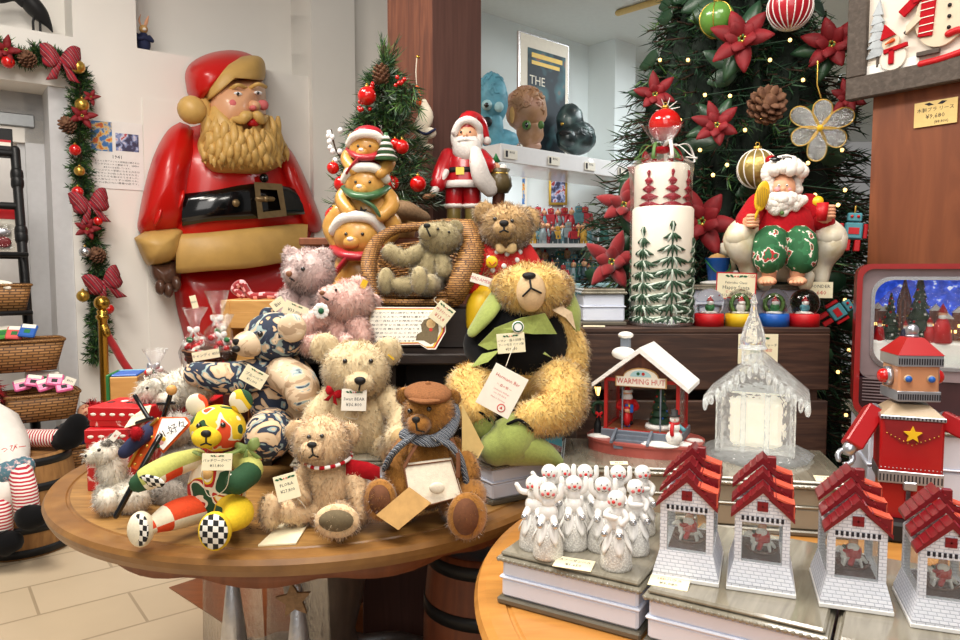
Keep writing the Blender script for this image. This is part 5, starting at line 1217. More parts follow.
# foliage helpers
def needles(b, p0, p1, L, n, mats, rg, spread=55, w=.0011, stem='bark', sr=.003, droop=0):
    """Twig from p0 to p1 with n flat needles in mats."""
    p0, p1 = V(p0), V(p1); d = (p1-p0); ln = d.length; d.normalize()
    if sr: b.tube([p0, p1], [sr, sr*.5], stem, seg=5, round_ends=False)
    u = d.orthogonal().normalized(); v = d.cross(u)
    for i in range(n):
        f = (i+rg.random())/n; a = rg.uniform(0, 2*PI); s_ = rad(spread*(1-.35*f)*rg.uniform(.7, 1.2))
        o = p0+d*(ln*f); dr = d*math.cos(s_)+(u*math.cos(a)+v*math.sin(a))*math.sin(s_)
        l = L*rg.uniform(.7, 1.2); e = o+dr*l+V((0, 0, -droop*l)); sd = dr.cross(V((rg.gauss(0, 1), rg.gauss(0, 1), rg.gauss(0, 1)))).normalized()*w
        b.add([o-sd, o+sd, o+dr*l*.6+sd*.9, e, o+dr*l*.6-sd*.9], [(0, 1, 2, 4), (4, 2, 3)], mats[rg.randrange(len(mats))], True)
def ball_ornament(name, label, c, r, m, group=None, cat='ornament', band=None):
    t = thing(name, label, cat, c, group=group); b = B(); b.ell((0, 0, 0), r, m, seg=24, rings=16); bo = b.build('ball', t)
    if band: band(bo, r)
    b = B(); b.lathe([(r*.22, r*.96), (r*.22, r*1.15), (r*.1, r*1.18)], 'gold', seg=12); b.tube([(r*.1*math.cos(a), 0, r*1.27+r*.1*math.sin(a)) for a in np.linspace(0, 2*PI, 10)[:-1]], r*.025, 'gold', closed=True, seg=5); b.build('cap', t)
    return t
def petal(b, M, L, W, m, cup=.15, fold=.12, n=6):
    g = []
    for i in range(n+1):
        f = i/n; wd = W*math.sin(PI*min(1, f*.92+.06))**.8*(1-.25*f); z = cup*L*math.sin(f*2.2)
        g.append([(f*L, -wd, z-fold*wd), (f*L, 0, z+fold*wd), (f*L, wd, z-fold*wd)])
    b.sheet(g, m, th=.0006, M=M)
def poinsettia(label, c, r, n=6, nrm=(0, -1, .2), m='leaf_red', group=None, seed=1, leaves=0):
    t = thing('poinsettia', label, 'flower', c, group=group); rg = random.Random(seed); nv = V(nrm).normalized(); x = nv.orthogonal().normalized(); F0 = frame((0, 0, 0), x, nv.cross(x))
    for ring, (nn, ll, el) in enumerate(((n, 1.0, 8), (max(3, n-1), .62, 28))):
        for i in range(nn):
            b = B(); petal(b, F0 @ R('Z', 360*i/nn+ring*30+rg.uniform(-12, 12)) @ R('Y', -el+rg.uniform(-8, 8)), r*ll*rg.uniform(.85, 1.1), r*.27, m); b.build('petal', t)
    for i in range(leaves):
        b = B(); petal(b, F0 @ R('Z', rg.uniform(0, 360)) @ R('Y', 6) @ T(0, 0, -r*.1), r*1.25, r*.3, 'leaf_dark'); b.build('leaf', t)
    b = B()
    for i in range(7): a = 2*PI*i/7; b.ell(F0 @ V((r*.09*math.cos(a), r*.09*math.sin(a), r*.1)), r*.055, 'gold' if i % 2 else 'needle_light', seg=8, rings=6)
    b.build('stamens', t); return t
def pine_cone(label, c, r, h, rot=Matrix(), group=None):
    b = B(); M = T(*c) @ rot
    b.lathe([(0, -h/2), (r*.5, -h*.4), (r*.55, 0), (r*.3, h*.4), (0, h/2)], 'cone_brown', M, seg=12)
    for i in range(46):
        f = i/46; a = i*2.399; z = -h*.45+h*.9*f; q = r*(.55+.45*math.sin(PI*min(1, f*.8+.2)))*.75
        b.ell((q*math.cos(a), q*math.sin(a), z), (r*.3, r*.24, r*.09), 'cone_brown', None, seg=7, rings=5) if False else b.add(*_ball(1, 7, 5), 'cone_brown', True, M @ T(q*math.cos(a), q*math.sin(a), z) @ R('Z', math.degrees(a)) @ R('Y', -35) @ S(r*.32, r*.22, r*.08))
    o = b.build('pine_cone'); tag(o, label, 'pine cone', group); return o
# small Christmas tree on the cabinet
w = Px(386, 236, 2.79); bx, by_ = w.o.x, w.o.y
tr = thing('christmas_tree', 'small green Christmas tree with pine cones and burlap base on the cabinet', 'tree', (bx, by_, CBZ))
b = B(); b.tube([(0, 0, .06), (0, 0, .72)], [.018, .008], 'bark'); b.build('trunk', tr)
rg = random.Random(4); b = B(); ft = B()
Hh = (238-56)*2.79/F
for i in range(330):
    f = rg.random()**1.15; z = .14+(Hh-.18)*f; R0 = (1-f)**.85*.2+.025; a = rg.uniform(0, 2*PI); r1 = R0*rg.uniform(.75, 1.05)
    d = V((math.cos(a), math.sin(a), 0)); p1 = d*r1+V((0, 0, z-.02+rg.uniform(-.02, .05))); p0 = d*r1*.25+V((0, 0, z))
    mm = ['needle', 'needle', 'needle_light'] if rg.random() > .22 else ['needle_frost', 'needle']
    needles(b, p0, p1, .045, 34, mm, rg, w=.0016)
for k_ in range(7): needles(b, (0, 0, Hh-.10), (rg.uniform(-.03, .05), rg.uniform(-.03, .03), Hh+rg.uniform(-.02, .03)), .05, 26, ['needle_light', 'needle'], rg, w=.0018, spread=35)
for k_ in range(9): q = P(408+rg.uniform(-8, 8), 95+rg.uniform(-10, 10), 2.66)-V((bx, by_, CBZ)); needles(b, q+V((-.02, .06, .04)), q+V((rg.uniform(-.05, .05), -.03, rg.uniform(-.06, .02))), .06, 30, ['needle_light', 'needle'], rg, w=.002, spread=40)
b.build('foliage', tr)
b = B(); b.lathe([(0, 0), (.10, 0), (.115, .05), (.09, .11), (.04, .14), (.06, .17), (.05, .172), (.03, .14), (0, .14)], 'kraft', seg=30, fn=lambda a, q, z: q*(1+.06*math.sin(7*a)+.05*math.sin(13*a+z*30))); b.build('burlap_base', tr)
mat('burlap', '#8d7154', .95, var=.2, scale=120, bump=.6, bscale=300)
b = B(); b.tube([P(385, 214, 2.66)-V((bx, by_, CBZ)), P(402, 210, 2.63)-V((bx, by_, CBZ)), P(420, 216, 2.66)-V((bx, by_, CBZ))], [.05, .06, .04], 'burlap', sub=5, flat=.6); b.build('burlap_wrap', tr)
TY = 2.66
def tpx(x, y, yy=TY): return P(x, y, yy)
pine_cone('brown pine cone near the top of the small Christmas tree', tpx(381, 74, 2.72), .035, .07)
for x, y, r, lab in ((367, 96, 9, 'red snowman-like double bauble high on the left of the small tree'), (395, 144, 5.5, 'small red bauble at the right edge of the small tree near the walnut pillar'), (402, 147, 7, 'patterned orange-red bauble in the right middle of the small tree'), (392, 183, 7, 'glossy dark red bauble beside the stacked bear totem'), (418, 184, 8, 'flat-topped red bauble at the lower right of the small tree'), (333, 168, 6, 'red and gold bauble at the left edge of the small tree'), (342, 184, 8, 'dark red bauble at lower left of the small tree'), (334, 216, 9, 'red bauble beside the raised arms of the lowest totem bear')):
    ball_ornament('bauble', lab, tpx(x, y, TY-.02), r*TY/F, 'red_gloss', 'baubles on the small tree')
for x, y, lab in ((371, 85, 'crimson berry sprig below the pine cone on the small tree'), (399, 82, 'crimson berry sprig right of the pine cone on the small tree'), (364, 105, 'crimson berry cluster left of the totem bear hat on the small tree')):
    b = B()
    for i in range(7): b.ell(tpx(x, y, TY-.01)+V((rg.uniform(-.02, .02), rg.uniform(-.01, .01), rg.uniform(-.02, .02))), .008, 'red_gloss', seg=8, rings=6)
    tag(b.build('berry_sprig'), lab, 'berries', 'berry sprigs on the small tree')
b = B()
for i in range(10): b.ell(tpx(333+rg.uniform(-6, 8), 148+rg.uniform(-18, 16), TY), .011, 'white_gloss', seg=8, rings=6)
b.tube([tpx(331, 130), tpx(336, 150), tpx(345, 162)], .003, 'bark', sub=4); tag(b.build('berry_sprig'), 'white berry sprig at the left edge of the small tree', 'berries')
# garland round the doorway
def gw(px, py, n=.07): t_, z = onwall(px, py, n); return WP(t_, n, z)
gp = [(-14, 50), (0, 51), (22, 56), (45, 57), (66, 64), (80, 84), (79, 112), (80, 140), (80, 170), (84, 198), (92, 226), (95, 255), (98, 285), (97, 312), (99, 338), (95, 358)]
path = catmull([gw(*p) for p in gp], 9)
ga = thing('garland', 'evergreen Christmas garland framing the white doorway', 'garland', path[0]); o0 = path[0]
b = B(); b.tube([p-o0 for p in path], .012, 'bark', seg=6); b.build('stem', ga)
rg = random.Random(11); b = B()
for i in range(len(path)-1):
    for k in range(5):
        p = path[i].lerp(path[i+1], rg.random())-o0; d = V((rg.gauss(0, 1), rg.gauss(0, 1), rg.gauss(0, 1))); d -= N3*d.dot(N3)*.4
        if d.dot(N3) < -.1: d += N3*(-d.dot(N3)+.1)
        d = d.normalized(); needles(b, p, p+d*rg.uniform(.035, .075), .036, 20, ['needle', 'needle', 'needle_light'], rg, w=.0028, sr=.003)
b.build('foliage', ga)
for x, y, r, m, lab in ((8, 62, 6, 'red_gloss', 'red ball on the doorway garland at the far left of the lintel'), (78, 67, 6.5, 'gold', 'gold ball at the upper right corner of the doorway garland'), (82, 105, 6.5, 'gold', 'gold ball on the garland just above the red poinsettia'),
    (75, 150, 5.5, 'red_gloss', 'red ball on the garland left of the 1941 poster'), (79.5, 171, 5, 'gold', 'gold ball on the garland beside the bottom half of the 1941 poster'), (77.5, 192, 5.5, 'red_gloss', 'red ball on the garland just above the middle tartan bow'), (98, 221, 4.5, 'red_gloss', 'small red ball on the garland just below the middle tartan bow'),
    (85, 252, 5.5, 'silver', 'pale champagne ball on the garland between the two lower tartan bows'), (83, 296, 6, 'gold', 'gold ball on the garland level with the lowest tartan bow'), (109, 309, 5, 'red_gloss', 'small red ball on the garland right of the brass stanchion ball')):
    c = gw(x, y, .15); ball_ornament('bauble', lab, c, r*c.y/F, m, 'balls on the doorway garland')
for x, y, s_, lab in ((61, 60, .10, 'tartan ribbon bow at the corner of the doorway garland'), (90, 204, .10, 'tartan ribbon bow halfway down the doorway garland'), (104, 283, .10, 'lowest tartan ribbon bow on the doorway garland')):
    b = B(); m = WMat(0, 0, 0) @ Matrix(((1, 0, 0, 0), (0, 0, 1, 0), (0, -1, 0, 0), (0, 0, 0, 1))); m.translation = gw(x, y, .16); bow(b, m @ R('Y', rg.uniform(-25, 25)), s_*1.05, 'tartan', loops=4); tag(b.build('ribbon_bow'), lab, 'bow', 'tartan bows on the garland')
for x, y, r, lab in ((6, 50, .08, 'red poinsettia on the lintel garland at the far left'), (91, 97, .05, 'small red poinsettia high on the right side of the garland'), (82, 116, .08, 'red poinsettia on the garland beside the 1941 poster top'), (87, 229, .075, 'red poinsettia on the garland below the middle tartan bow')):
    poinsettia(lab, gw(x, y, .15), r, 5, N3, group='poinsettias on the garland', seed=x)
for x, y, lab in ((27, 59, 'pine cone on the lintel garland left of the tartan bow'), (67, 125, 'pine cone on the garland level with the top of the 1941 poster'), (97, 255, 'pine cone on the garland between the two lower tartan bows')):
    pine_cone(lab, gw(x, y, .14), .05, .08, R('X', 60) @ R('Z', 30), 'pine cones on the garland')
# poster 1941
q = [gw(90, 119, .004), gw(143, 122, .004), gw(143, 190, .004), gw(91, 188, .004)]
wd = (q[1]-q[0]).length; ht = (q[0]-q[3]).length; po = thing('poster', 'white paper notice headed 1941 with two colour pictures on the wall', 'poster', (q[0]+q[2])/2)
Mp = frame((0, 0, 0), U3, (0, 0, 1), N3)
b = B(); b.box(wd, ht, .004, 'white', Mp); b.build('sheet', po)
ramp_mat('pic_blue', [(0, '#1e4f9a'), (.48, '#3f78b8'), (.54, '#d9c9a5'), (.58, '#e6b23c'), (.62, '#d8672c'), (1, '#274a86')], 'noise', 22, .6, detail=4)
ramp_mat('pic_dark', [(0, '#2a2330'), (.42, '#3c3a5a'), (.5, '#8f9ecb'), (.56, '#dcd8e2'), (.6, '#b84048'), (1, '#2a2c45')], 'noise', 24, .6, detail=4)
b = B(); b.box(wd*.39, ht*.43, .003, 'pic_blue', Mp @ T(-wd*.28, ht*.26, .002)); b.build('picture', po); b = B(); b.box(wd*.44, ht*.26, .003, 'pic_dark', Mp @ T(wd*.2, ht*.2, .002)); b.build('picture', po)
b = B(); b.text('1941', ht*.075, 'ink', Mp @ T(.0, -ht*.03, .0026))
for i, s_ in enumerate(('１９４１年アメリカの百貨店に飾られた', 'サンタクロースの看板です。当時の', '姿をそのまま残しています。', 'クリスマスの季節になると大きな', '光るサンタが町の人々をむかえ、', 'こどもたちを喜ばせてきました。', '木の型から一つずつ成形され、', '今では数少ない貴重な品です。')):
    v_, f_ = text_geo(s_); ww = max(p.x for p in v_)-min(p.x for p in v_); b.text(s_, 1, 'ink', Mp @ T(0, -ht*(.1+.045*i), .0026) @ S(wd*.84/ww*(.6 if i == 2 else 1), ht*.03, 1))
b.build('lettering', po)
# rabbit on the ledge, bird in the niche
c = onwall(143, 48, -.12); rb_ = thing('rabbit_figurine', 'tiny rabbit figurine in blue jacket standing on the high wall ledge', 'figurine', WP(c[0], -.10, zR), 37)
b = B(); b.lathe([(0, 0), (.035, 0), (.035, .012), (0, .012)], 'kraft', seg=14); b.build('base', rb_)
b = B(); b.lathe([(0, .01), (.03, .01), (.042, .05), (.04, .09), (.022, .125), (0, .13)], 'navy', seg=16); b.tube([(-.035, 0, .11), (-.045, -.03, .08), (-.01, -.045, .085)], .012, 'navy', sub=3); b.tube([(.035, 0, .11), (.045, -.03, .08), (.01, -.045, .085)], .012, 'navy', sub=3); b.build('jacket', rb_)
b = B(); b.ell((0, -.008, .15), (.026, .03, .026), 'kraft'); b.ell((0, -.034, .143), (.012, .01, .01), 'paper'); h_ = b.build('head', rb_)
for s_ in (-1, 1): b = B(); b.tube([(s_*.012, 0, .17), (s_*.022, 0, .205), (s_*.034 if s_ > 0 else s_*.012, 0, .24)], [.008, .01, .003], 'skin', sub=3, flat=.5); b.build('ear', h_)
c = P(38, 20, 4.25); bd = thing('bird_statue', 'dark long-legged bird statue in the wall niche above the door', 'statue', WP(onwall(38, 28, -.16)[0], -.15, zN))
def bq(px, py): t_, z = onwall(px, py, -.15); return WP(t_, -.15, z)-bd.location
b = B(); b.tube([bq(20, -8), bq(30, 3), bq(40, 14), bq(48, 24), bq(52, 31)], [.03, .07, .065, .03, .008], 'black', sub=5, flat=.7); b.build('body', bd)
b = B(); b.tube([bq(24, 0), bq(14, -4), bq(0, -3), bq(-10, 0)], [.045, .03, .035, .02], 'black', sub=5); b.build('neck', bd)
for x0, x1 in ((35, 33), (38, 40)): b = B(); b.tube([bq(x0, 13), bq(x1, 22), V((bq(x1, 22).x, bq(x1, 22).y, .004))], .008, 'black', seg=6); b.build('leg', bd)

# brass stanchion with red rope
c = P(102, 306, 4.0); sx_, sy_ = c.x, c.y; stn = thing('stanchion', 'brass stanchion post with ball top below the end of the garland', 'stanchion', (sx_, sy_, 0))
b = B(); b.lathe([(0, 0), (.16, 0), (.16, .02), (.03, .05), (.02, .06), (0, .06)], 'brass', seg=32); b.build('base', stn)
b = B(); b.lathe([(0, .05), (.024, .05), (.024, 1.02), (.034, 1.03), (.034, 1.045), (.024, 1.05), (.03, 1.07), (.018, 1.08), (0, 1.08)], 'brass', seg=24); b.build('post', stn)
b = B(); b.ell((0, 0, 1.115), .042, 'brass', seg=24, rings=16); b.build('ball', stn)
o = B(); o.tube([P(105, 331, 4.0), P(114, 346, 4.05), P(126, 366, 4.1), P(142, 384, 4.15), P(165, 397, 4.2)], .022, 'rope_red', sub=5); rp = tag(o.build('barrier_rope'), 'thick red velvet barrier rope hooked to the brass stanchion', 'rope')
b = B(); b.tube([P(103, 326, 4.0), P(106, 333, 4.0)], .026, 'brass'); b.build('hook', rp)

# black rack with baskets
rk = thing('display_rack', 'black tubular metal rack holding wicker baskets by the white door', 'rack', P(20, 462, 3.75)*1); ro = rk.location.copy()
rk.location.z = 0; ro.z = 0
dl = -U3*.75
f0, f1 = P(15, 150, 3.95), P(38, 458, 3.7); f1b = f1.copy(); f1b.z = .0
b = B(); b.tube([f0-ro, f1-ro, f1+(f1-f0)*(-f1.z/(f1.z-f0.z))-ro], .024, 'black_metal', seg=12)
for y in (176, 184, 234, 240): b.tube([f0.lerp(f1, (y-150)/308)-ro-V((0, 0, .012)), f0.lerp(f1, (y-150)/308)-ro+V((0, 0, .012))], .031, 'black_metal', seg=12)
b.build('upright', rk)
b = B(); b.tube([f0+dl-ro, f1+dl+(f1-f0)*(-f1.z/(f1.z-f0.z))-ro], .024, 'black_metal', seg=12); b.build('upright', rk)
for y in (154, 208, 258, 313, 358, 404, 440):
    a = f0.lerp(f1, (y-150)/308); b = B(); b.tube([a-ro, a+dl-ro], .02, 'black_metal', seg=10); b.build('crossbar', rk)
    if y >= 258:
        b = B(); bb_ = a+N3*.26
        b.tube([a-ro, bb_-ro, bb_+dl-ro], .012, 'black_metal', seg=8); b.box(.7, .24, .008, 'black_metal', frame(a+dl*.5+N3*.13-ro+V((0, 0, .006)), U3, -N3)); b.build('shelf', rk)
b = B(); q = P(60, 452, 3.68); q.z = 0
b.tube([V((f1.x, f1.y, .2))-ro, V((f1.x, f1.y, .05))+N3*.3-ro, V((f1.x, f1.y, .02))+N3*.34-ro], .02, 'black_metal'); b.build('foot', rk)
def basket(label, px, py, y, w_, d, h, cat='basket'):
    c = P(px, py, y); t = thing('basket', label, cat, c, 37, 'wicker baskets on the black rack')
    def rect(sx, sy, z, r=.03): return [V((sx*math.copysign(abs(math.cos(a))**.35, math.cos(a)), sy*math.copysign(abs(math.sin(a))**.35, math.sin(a)), z)) for a in np.linspace(0, 2*PI, 41)[:-1]]
    b = B(); g = []
    for sx, z in ((.0, 0), (.84, 0), (.92, h*.5), (1, h), (.97, h), (.82, .01), (0, .01)): g.append([*rect(w_/2*max(sx, .01), d/2*max(sx, .01), z)]); g[-1].append(g[-1][0])
    b.sheet(g, 'basket_weave'); b.build('body', t)
    b = B(); b.tube(rect(w_/2*.99, d/2*.99, h), .008, 'wicker', closed=True, seg=8); b.build('rim', t)
    return t
basket('small wicker basket on the upper shelf of the black rack', -10, 311, 3.62, .36, .22, .13)
basket('wide wicker basket of colourful packets on the middle shelf of the black rack', 5, 371, 3.55, .52, .24, .15)
basket('wicker basket full of pink packets on the lower shelf of the black rack', 41, 418, 3.56, .34, .24, .13)
basket('low wicker basket at the foot of the black rack behind the black shoe', 66, 467, 3.58, .34, .24, .12)
def packet(label, px, py, y, w_px, h_px, m, roll, tilt, cat='packet', group=None, name='packet', txt=None):
    k = y/F; t = B(); M = T(*P(px, py, y)) @ R('Z', 25) @ R('X', tilt) @ FRONT @ R('Z', roll)
    t.box(w_px*k, h_px*k, .018, m, M, .006); t.box(w_px*k*.8, h_px*k*.3, .002, 'paper', M @ T(0, h_px*k*.3, .0095)); t.box(w_px*k*.35, h_px*k*.3, .002, 'black' if m == 'pink_foil' else 'green', M @ T(0, -h_px*k*.12, .0095))
    if txt: t.text(txt, h_px*k*.2, 'ink', M @ T(0, h_px*k*.3, .0107))
    tag(t.build(name), label, cat, group)
mat('pink_foil', '#e96aa0', .3, var=.15, scale=40, bump=.4, bscale=60); mat('packet_green', '#4f9a3a', .4, var=.1); mat('packet_coral', '#df5a58', .4, var=.1); mat('packet_blue', '#2d5fb0', .35, var=.1)
G_ = 'packets in the wide basket'
packet('green packet at the left in the wide wicker basket', 3, 333, 3.55, 14, 17, 'packet_green', 8, -50, group=G_)
packet('coral and white packet in the wide wicker basket', 15, 333, 3.55, 15, 17, 'packet_coral', -6, -50, group=G_)
packet('blue bordered packet at the right in the wide wicker basket', 28, 331, 3.55, 15, 17, 'packet_blue', -10, -50, group=G_)
G_ = 'pink packets in the wicker basket'
for x, y, r_, lab in ((22, 385, 15, 'leftmost pink foil packet in the lower wicker basket'), (34, 381, -12, 'second pink foil packet from the left in the lower wicker basket'), (45, 385, 20, 'middle pink foil packet in the lower wicker basket'), (55, 380, -8, 'raised pink foil packet near the right end of the lower basket'), (64, 386, 10, 'rightmost pink foil packet in the lower wicker basket')):
    packet(lab, x, y, 3.52, 15, 13, 'pink_foil', r_, -40, group=G_)
pcard('white price card leaning in the basket of pink packets', 70, 381, 3.42, 10, 7, roll=-25, m='paper', holly=False, lines=[('¥330', .4, 0, 'ink')])
packet('white and black cloth bag behind the pink packets', 42, 377, 3.60, 30, 12, 'paper', -6, -20, cat='bag', name='cloth_bag')
packet('white paper tag lying on the small upper basket', 5, 285, 3.58, 12, 8, 'paper', -15, -30, cat='tag', name='paper_tag')
for x, y, lab, m in ((3, 232, 'carded toy pack with red header hanging at the left picture edge', 'silver_foil'), (-8, 232, 'carded toy pack partly cut off at the left picture edge', 'silver_foil')):
    c = P(x, y, 3.92); t = thing('toy_pack', lab, 'packet', c, 37); b = B(); b.box(.12, .006, .26, 'paper', bev=.002); b.build('card', t); b = B(); b.box(.122, .01, .06, 'red', T(0, 0, .1)); b.build('header', t)
    b = B(); b.box(.1, .03, .15, 'cello', T(0, -.018, -.03), .01); b.build('blister', t); b = B(); b.ell((0, -.018, .0), (.035, .012, .022), 'silver_foil'); b.ell((0, -.018, -.055), (.035, .012, .03), 'red_dark'); b.build('toy', t)
o = B(); o.box(.10, .012, .16, 'black', T(*P(2, 143, 4.0)) @ R('Z', 37), .002); o.box(.08, .002, .03, 'paper', T(*(P(2, 143, 4.0)+N3*.008)) @ R('Z', 37)); o.box(.08, .003, .012, 'red', T(*(P(2, 141, 4.0)+N3*.008)) @ R('Z', 37)); tag(o.build('hanging_sign'), 'small black sign with white and red lettering strip on the rack top', 'sign')

# rag dolls on the barrel
ramp_mat('stripe_leg', [(0, '#b8273a'), (.48, '#b8273a'), (.52, '#efe7de'), (1, '#efe7de')], 'wave', 22, .85, distort=0, detail=0, bands='Z')
ramp_mat('stripe_leg_x', [(0, '#b8273a'), (.48, '#b8273a'), (.52, '#efe7de'), (1, '#efe7de')], 'wave', 22, .85, distort=0, detail=0, bands='X')
ramp_mat('calico', [(0, '#3f6170'), (.5, '#557a88'), (.58, '#c9a9ab'), (.64, '#e6dfd6'), (1, '#496b7c')], 'noise', 45, .9, detail=2)
mat('white_cloth', '#e8e2da', .9, var=.05, bump=.3, bscale=40)
w = Px(0, 448, 3.22); dl_ = thing('rag_doll', 'rag doll in white apron with red striped legs seated on the oak barrel', 'doll', w.o)
b = B(); b.tube([w.p(-12, 432, .05), w.p(4, 452, .0), w.p(10, 470, -.08)], [.14, .11, .07], 'white_cloth', sub=4); b.text('はっぴー', .035, 'ink_red', frame(w.p(9, 449, -.125), V((1, .25, .1)), V((0, .2, 1)))); b.build('apron', dl_)
b = B(); b.tube([w.p(-14, 478, -.06), w.p(8, 472, -.10), w.p(24, 466, -.06)], [.07, .06, .045], 'calico', sub=5); b.build('skirt', dl_)
b = B(); b.tube([w.p(-10, 498, -.09), w.p(6, 492, -.10), w.p(20, 480, -.07)], [.09, .085, .06], 'white_cloth', sub=4); b.tube([w.p(10, 492, -.08), w.p(9, 512, -.1)], [.06, .035], 'white_cloth'); b.build('bloomers', dl_)
for q, sh in (([(20, 470, -.07), (24, 486, -.16), (27, 508, -.17)], [(27, 512, -.17), (30, 517, -.20), (38, 516, -.21)]), ([(-8, 488, -.07), (-1, 510, -.17), (0, 532, -.17)], [(0, 536, -.18), (4, 543, -.2), (12, 542, -.21)])):
    b = B(); b.tube([w.p(*p) for p in q], .05, 'stripe_leg', sub=4); l_ = b.build('leg', dl_); b = B(); b.tube([w.p(*p) for p in sh], [.048, .058, .046], 'black_velvet', sub=4); b.build('shoe', l_)
b = B(); b.ell(w.p(-24, 402, .1), (.10, .09, .10), 'canvas'); hd = b.build('head', dl_); b = B(); b.ell(w.p(-26, 397, .13), (.11, .09, .11), 'red_cloth'); b.fur(.04, 1200, 'red_cloth', 4); b.build('hair', hd)
w = Px(14, 440, 3.42); d2 = thing('rag_doll', 'second rag doll lying behind, its striped leg and black shoe pointing right', 'doll', w.o)
b = B(); b.tube([w.p(-10, 440, 0), w.p(12, 438, -.02), w.p(20, 438, -.03)], [.08, .065, .05], 'packet_blue', sub=4); b.build('trousers', d2)
b = B(); b.tube([w.p(18, 438, -.03), w.p(40, 438, -.05), w.p(60, 438, -.06)], .042, 'stripe_leg_x', sub=4); l_ = b.build('leg', d2); b = B(); b.tube([w.p(62, 440, -.06), w.p(70, 436, -.07), w.p(77, 424, -.07)], [.05, .062, .05], 'black_velvet', sub=4); b.build('shoe', l_)
w = Px(92, 424, 3.66); d3 = thing('rag_doll', 'small rag doll with fluffy red yarn hair at the foot of the rack', 'doll', w.o)
b = B(); b.ell(w.p(85, 412, -.03), (.035, .03, .04), 'skin'); hd = b.build('head', d3); b = B(); b.ell(w.p(95, 411), (.055, .045, .045), 'red_cloth'); b.fur(.03, 1500, 'red_cloth', 3, mats=['red_cloth', 'red']); b.build('hair', d3)
b = B(); b.tube([w.p(84, 420, 0), w.p(74, 428, .02), w.p(62, 436, .02)], [.035, .05, .055], 'calico', sub=4); b.tube([w.p(84, 424, .02), w.p(84, 440, .02)], [.03, .04], 'navy'); b.build('dress', d3)

# figurine Santa on the cabinet
mat('resin_red', '#b5121c', .3, coat=.4, var=.12, scale=30); mat('resin_white', '#e6ded8', .5, var=.06, scale=90, bump=.6, bscale=160); mat('resin_sack', '#5a4c30', .45, var=.15, scale=40, coat=.2); mat('resin_boot', '#6a5a2c', .35, coat=.3, var=.2, scale=30)
w = Px(464, 228, 2.80); sf = thing('santa_figurine', 'resin Santa figurine carrying an olive sack beside the small tree', 'figurine', (w.o.x, w.o.y, CBZ)); dz = w.o.z-CBZ; k = w.k
def q_(x, y, d=0): p = w.p(x, y, d); p.z += dz; return p
b = B(); b.box(.16, .11, dz-.002, 'walnut', T(0, 0, 0), .004, True); b.build('base', sf)
for s_ in (-1, 1):
    b = B(); b.tube([q_(463+s_*9, 208), q_(463+s_*9, 222)], [7.5*k, 7*k], 'resin_boot'); b.ell(q_(463+s_*10, 224, -.025), (8*k, 13*k, 4.5*k), 'resin_boot'); b.build('boot', sf)
    b = B(); b.tube([q_(463+s_*8, 186), q_(463+s_*9, 204)], [10*k, 9*k], 'resin_red'); tr_ = b.build('trouser_leg', sf); b = B(); b.ell(q_(463+s_*9, 206), (10*k, 10*k, 4*k), 'resin_white'); b.build('cuff', tr_)
b = B(); b.lathe([(0, 0), (20*k, 0), (21*k, 4*k), (19*k, 14*k), (17*k, 26*k), (12*k, 36*k), (0, 40*k)], 'resin_red', T(*q_(464, 188)) @ S(1, .85, 1), seg=28, fn=lambda a, q, z: q*(1+.03*math.sin(9*a))); co_ = b.build('coat', sf)
b = B(); b.lathe([(20*k, 0), (23*k, 3*k), (20.5*k, 7*k)], 'resin_white', T(*q_(464, 189)) @ S(1, .88, 1), seg=28, caps=False); b.build('coat_hem', co_)
b = B(); b.lathe([(18.5*k, 0), (19.4*k, 0), (18.4*k, 5*k), (17.6*k, 5*k)], 'black', T(*q_(464, 174)) @ S(1, .88, 1), seg=28, caps=False); b.build('belt', co_); b = B(); b.box(8*k, 3*k, 7*k, 'gold', T(*q_(460, 171, -.062))); b.build('buckle', co_)
b = B(); b.tube([q_(448, 156, 0), q_(442, 170, -.03), q_(438, 184, -.05)], [8*k, 8*k, 8*k], 'resin_red', sub=4); a_ = b.build('arm', sf); b = B(); b.tube([q_(446, 172, -.055), q_(434, 192, -.065)], [3.2*k, 4*k], 'resin_white'); b.ell(q_(430, 195, -.065), (8*k, 5*k, 3*k), 'skin', R('Y', -20)); b.build('mitten', a_)
b = B(); b.tube([q_(480, 156, 0), q_(488, 166, -.03), q_(478, 166, -.075)], [8*k, 8*k, 7*k], 'resin_red', sub=4); a_ = b.build('arm', sf); b = B(); b.ell(q_(474, 163, -.09), (5*k, 4*k, 5*k), 'skin'); b.build('hand', a_)
b = B(); b.tube([q_(476, 152, -.07), q_(478, 164, -.085), q_(482, 178, -.075), q_(490, 188, -.05)], [6*k, 9*k, 10*k, 9*k], 'resin_white', sub=5, flat=.6); b.build('fur_stole', sf)
b = B(); b.ell(q_(467, 136, -.02), (11*k, 11*k, 12*k), 'skin'); b.ell(q_(465, 135, -.02-11*k), (2.6*k, 2.5*k, 2.2*k), 'skin'); hd = b.build('head', sf)
for x in (461, 470): b = B(); b.ell(q_(x, 132, -.02-10*k), 1.2*k, 'eye_black', seg=8, rings=6); b.build('eye', hd)
b = B(); b.ell(q_(467, 148, -.03), (14.5*k, 11*k, 15*k), 'resin_white', fn=lambda u: 1+.06*math.sin(u.x*16)*math.cos(u.z*9))
for s_ in (-1, 1): b.tube([q_(466, 139, -.02-12*k), q_(466+s_*7, 140.5, -.02-11*k)], [2.4*k, 1.4*k], 'resin_white'); b.ell(q_(467+s_*12, 138, -.015), (4.5*k, 6*k, 10*k), 'resin_white')
b.build('beard', hd)
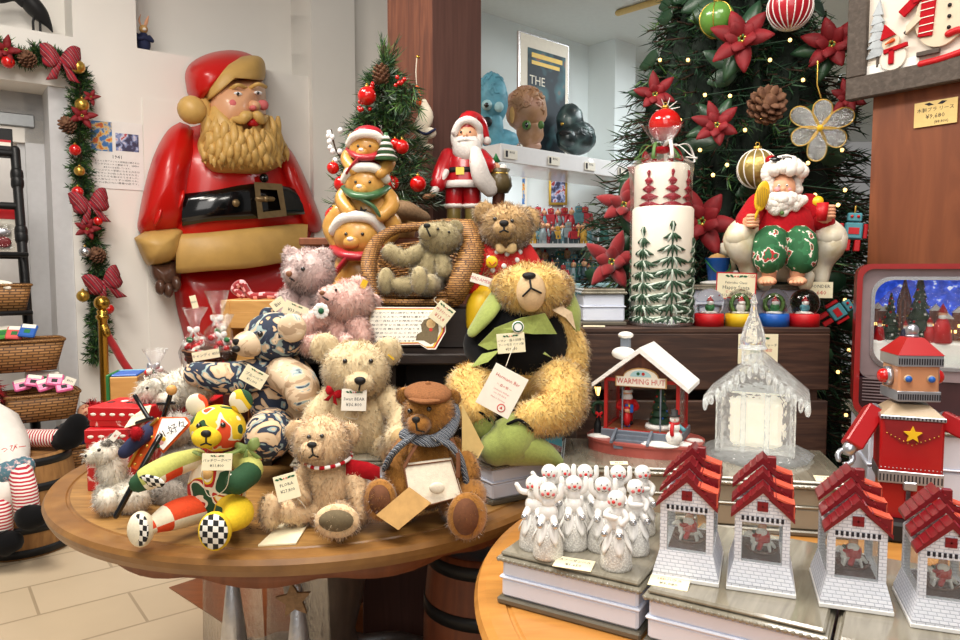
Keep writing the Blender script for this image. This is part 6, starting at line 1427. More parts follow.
b = B(); b.tube([q_(467, 128, -.01), q_(470, 120, .0), q_(480, 124, .02), q_(486, 136, .02)], [12*k, 9.5*k, 7*k, 3.5*k], 'resin_red', sub=5); ht_ = b.build('hat', hd); b = B(); b.tube([q_(455, 132, -.04), q_(460, 123, -.05), q_(469, 120, -.055), q_(478, 126, -.04), q_(479, 134, -.02)], 4*k, 'resin_white', sub=5); b.ell(q_(487, 141, .01), 4.2*k, 'resin_white'); b.build('hat_trim', ht_)
b = B(); b.lathe([(0, 0), (9*k, 1*k), (13*k, 8*k), (12*k, 16*k), (8.5*k, 20*k), (11*k, 24*k), (9*k, 24*k), (0, 21*k)], 'resin_sack', T(*q_(499, 194, -.01)), seg=24, fn=lambda a, q, z: q*(1+.05*math.sin(7*a))); sk = b.build('sack', sf)
b = B(); b.lathe([(8.6*k, 0), (9.8*k, 1.2*k), (8.6*k, 2.4*k)], 'gold', T(*q_(499, 175.5, -.01)), seg=20, caps=False); b.build('sack_cord', sk)
b = B(); b.ell(q_(495, 167, -.01), (5*k, 5*k, 5*k), 'skin'); b.lathe([(4.5*k, 0), (0, 9*k)], 'green', T(*q_(496, 162, -.01)), seg=12); b.ell(q_(503, 168, -.01), (4*k, 4*k, 4*k), 'resin_white'); b.build('toys_in_sack', sk)
b = B(); b.tube([q_(499, 194, .0), q_(497, 212, .02)], [6*k, 6*k], 'walnut'); b.build('stump', sf)
# felt ornament hanging from the walnut pillar
hg = thing('felt_ornament', 'white felt gnome-like ornament with orange top hung on the walnut pillar', 'ornament', P(424, 110, 2.90)); ho = P(424, 110, 2.90)
b = B(); b.tube([P(417, 57, 2.90)-ho, P(416, 72, 2.90)-ho, P(417, 90, 2.9)-ho], .0022, 'string', sub=4, seg=5); b.ell(P(418, 57, 2.9)-ho, (.007, .007, .007), 'brass'); b.build('cord', hg)
b = B(); b.tube([P(417, 88, 2.9)-ho, P(418, 102, 2.9)-ho], [.010, .016], 'orange'); b.build('cap', hg)
b = B(); b.tube([P(424, 102, 2.9)-ho, P(426, 116, 2.9)-ho, P(421, 128, 2.9)-ho, P(423, 140, 2.9)-ho], [.012, .03, .03, .02], 'canvas', sub=4, flat=.6); b.ell(P(430, 133, 2.88)-ho, (.025, .02, .022), 'canvas'); b.ell(P(428, 147, 2.88)-ho, (.022, .016, .012), 'canvas'); b.build('body', hg)
b = B(); b.tube([P(418, 131, 2.86)-ho, P(426, 134, 2.855)-ho, P(434, 130, 2.86)-ho], .009, 'navy', sub=3, flat=.6); b.build('scarf', hg)
# things on the crate
mat('wax', '#e6dfd0', .45, var=.03, sss=.3); mat('wax_cream', '#e9dcc0', .45, var=.03, sss=.3)
mat('holly_white', '#efe9df', .6, var=.02)
def relief_tree(b, M, r, hgt, w_, m, m2, tiers=9, curve=True):
    """Fir tree in low relief wrapped on a candle of radius r: x is angle*r, y is height."""
    def wrap(x, y, d): a = x/r; return V((math.sin(a)*(r+d), -math.cos(a)*(r+d), y))
    rg = random.Random(int(hgt*1e4))
    for i in range(tiers):
        f = i/tiers; y0 = hgt*(1-f)**1.0; hw = w_*(.06+.94*f**.9)/2; th_ = hgt/tiers*1.5
        nb = 2+int(f*7)
        for k in range(-nb, nb+1):
            g = k/max(1, nb); x1 = hw*g; y1 = y0-th_*(.35+.4*(1-abs(g)))+rg.uniform(-.002, .002)
            b.tube([wrap(x1*.25, y0-th_*.1, .002), wrap(x1*.7, y0-th_*.3, .0045), wrap(x1, y1, .002)], [.003, .0042, .0014], m2 if (k+i) % 4 == 0 else m, seg=6)
    b.tube([wrap(0, 0, .001), wrap(0, hgt*.15, .001)], .004, 'bark', seg=6)
def candle(label, loc, r, h, trees, wax='wax', rim=True):
    t = thing('pillar_candle', label, 'candle', loc)
    b = B(); b.lathe([(0, 0), (r, 0), (r, h-.006), (r-.006, h), (r-.02, h+.002), (r-.03, h-.004), (0, h-.006)], wax, seg=48); b.build('wax', t)
    b = B(); b.tube([(0, 0, h-.006), (.002, 0, h+.012)], .0015, 'black', seg=6); b.build('wick', t)
    for ang, hh, ww, m, m2 in trees:
        b = B(); b.M = R('Z', ang); relief_tree(b, None, r, hh, ww, m, m2); o = b.build('tree_relief', t)
    if rim: b = B(); b.lathe([(r+.001, .0), (r+.006, .002), (r+.006, .02), (r+.001, .024)], 'silver', seg=48, caps=False); b.build('base_band', t)
    return t
mat('glaze_green', '#2e4a34', .5, var=.25, scale=60); mat('glaze_frost', '#c7d3c6', .5, var=.1); mat('glaze_red', '#9c1f30', .45, var=.2, scale=60)
cy = 2.07; c = P(661, 322, cy)
candle('large white pillar candle with frosted green fir trees in relief on the crate', (c.x, cy, KZ), .0855, .335, [(-50, .28, .2, 'glaze_green', 'glaze_frost'), (4, .295, .26, 'glaze_green', 'glaze_frost'), (60, .25, .2, 'glaze_green', 'glaze_frost'), (120, .25, .12, 'glaze_green', 'glaze_frost'), (180, .28, .1, 'glaze_green', 'glaze_frost'), (240, .25, .12, 'glaze_green', 'glaze_frost')])
cy2 = 2.215; c2 = P(662, 170, cy2)
cd = candle('cellophane-wrapped candle with red fir trees standing behind the large white candle', (c2.x, cy2, KZ), .082, .475, [(a, .14, .06, 'glaze_red', 'glaze_red') for a in ()], rim=False)
for a in (-40, 8, 52): b = B(); b.M = T(0, 0, .29) @ R('Z', a); relief_tree(b, None, .082, .165, .11, 'glaze_red', 'glaze_red', 7); b.build('tree_relief', cd)
b = B(); b.lathe([(.09, .0), (.092, .4), (.09, .47), (.07, .49), (.03, .515), (.022, .525), (.035, .56), (.06, .60)], 'cello', seg=30, fn=lambda a, q, z: q*(1+(.02 if z < .47 else .12)*math.sin(7*a)), caps=False); b.build('wrapper', cd)
b = B(); b.ell((0, 0, .522), (.026, .026, .012), 'red_cloth')
for i in range(12):
    a = i*2.399; l = .05+.02*(i % 3); m = ('red_cloth', 'needle_light', 'white')[i % 3]; d = V((math.cos(a), math.sin(a)*.7, 0)); b.tube([V((0, 0, .522)), V((0, 0, .535))+d*l*.5, V((0, 0, .52+.02*math.sin(i)))+d*l, V((0, 0, .49))+d*l*1.25, V((0, 0, .495))+d*l*.9], .006, m, sub=4, seg=6, flat=.3)
b.build('ribbon_bow', cd)
# seated beach Santa on an ivory chair
t0 = V((P(785, 284, 2.13).x, 2.18, KZ+.115)); bs = thing('beach_santa', 'seated barefoot Santa figurine in red shirt and green patterned shorts with yellow fan', 'figurine', t0)
w = Px(785, 284, 2.13); k = w.k; off = w.o-t0
def sq(x, y, d=0): return w.p(x, y, d)+off
ramp_mat('ivory_chair', [(0, '#a98f5e'), (.4, '#d9cda9'), (.6, '#efe9d6'), (1, '#f6f2e6')], 'noise', 18, .5, bump=.5)
ramp_mat('shorts', [(0, '#215c35'), (.5, '#2d7044'), (.58, '#e9e2d2'), (.62, '#b52a2a'), (.66, '#2a6a40')], 'noise', 30, .8, detail=2, interp='CONSTANT')
b = B(); b.ell(sq(785, 262, .02), (.10, .07, .06), 'ivory_chair'); b.ell(sq(785, 232, .06), (.115, .04, .10), 'ivory_chair', fn=lambda u: 1+.08*math.sin(9*u.x))
for s_ in (-1, 1):
    b.tube([sq(785+s_*36, 282, -.02), sq(785+s_*38, 262, -.02), sq(785+s_*46, 240, -.05), sq(785+s_*34, 224, .02)], [.02, .03, .045, .035], 'ivory_chair', sub=5); b.ell(sq(785+s_*46, 236, -.06), (.04, .035, .035), 'ivory_chair')
    b.tube([sq(785+s_*20, 284, -.04), sq(785+s_*24, 276, -.04)], [.02, .016], 'ivory_chair')
b.build('shell_armchair', bs)
for s_ in (-1, 1):
    b = B(); b.tube([sq(785+s_*8, 240, 0), sq(785+s_*15, 242, -.08), sq(785+s_*16, 258, -.10)], [.042, .046, .046], 'shorts', sub=5); l_ = b.build('shorts_leg', bs)
    b = B(); b.tube([sq(784+s_*14, 262, -.10), sq(783+s_*14, 276, -.095)], [.023, .02], 'skin'); b.ell(sq(782+s_*15, 281, -.115), (.022, .042, .014), 'skin')
    for i in range(4): b.ell(sq(782+s_*15, 282.5, -.155)+V(((i-1.5)*.010, .002*abs(i-1), 0)), (.006, .008, .006), 'skin', seg=8, rings=6)
    b.build('foot', l_)
b = B(); b.lathe([(0, -.07), (.086, -.068), (.092, -.04), (.088, 0), (.074, .03), (.045, .052), (0, .06)], 'red_cloth', T(*sq(784, 222, -.01)) @ S(1, .74, 1), seg=28); b.tube([sq(765, 238, -.05), sq(785, 242, -.075), sq(806, 238, -.05)], .018, 'red_cloth', sub=4)
sh = b.build('shirt', bs)
for y in (202, 208, 213): b = B(); b.ell(w.on(782, y, [(w.p(784, 222, -.01), (.095, .075, .085))])+off, .006, 'needle_light'); b.build('shirt_button', sh)
for s_, pts, hand in ((-1, [(758, 205, 0), (748, 220, -.03), (746, 224, -.05)], (752, 221, -.09)), (1, [(808, 205, 0), (820, 220, -.03), (824, 222, -.05)], (826, 212, -.09))):
    b = B(); b.tube([sq(*p) for p in pts], [.035, .034, .03], 'red_cloth', sub=4); a_ = b.build('sleeve', bs)
    b = B(); b.tube([sq(*pts[-1]), sq(*hand)], [.023, .017], 'skin'); hc = sq(*hand); b.ell(hc, (.02, .018, .018), 'skin')
    for i in range(4): b.tube([hc+V((s_*-.012, -.008, (i-1.5)*.009)), hc+V((s_*.006, -.022, (i-1.5)*.009)), hc+V((s_*.016, -.014, (i-1.5)*.009))], .0052, 'skin', sub=3, seg=8)
    b.build('hand', a_)
b = B(); b.ell(sq(783, 188, -.03), (.034, .034, .04), 'skin', seg=20, rings=14); b.ell(sq(783, 189, -.068), (.008, .008, .007), 'skin')
for s_ in (-1, 1): b.ell(sq(783+s_*5.5, 189, -.058), (.009, .006, .007), 'pink'); b.ell(sq(783+s_*10.5, 187, -.03), (.006, .008, .01), 'skin')
hd = b.build('head', bs)
for s_ in (-1, 1): b = B(); b.ell(sq(783+s_*4, 185.5, -.062), (.0042, .003, .0042), 'white_gloss', seg=8, rings=6); b.ell(sq(783+s_*4, 185.5, -.0655), .0022, 'eye_black', seg=8, rings=6); b.build('eye', hd)
b = B(); b.ell(sq(783, 196, -.062), (.009, .004, .005), 'ink_red'); b.build('mouth', hd)
mat('wool_white', '#eee9e0', .95, var=.06, bump=.6, bscale=120)
b = B(); rg = random.Random(2)
for i in range(70):
    a = rg.uniform(-1.25, 1.25); r_ = rg.uniform(.3, 1); b.ell(sq(783, 190, -.06)+V((.064*math.sin(a)*r_, -.022*math.cos(a)*(1.2-r_), -.012-.05*math.cos(a)*r_)), rg.uniform(.011, .016), 'wool_white', seg=8, rings=6)
for s_ in (-1, 1):
    b.tube([sq(783, 193.5, -.07), sq(783+s_*5, 194.5, -.066), sq(783+s_*8, 193.5, -.056)], [.006, .007, .003], 'wool_white', sub=3)
    for i in range(7): b.ell(sq(783+s_*(15+2*math.sin(i)), 168+i*3.6, -.025), .017, 'wool_white', seg=8, rings=6)
b.build('beard', hd)
b = B()
for i in range(40):
    a = i*2.399; f = i/40; b.ell(sq(783, 171, -.01)+V((.052*math.cos(a)*math.sqrt(f), .044*math.sin(a)*math.sqrt(f)-.012, .035*(1-f)-.008)), .019, 'wool_white', seg=8, rings=6)
b.ell(sq(771, 160, .0), (.016, .016, .014), 'red_cloth'); b.build('hat', hd)
b = B()
for s_ in (-1, 1): b.ell(sq(782+s_*6, 159, -.05), (.016, .006, .010), 'black_gloss', R('X', -40))
b.tube([sq(770, 159, -.04), sq(782, 157, -.055), sq(795, 159, -.04)], .003, 'silver', sub=3); b.build('sunglasses', hd)
fan = thing('hand_fan', 'oval yellow woven fan held by the beach Santa', 'fan', sq(757, 205, -.12)+t0); fo = sq(757, 205, -.12)
b = B(); b.ell(sq(762, 196, -.12)-fo, (.02, .005, .043), 'yellow', R('Y', 12), seg=20)
for i in range(-3, 4): b.tube([sq(762+i*1.6, 207-abs(i), -.126)-fo, sq(763+i*1.9, 186+abs(i)*1.2, -.126)-fo], .0012, 'gold', seg=5)
b.build('blade', fan); b = B(); b.tube([sq(759, 208, -.12)-fo, sq(752, 226, -.105)-fo], .004, 'yellow'); b.build('handle', fan)
cu = thing('drink_cup', 'red tumbler with lemon slice held up by the beach Santa', 'cup', sq(822, 212, -.12)+t0); b = B(); b.lathe([(0, -.025), (.013, -.025), (.017, .025), (.0145, .024), (0, .018)], 'red', seg=20); b.build('cup', cu); b = B(); b.lathe([(.0, -.002), (.014, -.002), (.014, .002), (0, .002)], 'yellow', T(-.012, 0, .03) @ R('X', 80) @ R('Y', -20), seg=18); b.build('lemon_slice', cu)
# bucket, candy box and snow patch at the Santa's feet
bk = thing('toy_bucket', 'blue toy bucket of sand with green handle beside the beach Santa', 'bucket', (P(719, 270, 2.16).x, 2.175, KZ+.115+.012)); b = B(); b.lathe([(0, 0), (.026, 0), (.036, .065), (.038, .067), (.034, .067), (.025, .004), (0, .004)], 'blue', seg=26); b.build('pail', bk)
b = B(); b.lathe([(0, .06), (.034, .062), (.02, .075), (0, .082)], 'kraft', seg=18); b.build('sand', bk); b = B(); b.tube([(-.036, 0, .06), (-.022, -.036, .03), (.0, -.042, .02), (.025, -.036, .035), (.036, 0, .06)], .0025, 'green', sub=4, seg=6); b.build('handle', bk)
o = B(); o.ell((0, 0, .004), (.075, .055, .009), 'snow'); o = tag(o.build('snow_patch'), 'little white snow mound under the blue toy bucket', 'snow'); o.location = (P(722, 280, 2.15).x+.012, 2.16, KZ+.115)
gb = thing('candy_striped_gift', 'tiny red and white striped gift box at the feet of the beach Santa', 'gift box', (P(738, 275, 2.10).x, 2.12, KZ+.115)); b = B(); b.box(.044, .04, .034, 'white', z0=True, bev=.003)
for i in range(4): b.box(.008, .001, .036, 'red', T(-.017+i*.0115, -.0205, .017) @ R('Y', 25)); b.box(.008, .038, .001, 'red', T(-.017+i*.0115, 0, .0345))
b.build('box', gb); b = B(); b.ell((0, 0, .036), (.008, .008, .006), 'white'); b.build('knot', gb)
tb = thing('toy_bear', 'small cream bear toy with tiny Santa hat peeking beside the blue bucket', 'toy', (P(729, 250, 2.2).x, 2.235, KZ+.115)); b = B(); b.lathe([(0, 0), (.03, 0), (.035, .05), (.02, .09), (0, .095)], 'ivory_chair', seg=18); b.build('body', tb); b = B(); b.ell((0, -.01, .105), .026, 'ivory_chair'); h_ = b.build('head', tb); b = B(); b.lathe([(.016, 0), (0, .03)], 'red', T(0, -.008, .125) @ R('Y', -15), seg=12); b.build('hat', h_)
# snow globes
def globe(label, px, y, base, tree, acc, rz):
    c = P(px, 320, y); t = thing('snow_globe', label, 'snow globe', (c.x, y, KZ), rz, 'mini snow globes on the crate'); r = .0405
    b = B(); b.lathe([(0, 0), (r, 0), (r, .034), (r-.003, .036), (0, .036)], base, seg=36); b.build('base', t)
    b = B(); b.ell((0, 0, .036+r*.72), r, 'globe_glass', seg=32, rings=20); b.build('dome', t)
    b = B(); b.lathe([(0, .037), (r*.6, .037), (r*.45, .043), (0, .046)], 'snow', seg=16); b.ell((0, -.004, .054), (.012, .012, .012), acc); b.ell((0, -.008, .066), (.009, .009, .007), 'white'); b.lathe([(.010, 0), (0, .014)], 'red_gloss', T(0, -.005, .070), seg=14)
    if tree: b.tube([(.022*math.cos(a), .006, .062+.022*math.sin(a)) for a in np.linspace(0, 2*PI, 18)[:-1]], .006, 'needle_light', closed=True, seg=7)
    b.build('winter_figure', t); return t
m_, nt_, b_ = _new('globe_glass'); b_.inputs['Transmission Weight'].default_value = 1; b_.inputs['Roughness'].default_value = 0; b_.inputs['IOR'].default_value = 1.12; b_.inputs['Coat Weight'].default_value = .6; b_.inputs['Coat Roughness'].default_value = .02
globe('mini snow globe with red base at the left end of the row', 709, 2.035, 'red', 0, 'green', 0); globe('mini snow globe with yellow base and green wreath', 740, 2.03, 'yellow', 1, 'white', 5); globe('mini snow globe with blue base partly behind the ice church spire', 774, 2.03, 'blue', 1, 'green', -5); globe('mini snow globe with red base at the right end of the row', 804, 2.02, 'red', 0, 'teal', -8)
pcard('red-bordered cream price card leaning on the box under the beach Santa', 736, 286, 2.06, 38, 27, border='red', roll=-2, lines=[('Fabriche Claus', .13, .12, 'ink'), ('Happy Santa', .19, -.06, 'ink'), ('ビーチサンタ', .12, -.22, 'ink_red'), ('¥13,200 (12,000)', .15, -.36, 'ink'), ('USA', .14, .36, 'ink_red', .38)])
pcard('cream price card with red figures at the right end of the long box', 819, 290, 2.08, 25, 16, holly=False, lines=[('WONDER', .28, .22, 'ink'), ('1,640', .38, -.18, 'ink_red')])
pcard('cream price card pinned to the front of the crate behind the ice church', 758, 349, 1.965, 40, 30, normal=(0, -1, 0), lines=[('LEDクリスタルチャーチ', .12, .12, 'ink'), ('キラキラ光る教会', .12, -.05, 'ink_red'), ('¥10,780', .2, -.3, 'ink', -.18)])
booklet('small cream card lying flat at the left end of the crate top', [(.285, 1.985, KZ+.003), (.345, 1.98, KZ+.003), (.35, 2.01, KZ+.003), (.29, 2.015, KZ+.003)], lines=1, cat='card')
# little brick houses with rocking-horse Santas
mat('roof_red', '#760f18', .35, coat=.2, var=.08, scale=40); mat('roof_salmon', '#d0573f', .45, var=.08)
def house_shell(label, loc, rz, s=1):
    t = thing('brick_house', label, 'ornament', loc, rz, 'white brick houses with red roofs', s)
    W, D, Hb, He, Ha = .041, .060, .046, .124, .163
    b = B(); w0 = W+.009; d0 = D+.009
    vs = [(-w0, -d0, 0), (w0, -d0, 0), (w0, d0, 0), (-w0, d0, 0), (-w0, -d0, .012), (w0, -d0, .012), (w0, d0, .012), (-w0, d0, .012), (-W, -D, Hb), (W, -D, Hb), (W, D, Hb), (-W, D, Hb)]
    b.add(vs, [(3, 2, 1, 0)]+[(a+i, a+(i+1) % 4, a+4+(i+1) % 4, a+4+i) for a in (0, 4) for i in range(4)]+[(8, 9, 10, 11)], 'white_brick', False); b.box(w0*2+.003, d0*2+.003, .007, 'white', T(0, 0, 0), .001, True); b.build('base', t)
    b = B()
    for x in (-1, 1):
        for y in (-1, 1): b.box(.0108, .0108, He-Hb-.001, 'white_brick', T(x*(W-.0055), y*(D-.0055), Hb), 0, True)
    for y in (-1, 1): b.box(W*2, .011, .014, 'white_brick', T(0, y*(D-.0055), He-.014), 0, True)
    for x in (-1, 1): b.box(.0108, D*2-.0224, .0136, 'white_brick', T(x*(W-.0056), 0, He-.0138), 0, True)
    for i in range(9): b.box(.004, .0015, .007, 'ink', T(-W+.012+i*.0073, -D-.0004, He-.007))
    b.box(W*2-.024, D*2-.024, .002, 'walnut_dark', T(0, 0, Hb), 0, True)
    for y in (-D, D-.006): b.prism([(-W, He), (W, He), (0, Ha)], .006, 'white_brick', T(0, y+.006, 0) @ FRONT)
    b.build('walls', t)
    b = B(); b.box(.016, .003, .015, 'red_dark', T(0, -D-.001, He+.014)); b.box(.0025, .004, .015, 'roof_red', T(0, -D-.001, He+.014)); b.box(.016, .004, .0025, 'roof_red', T(0, -D-.001, He+.014)); b.build('attic_window', t)
    b = B()
    for i, (y0, y1, up) in enumerate(((-D-.010, -D+.030, 0), (-D+.030, -D+.074, .012), (-D+.074, D+.008, .024))):
        for s_ in (-1, 1):
            z1 = Ha+.010+up; xe, ze = s_*(W+.006), He-.001+up
            b.prism([(0, z1), (xe, ze), (xe, ze-.006), (0, z1-.012)], y1-y0-.003, 'roof_red', T(0, y1, 0) @ FRONT)
            for q in range(1, 5):
                f = q/5; b.box(.0025, y1-y0-.004, .0022, 'roof_red', T(xe*f, (y0+y1)/2, z1+(ze-z1)*f+.001))
    b.box(.014, .012, .03, 'roof_red', T(.014, .03, Ha+.004), .001, True); rf = b.build('roof', t)
    b = B()
    for i in range(3):                                     # scalloped dormer shingles on the right slope
        y = -D+.012+i*.042; u_ = .012*i; b.box(.034, .028, .003, 'roof_salmon', T(W*.72, y, He+.026+u_) @ R('Y', 18)); b.box(.003, .028, .026, 'roof_salmon', T(W*.72+.0155, y, He+.010+u_))
        for j in range(3): b.ell((W*.72+.0172, y-.009+.009*j, He+.012+u_), (.0012, .0042, .005), 'roof_red', seg=8, rings=5)
        b.prism([(W*.2, He+.026+u_), (W*.72+.015, He+.022+u_), (W*.72+.015, He-.004+u_)], .002, 'roof_red', T(0, y-.013, 0) @ FRONT)
    b.build('dormer', rf)
    for x, y, sx, sy in ((0, -D+.002, W*2-.022, .0015), (-W+.002, 0, .0015, D*2-.022), (W-.002, 0, .0015, D*2-.022)):
        b = B(); b.box(sx, sy, He-Hb-.014, 'glass', T(x, y, (He+Hb)/2-.007)); b.build('window_pane', t)
    # rocking horse and rider inside
    FIG = T(0, -.018, Hb+.002) @ S(.84, .84, .70); z = .001
    b = B(); b.M = FIG
    b.tube([(-.026, -.008, z+.012), (-.015, -.008, z+.003), (.002, -.008, z+.001), (.018, -.008, z+.004), (.028, -.008, z+.014)], .003, 'walnut', sub=4, seg=7); b.tube([(-.026, .008, z+.012), (-.015, .008, z+.003), (.002, .008, z+.001), (.018, .008, z+.004), (.028, .008, z+.014)], .003, 'walnut', sub=4, seg=7); b.build('rocker', t)
    b = B(); b.M = FIG; b.tube([(-.012, 0, z+.024), (.013, 0, z+.024)], .008, 'white', sub=2); b.tube([(-.011, 0, z+.026), (-.019, 0, z+.043), (-.028, 0, z+.039)], [.007, .006, .004], 'white', sub=3)
    for x, y in ((-.012, -.007), (-.012, .007), (.013, -.007), (.013, .007)): b.tube([(x, y, z+.02), (x*1.3, y, z+.004)], .003, 'white', seg=7)
    b.tube([(-.014, 0, z+.048), (-.010, 0, z+.036)], .004, 'green_dark'); b.tube([(.018, 0, z+.026), (.024, 0, z+.016)], .0035, 'white'); b.build('horse', t)
    b = B(); b.M = FIG; b.lathe([(0, 0), (.015, 0), (.014, .018), (.007, .027), (0, .028)], 'red_gloss', T(.002, 0, z+.028), seg=16); b.lathe([(.012, 0), (.0135, .003), (.012, .006)], 'white', T(.002, 0, z+.03), seg=16, caps=False)
    for y in (-1, 1): b.tube([(.0, y*.011, z+.05), (-.008, y*.013, z+.042), (-.014, y*.004, z+.04)], .004, 'red', sub=3); b.tube([(.0, y*.010, z+.028), (-.004, y*.013, z+.014)], .005, 'red')
    b.ell((.001, -.003, z+.060), .0085, 'skin'); b.ell((.0, -.010, z+.052), (.0105, .006, .0095), 'white'); b.lathe([(.008, 0), (.003, .012), (0, .014)], 'red', T(.002, 0, z+.062), seg=12); b.build('rider', t, 'Santa rider in red')
    return t
brick_mat('white_brick_flat', '#e9ebf2', '#e2e5ee', '#b9bdc9', .0125, .0055, .12, .5, bump=.5)
brick_mat('brick_mini', '#8a4a34', '#7c3f2d', '#4b2a20', .008, .004, .15, .6)
def tri_brick(name):                                       # bricks on all upright faces: x+y runs along, z up
    nt = MATS['white_brick_flat'].node_tree; m = MATS['white_brick_flat']; N = nt.nodes; L = nt.links
    tc = next(n for n in N if n.type == 'TEX_COORD'); br = next(n for n in N if n.type == 'TEX_BRICK')
    sp_ = N.new('ShaderNodeSeparateXYZ'); ad = N.new('ShaderNodeMath'); cb = N.new('ShaderNodeCombineXYZ')
    L.new(tc.outputs['Object'], sp_.inputs[0]); L.new(sp_.outputs[0], ad.inputs[0]); L.new(sp_.outputs[1], ad.inputs[1]); L.new(ad.outputs[0], cb.inputs[0]); L.new(sp_.outputs[2], cb.inputs[1]); L.new(cb.outputs[0], br.inputs['Vector'])
    m.name = name; MATS[name] = m
tri_brick('white_brick')
def on_box(px, py): q = PZ(px, py, BZ); return (q.x, q.y, BZ+.0005)
def hpos(pxl, pyl, pxr, pyr, s):
    a, c_ = V(on_box(pxl, pyl)), V(on_box(pxr, pyr)); d = c_-a; an = math.atan2(d.y, d.x); m = (a+c_)/2; back = V((-math.sin(an), math.cos(an), 0))*.061*s
    return m+back, math.degrees(an), d.length/.1
hs = []
for lab, a in (('white brick house with red roof standing leftmost beside the snowman bells', (653, 577, 718, 587)), ('white brick house with red roof second from the left in front of the ice church', (727, 589, 795, 599)), ('white brick house with red roof third from the left in front of the tin robot', (820, 607, 893, 617)), ('white brick house with red roof nearest the right picture edge', (912, 629, 988, 640))):
    p, an, s = hpos(*a, 1)
    if not hs: h0 = house_shell(lab, p, an, s); hs.append(h0)
    else: hs.append(dup(h0, lab, p, an, s=s))
def flat_card(label, px, py, z, w_px, h_px, rz, lines):
    q = PZ(px, py, z); k = q.y/F; b = B(); M = T(q.x, q.y, z+.002) @ R('Z', rz) @ R('X', 6); b.box(w_px*k, h_px*k, .0014, 'paper_cream', M, .0004)
    for s_, sz, yy, mm in lines: b.text(s_, sz*h_px*k, mm, M @ T(0, yy*h_px*k, .001))
    tag(b.build('price_tag'), label, 'price tag')
flat_card('cream price card lying before the snowman bells', 574, 565, BZ, 40, 22, -22, [('スノーマンベル', .22, .2, 'ink'), ('¥1,650', .28, -.18, 'ink')])
flat_card('cream price card lying before the leftmost brick house', 669, 584, BZ, 40, 22, -24, [('LEDハウス', .24, .2, 'ink_red'), ('¥3,080', .3, -.18, 'ink')])
# snowman bells
ramp_mat('bell_glitter', [(0, '#b5b2ad'), (.5, '#cfccc6'), (.6, '#efede6'), (1, '#bdbcbd')], 'noise', 400, .25, detail=2, bump=.5, metal=.15)
mat('porcelain', '#eceae6', .35, coat=.25, var=.02)
def snowman(label, loc, rz, pose):
    t = thing('snowman_bell', label, 'ornament', loc, rz, 'porcelain snowman bells')
    b = B(); b.lathe([(.0, .0), (.0245, 0), (.025, .004), (.024, .02), (.0215, .036), (.0165, .05), (.008, .058), (0, .06)], 'bell_glitter', seg=26); bl = b.build('bell', t)
    b = B()
    for i in range(6):
        a = 2*PI*i/6; g = []
        for j in range(6):
            f = j/5; z = .060-.036*f; r = (.0105+.0135*min(1, f*1.25))+.0012; wd = .42*math.sin(PI*min(1, .25+f*.75))*(1 if f < 1 else 0)+.02; g.append([(r*math.cos(a+d_*wd), r*math.sin(a+d_*wd), z) for d_ in (-1, 0, 1)])
        b.sheet(g, 'porcelain', th=.0008)
    b.ell((0, 0, .0585), (.010, .010, .005), 'porcelain'); b.build('snow_cap', bl)
    b = B(); b.ell((0, 0, .073), (.0155, .0145, .0155), 'porcelain'); b.ell((0, -.001, .089), (.0115, .0105, .011), 'porcelain'); b.build('body', t)
    for s_ in (-1, 1):
        b = B(); b.tube([(s_*.008, -.009, .066), (s_*.011, -.018, .060)], [.0065, .006], 'porcelain'); l_ = b.build('leg', t); b = B(); b.ell((s_*.012, -.0215, .0575), (.006, .0062, .006), 'silver'); b.build('shoe', l_)
    b = B(); hz = .108; b.ell((0, -.002, hz), (.0142, .0135, .0137), 'porcelain', seg=20, rings=14); hd = b.build('head', t)
    b = B(); b.ell((0, -.0158, hz-.001), .0028, 'red_gloss', seg=10, rings=8); b.build('nose', hd)
    for s_ in (-1, 1): b = B(); b.ell((s_*.0045, -.0146, hz+.004), .0012, 'eye_black', seg=8, rings=6); b.build('eye', hd)
    for s_ in (-1, 1): b = B(); b.ell((s_*.0085, -.0118, hz-.0035), (.0032, .0018, .003), 'ink_pink', R('Z', s_*35), seg=10, rings=6); b.build('cheek', hd)
    b = B(); b.tube([(-.004, -.0148, hz-.006), (0, -.0152, hz-.0075), (.004, -.0148, hz-.006)], .0005, 'ink', seg=5, sub=2); b.build('mouth', hd)
    if pose == 'up': arms = [[(s_*.010, 0, .092), (s_*.019, -.004, .100), (s_*.020, -.002, .116)] for s_ in (-1, 1)]
    elif pose == 'side': arms = [[(-.009, -.006, .09), (-.013, -.014, .084), (.004, -.017, .083)], [(.010, 0, .09), (.018, -.006, .082), (.012, -.014, .074)]]
    else: arms = [[(-.010, 0, .092), (-.022, -.002, .094), (-.029, -.002, .104)], [(.010, 0, .092), (.018, -.004, .102), (.017, -.002, .117)]]
    for q in arms: b = B(); b.tube(q, [.0052, .005, .0042], 'porcelain', sub=3, seg=9); b.build('arm', t)
    return t
bw = {}
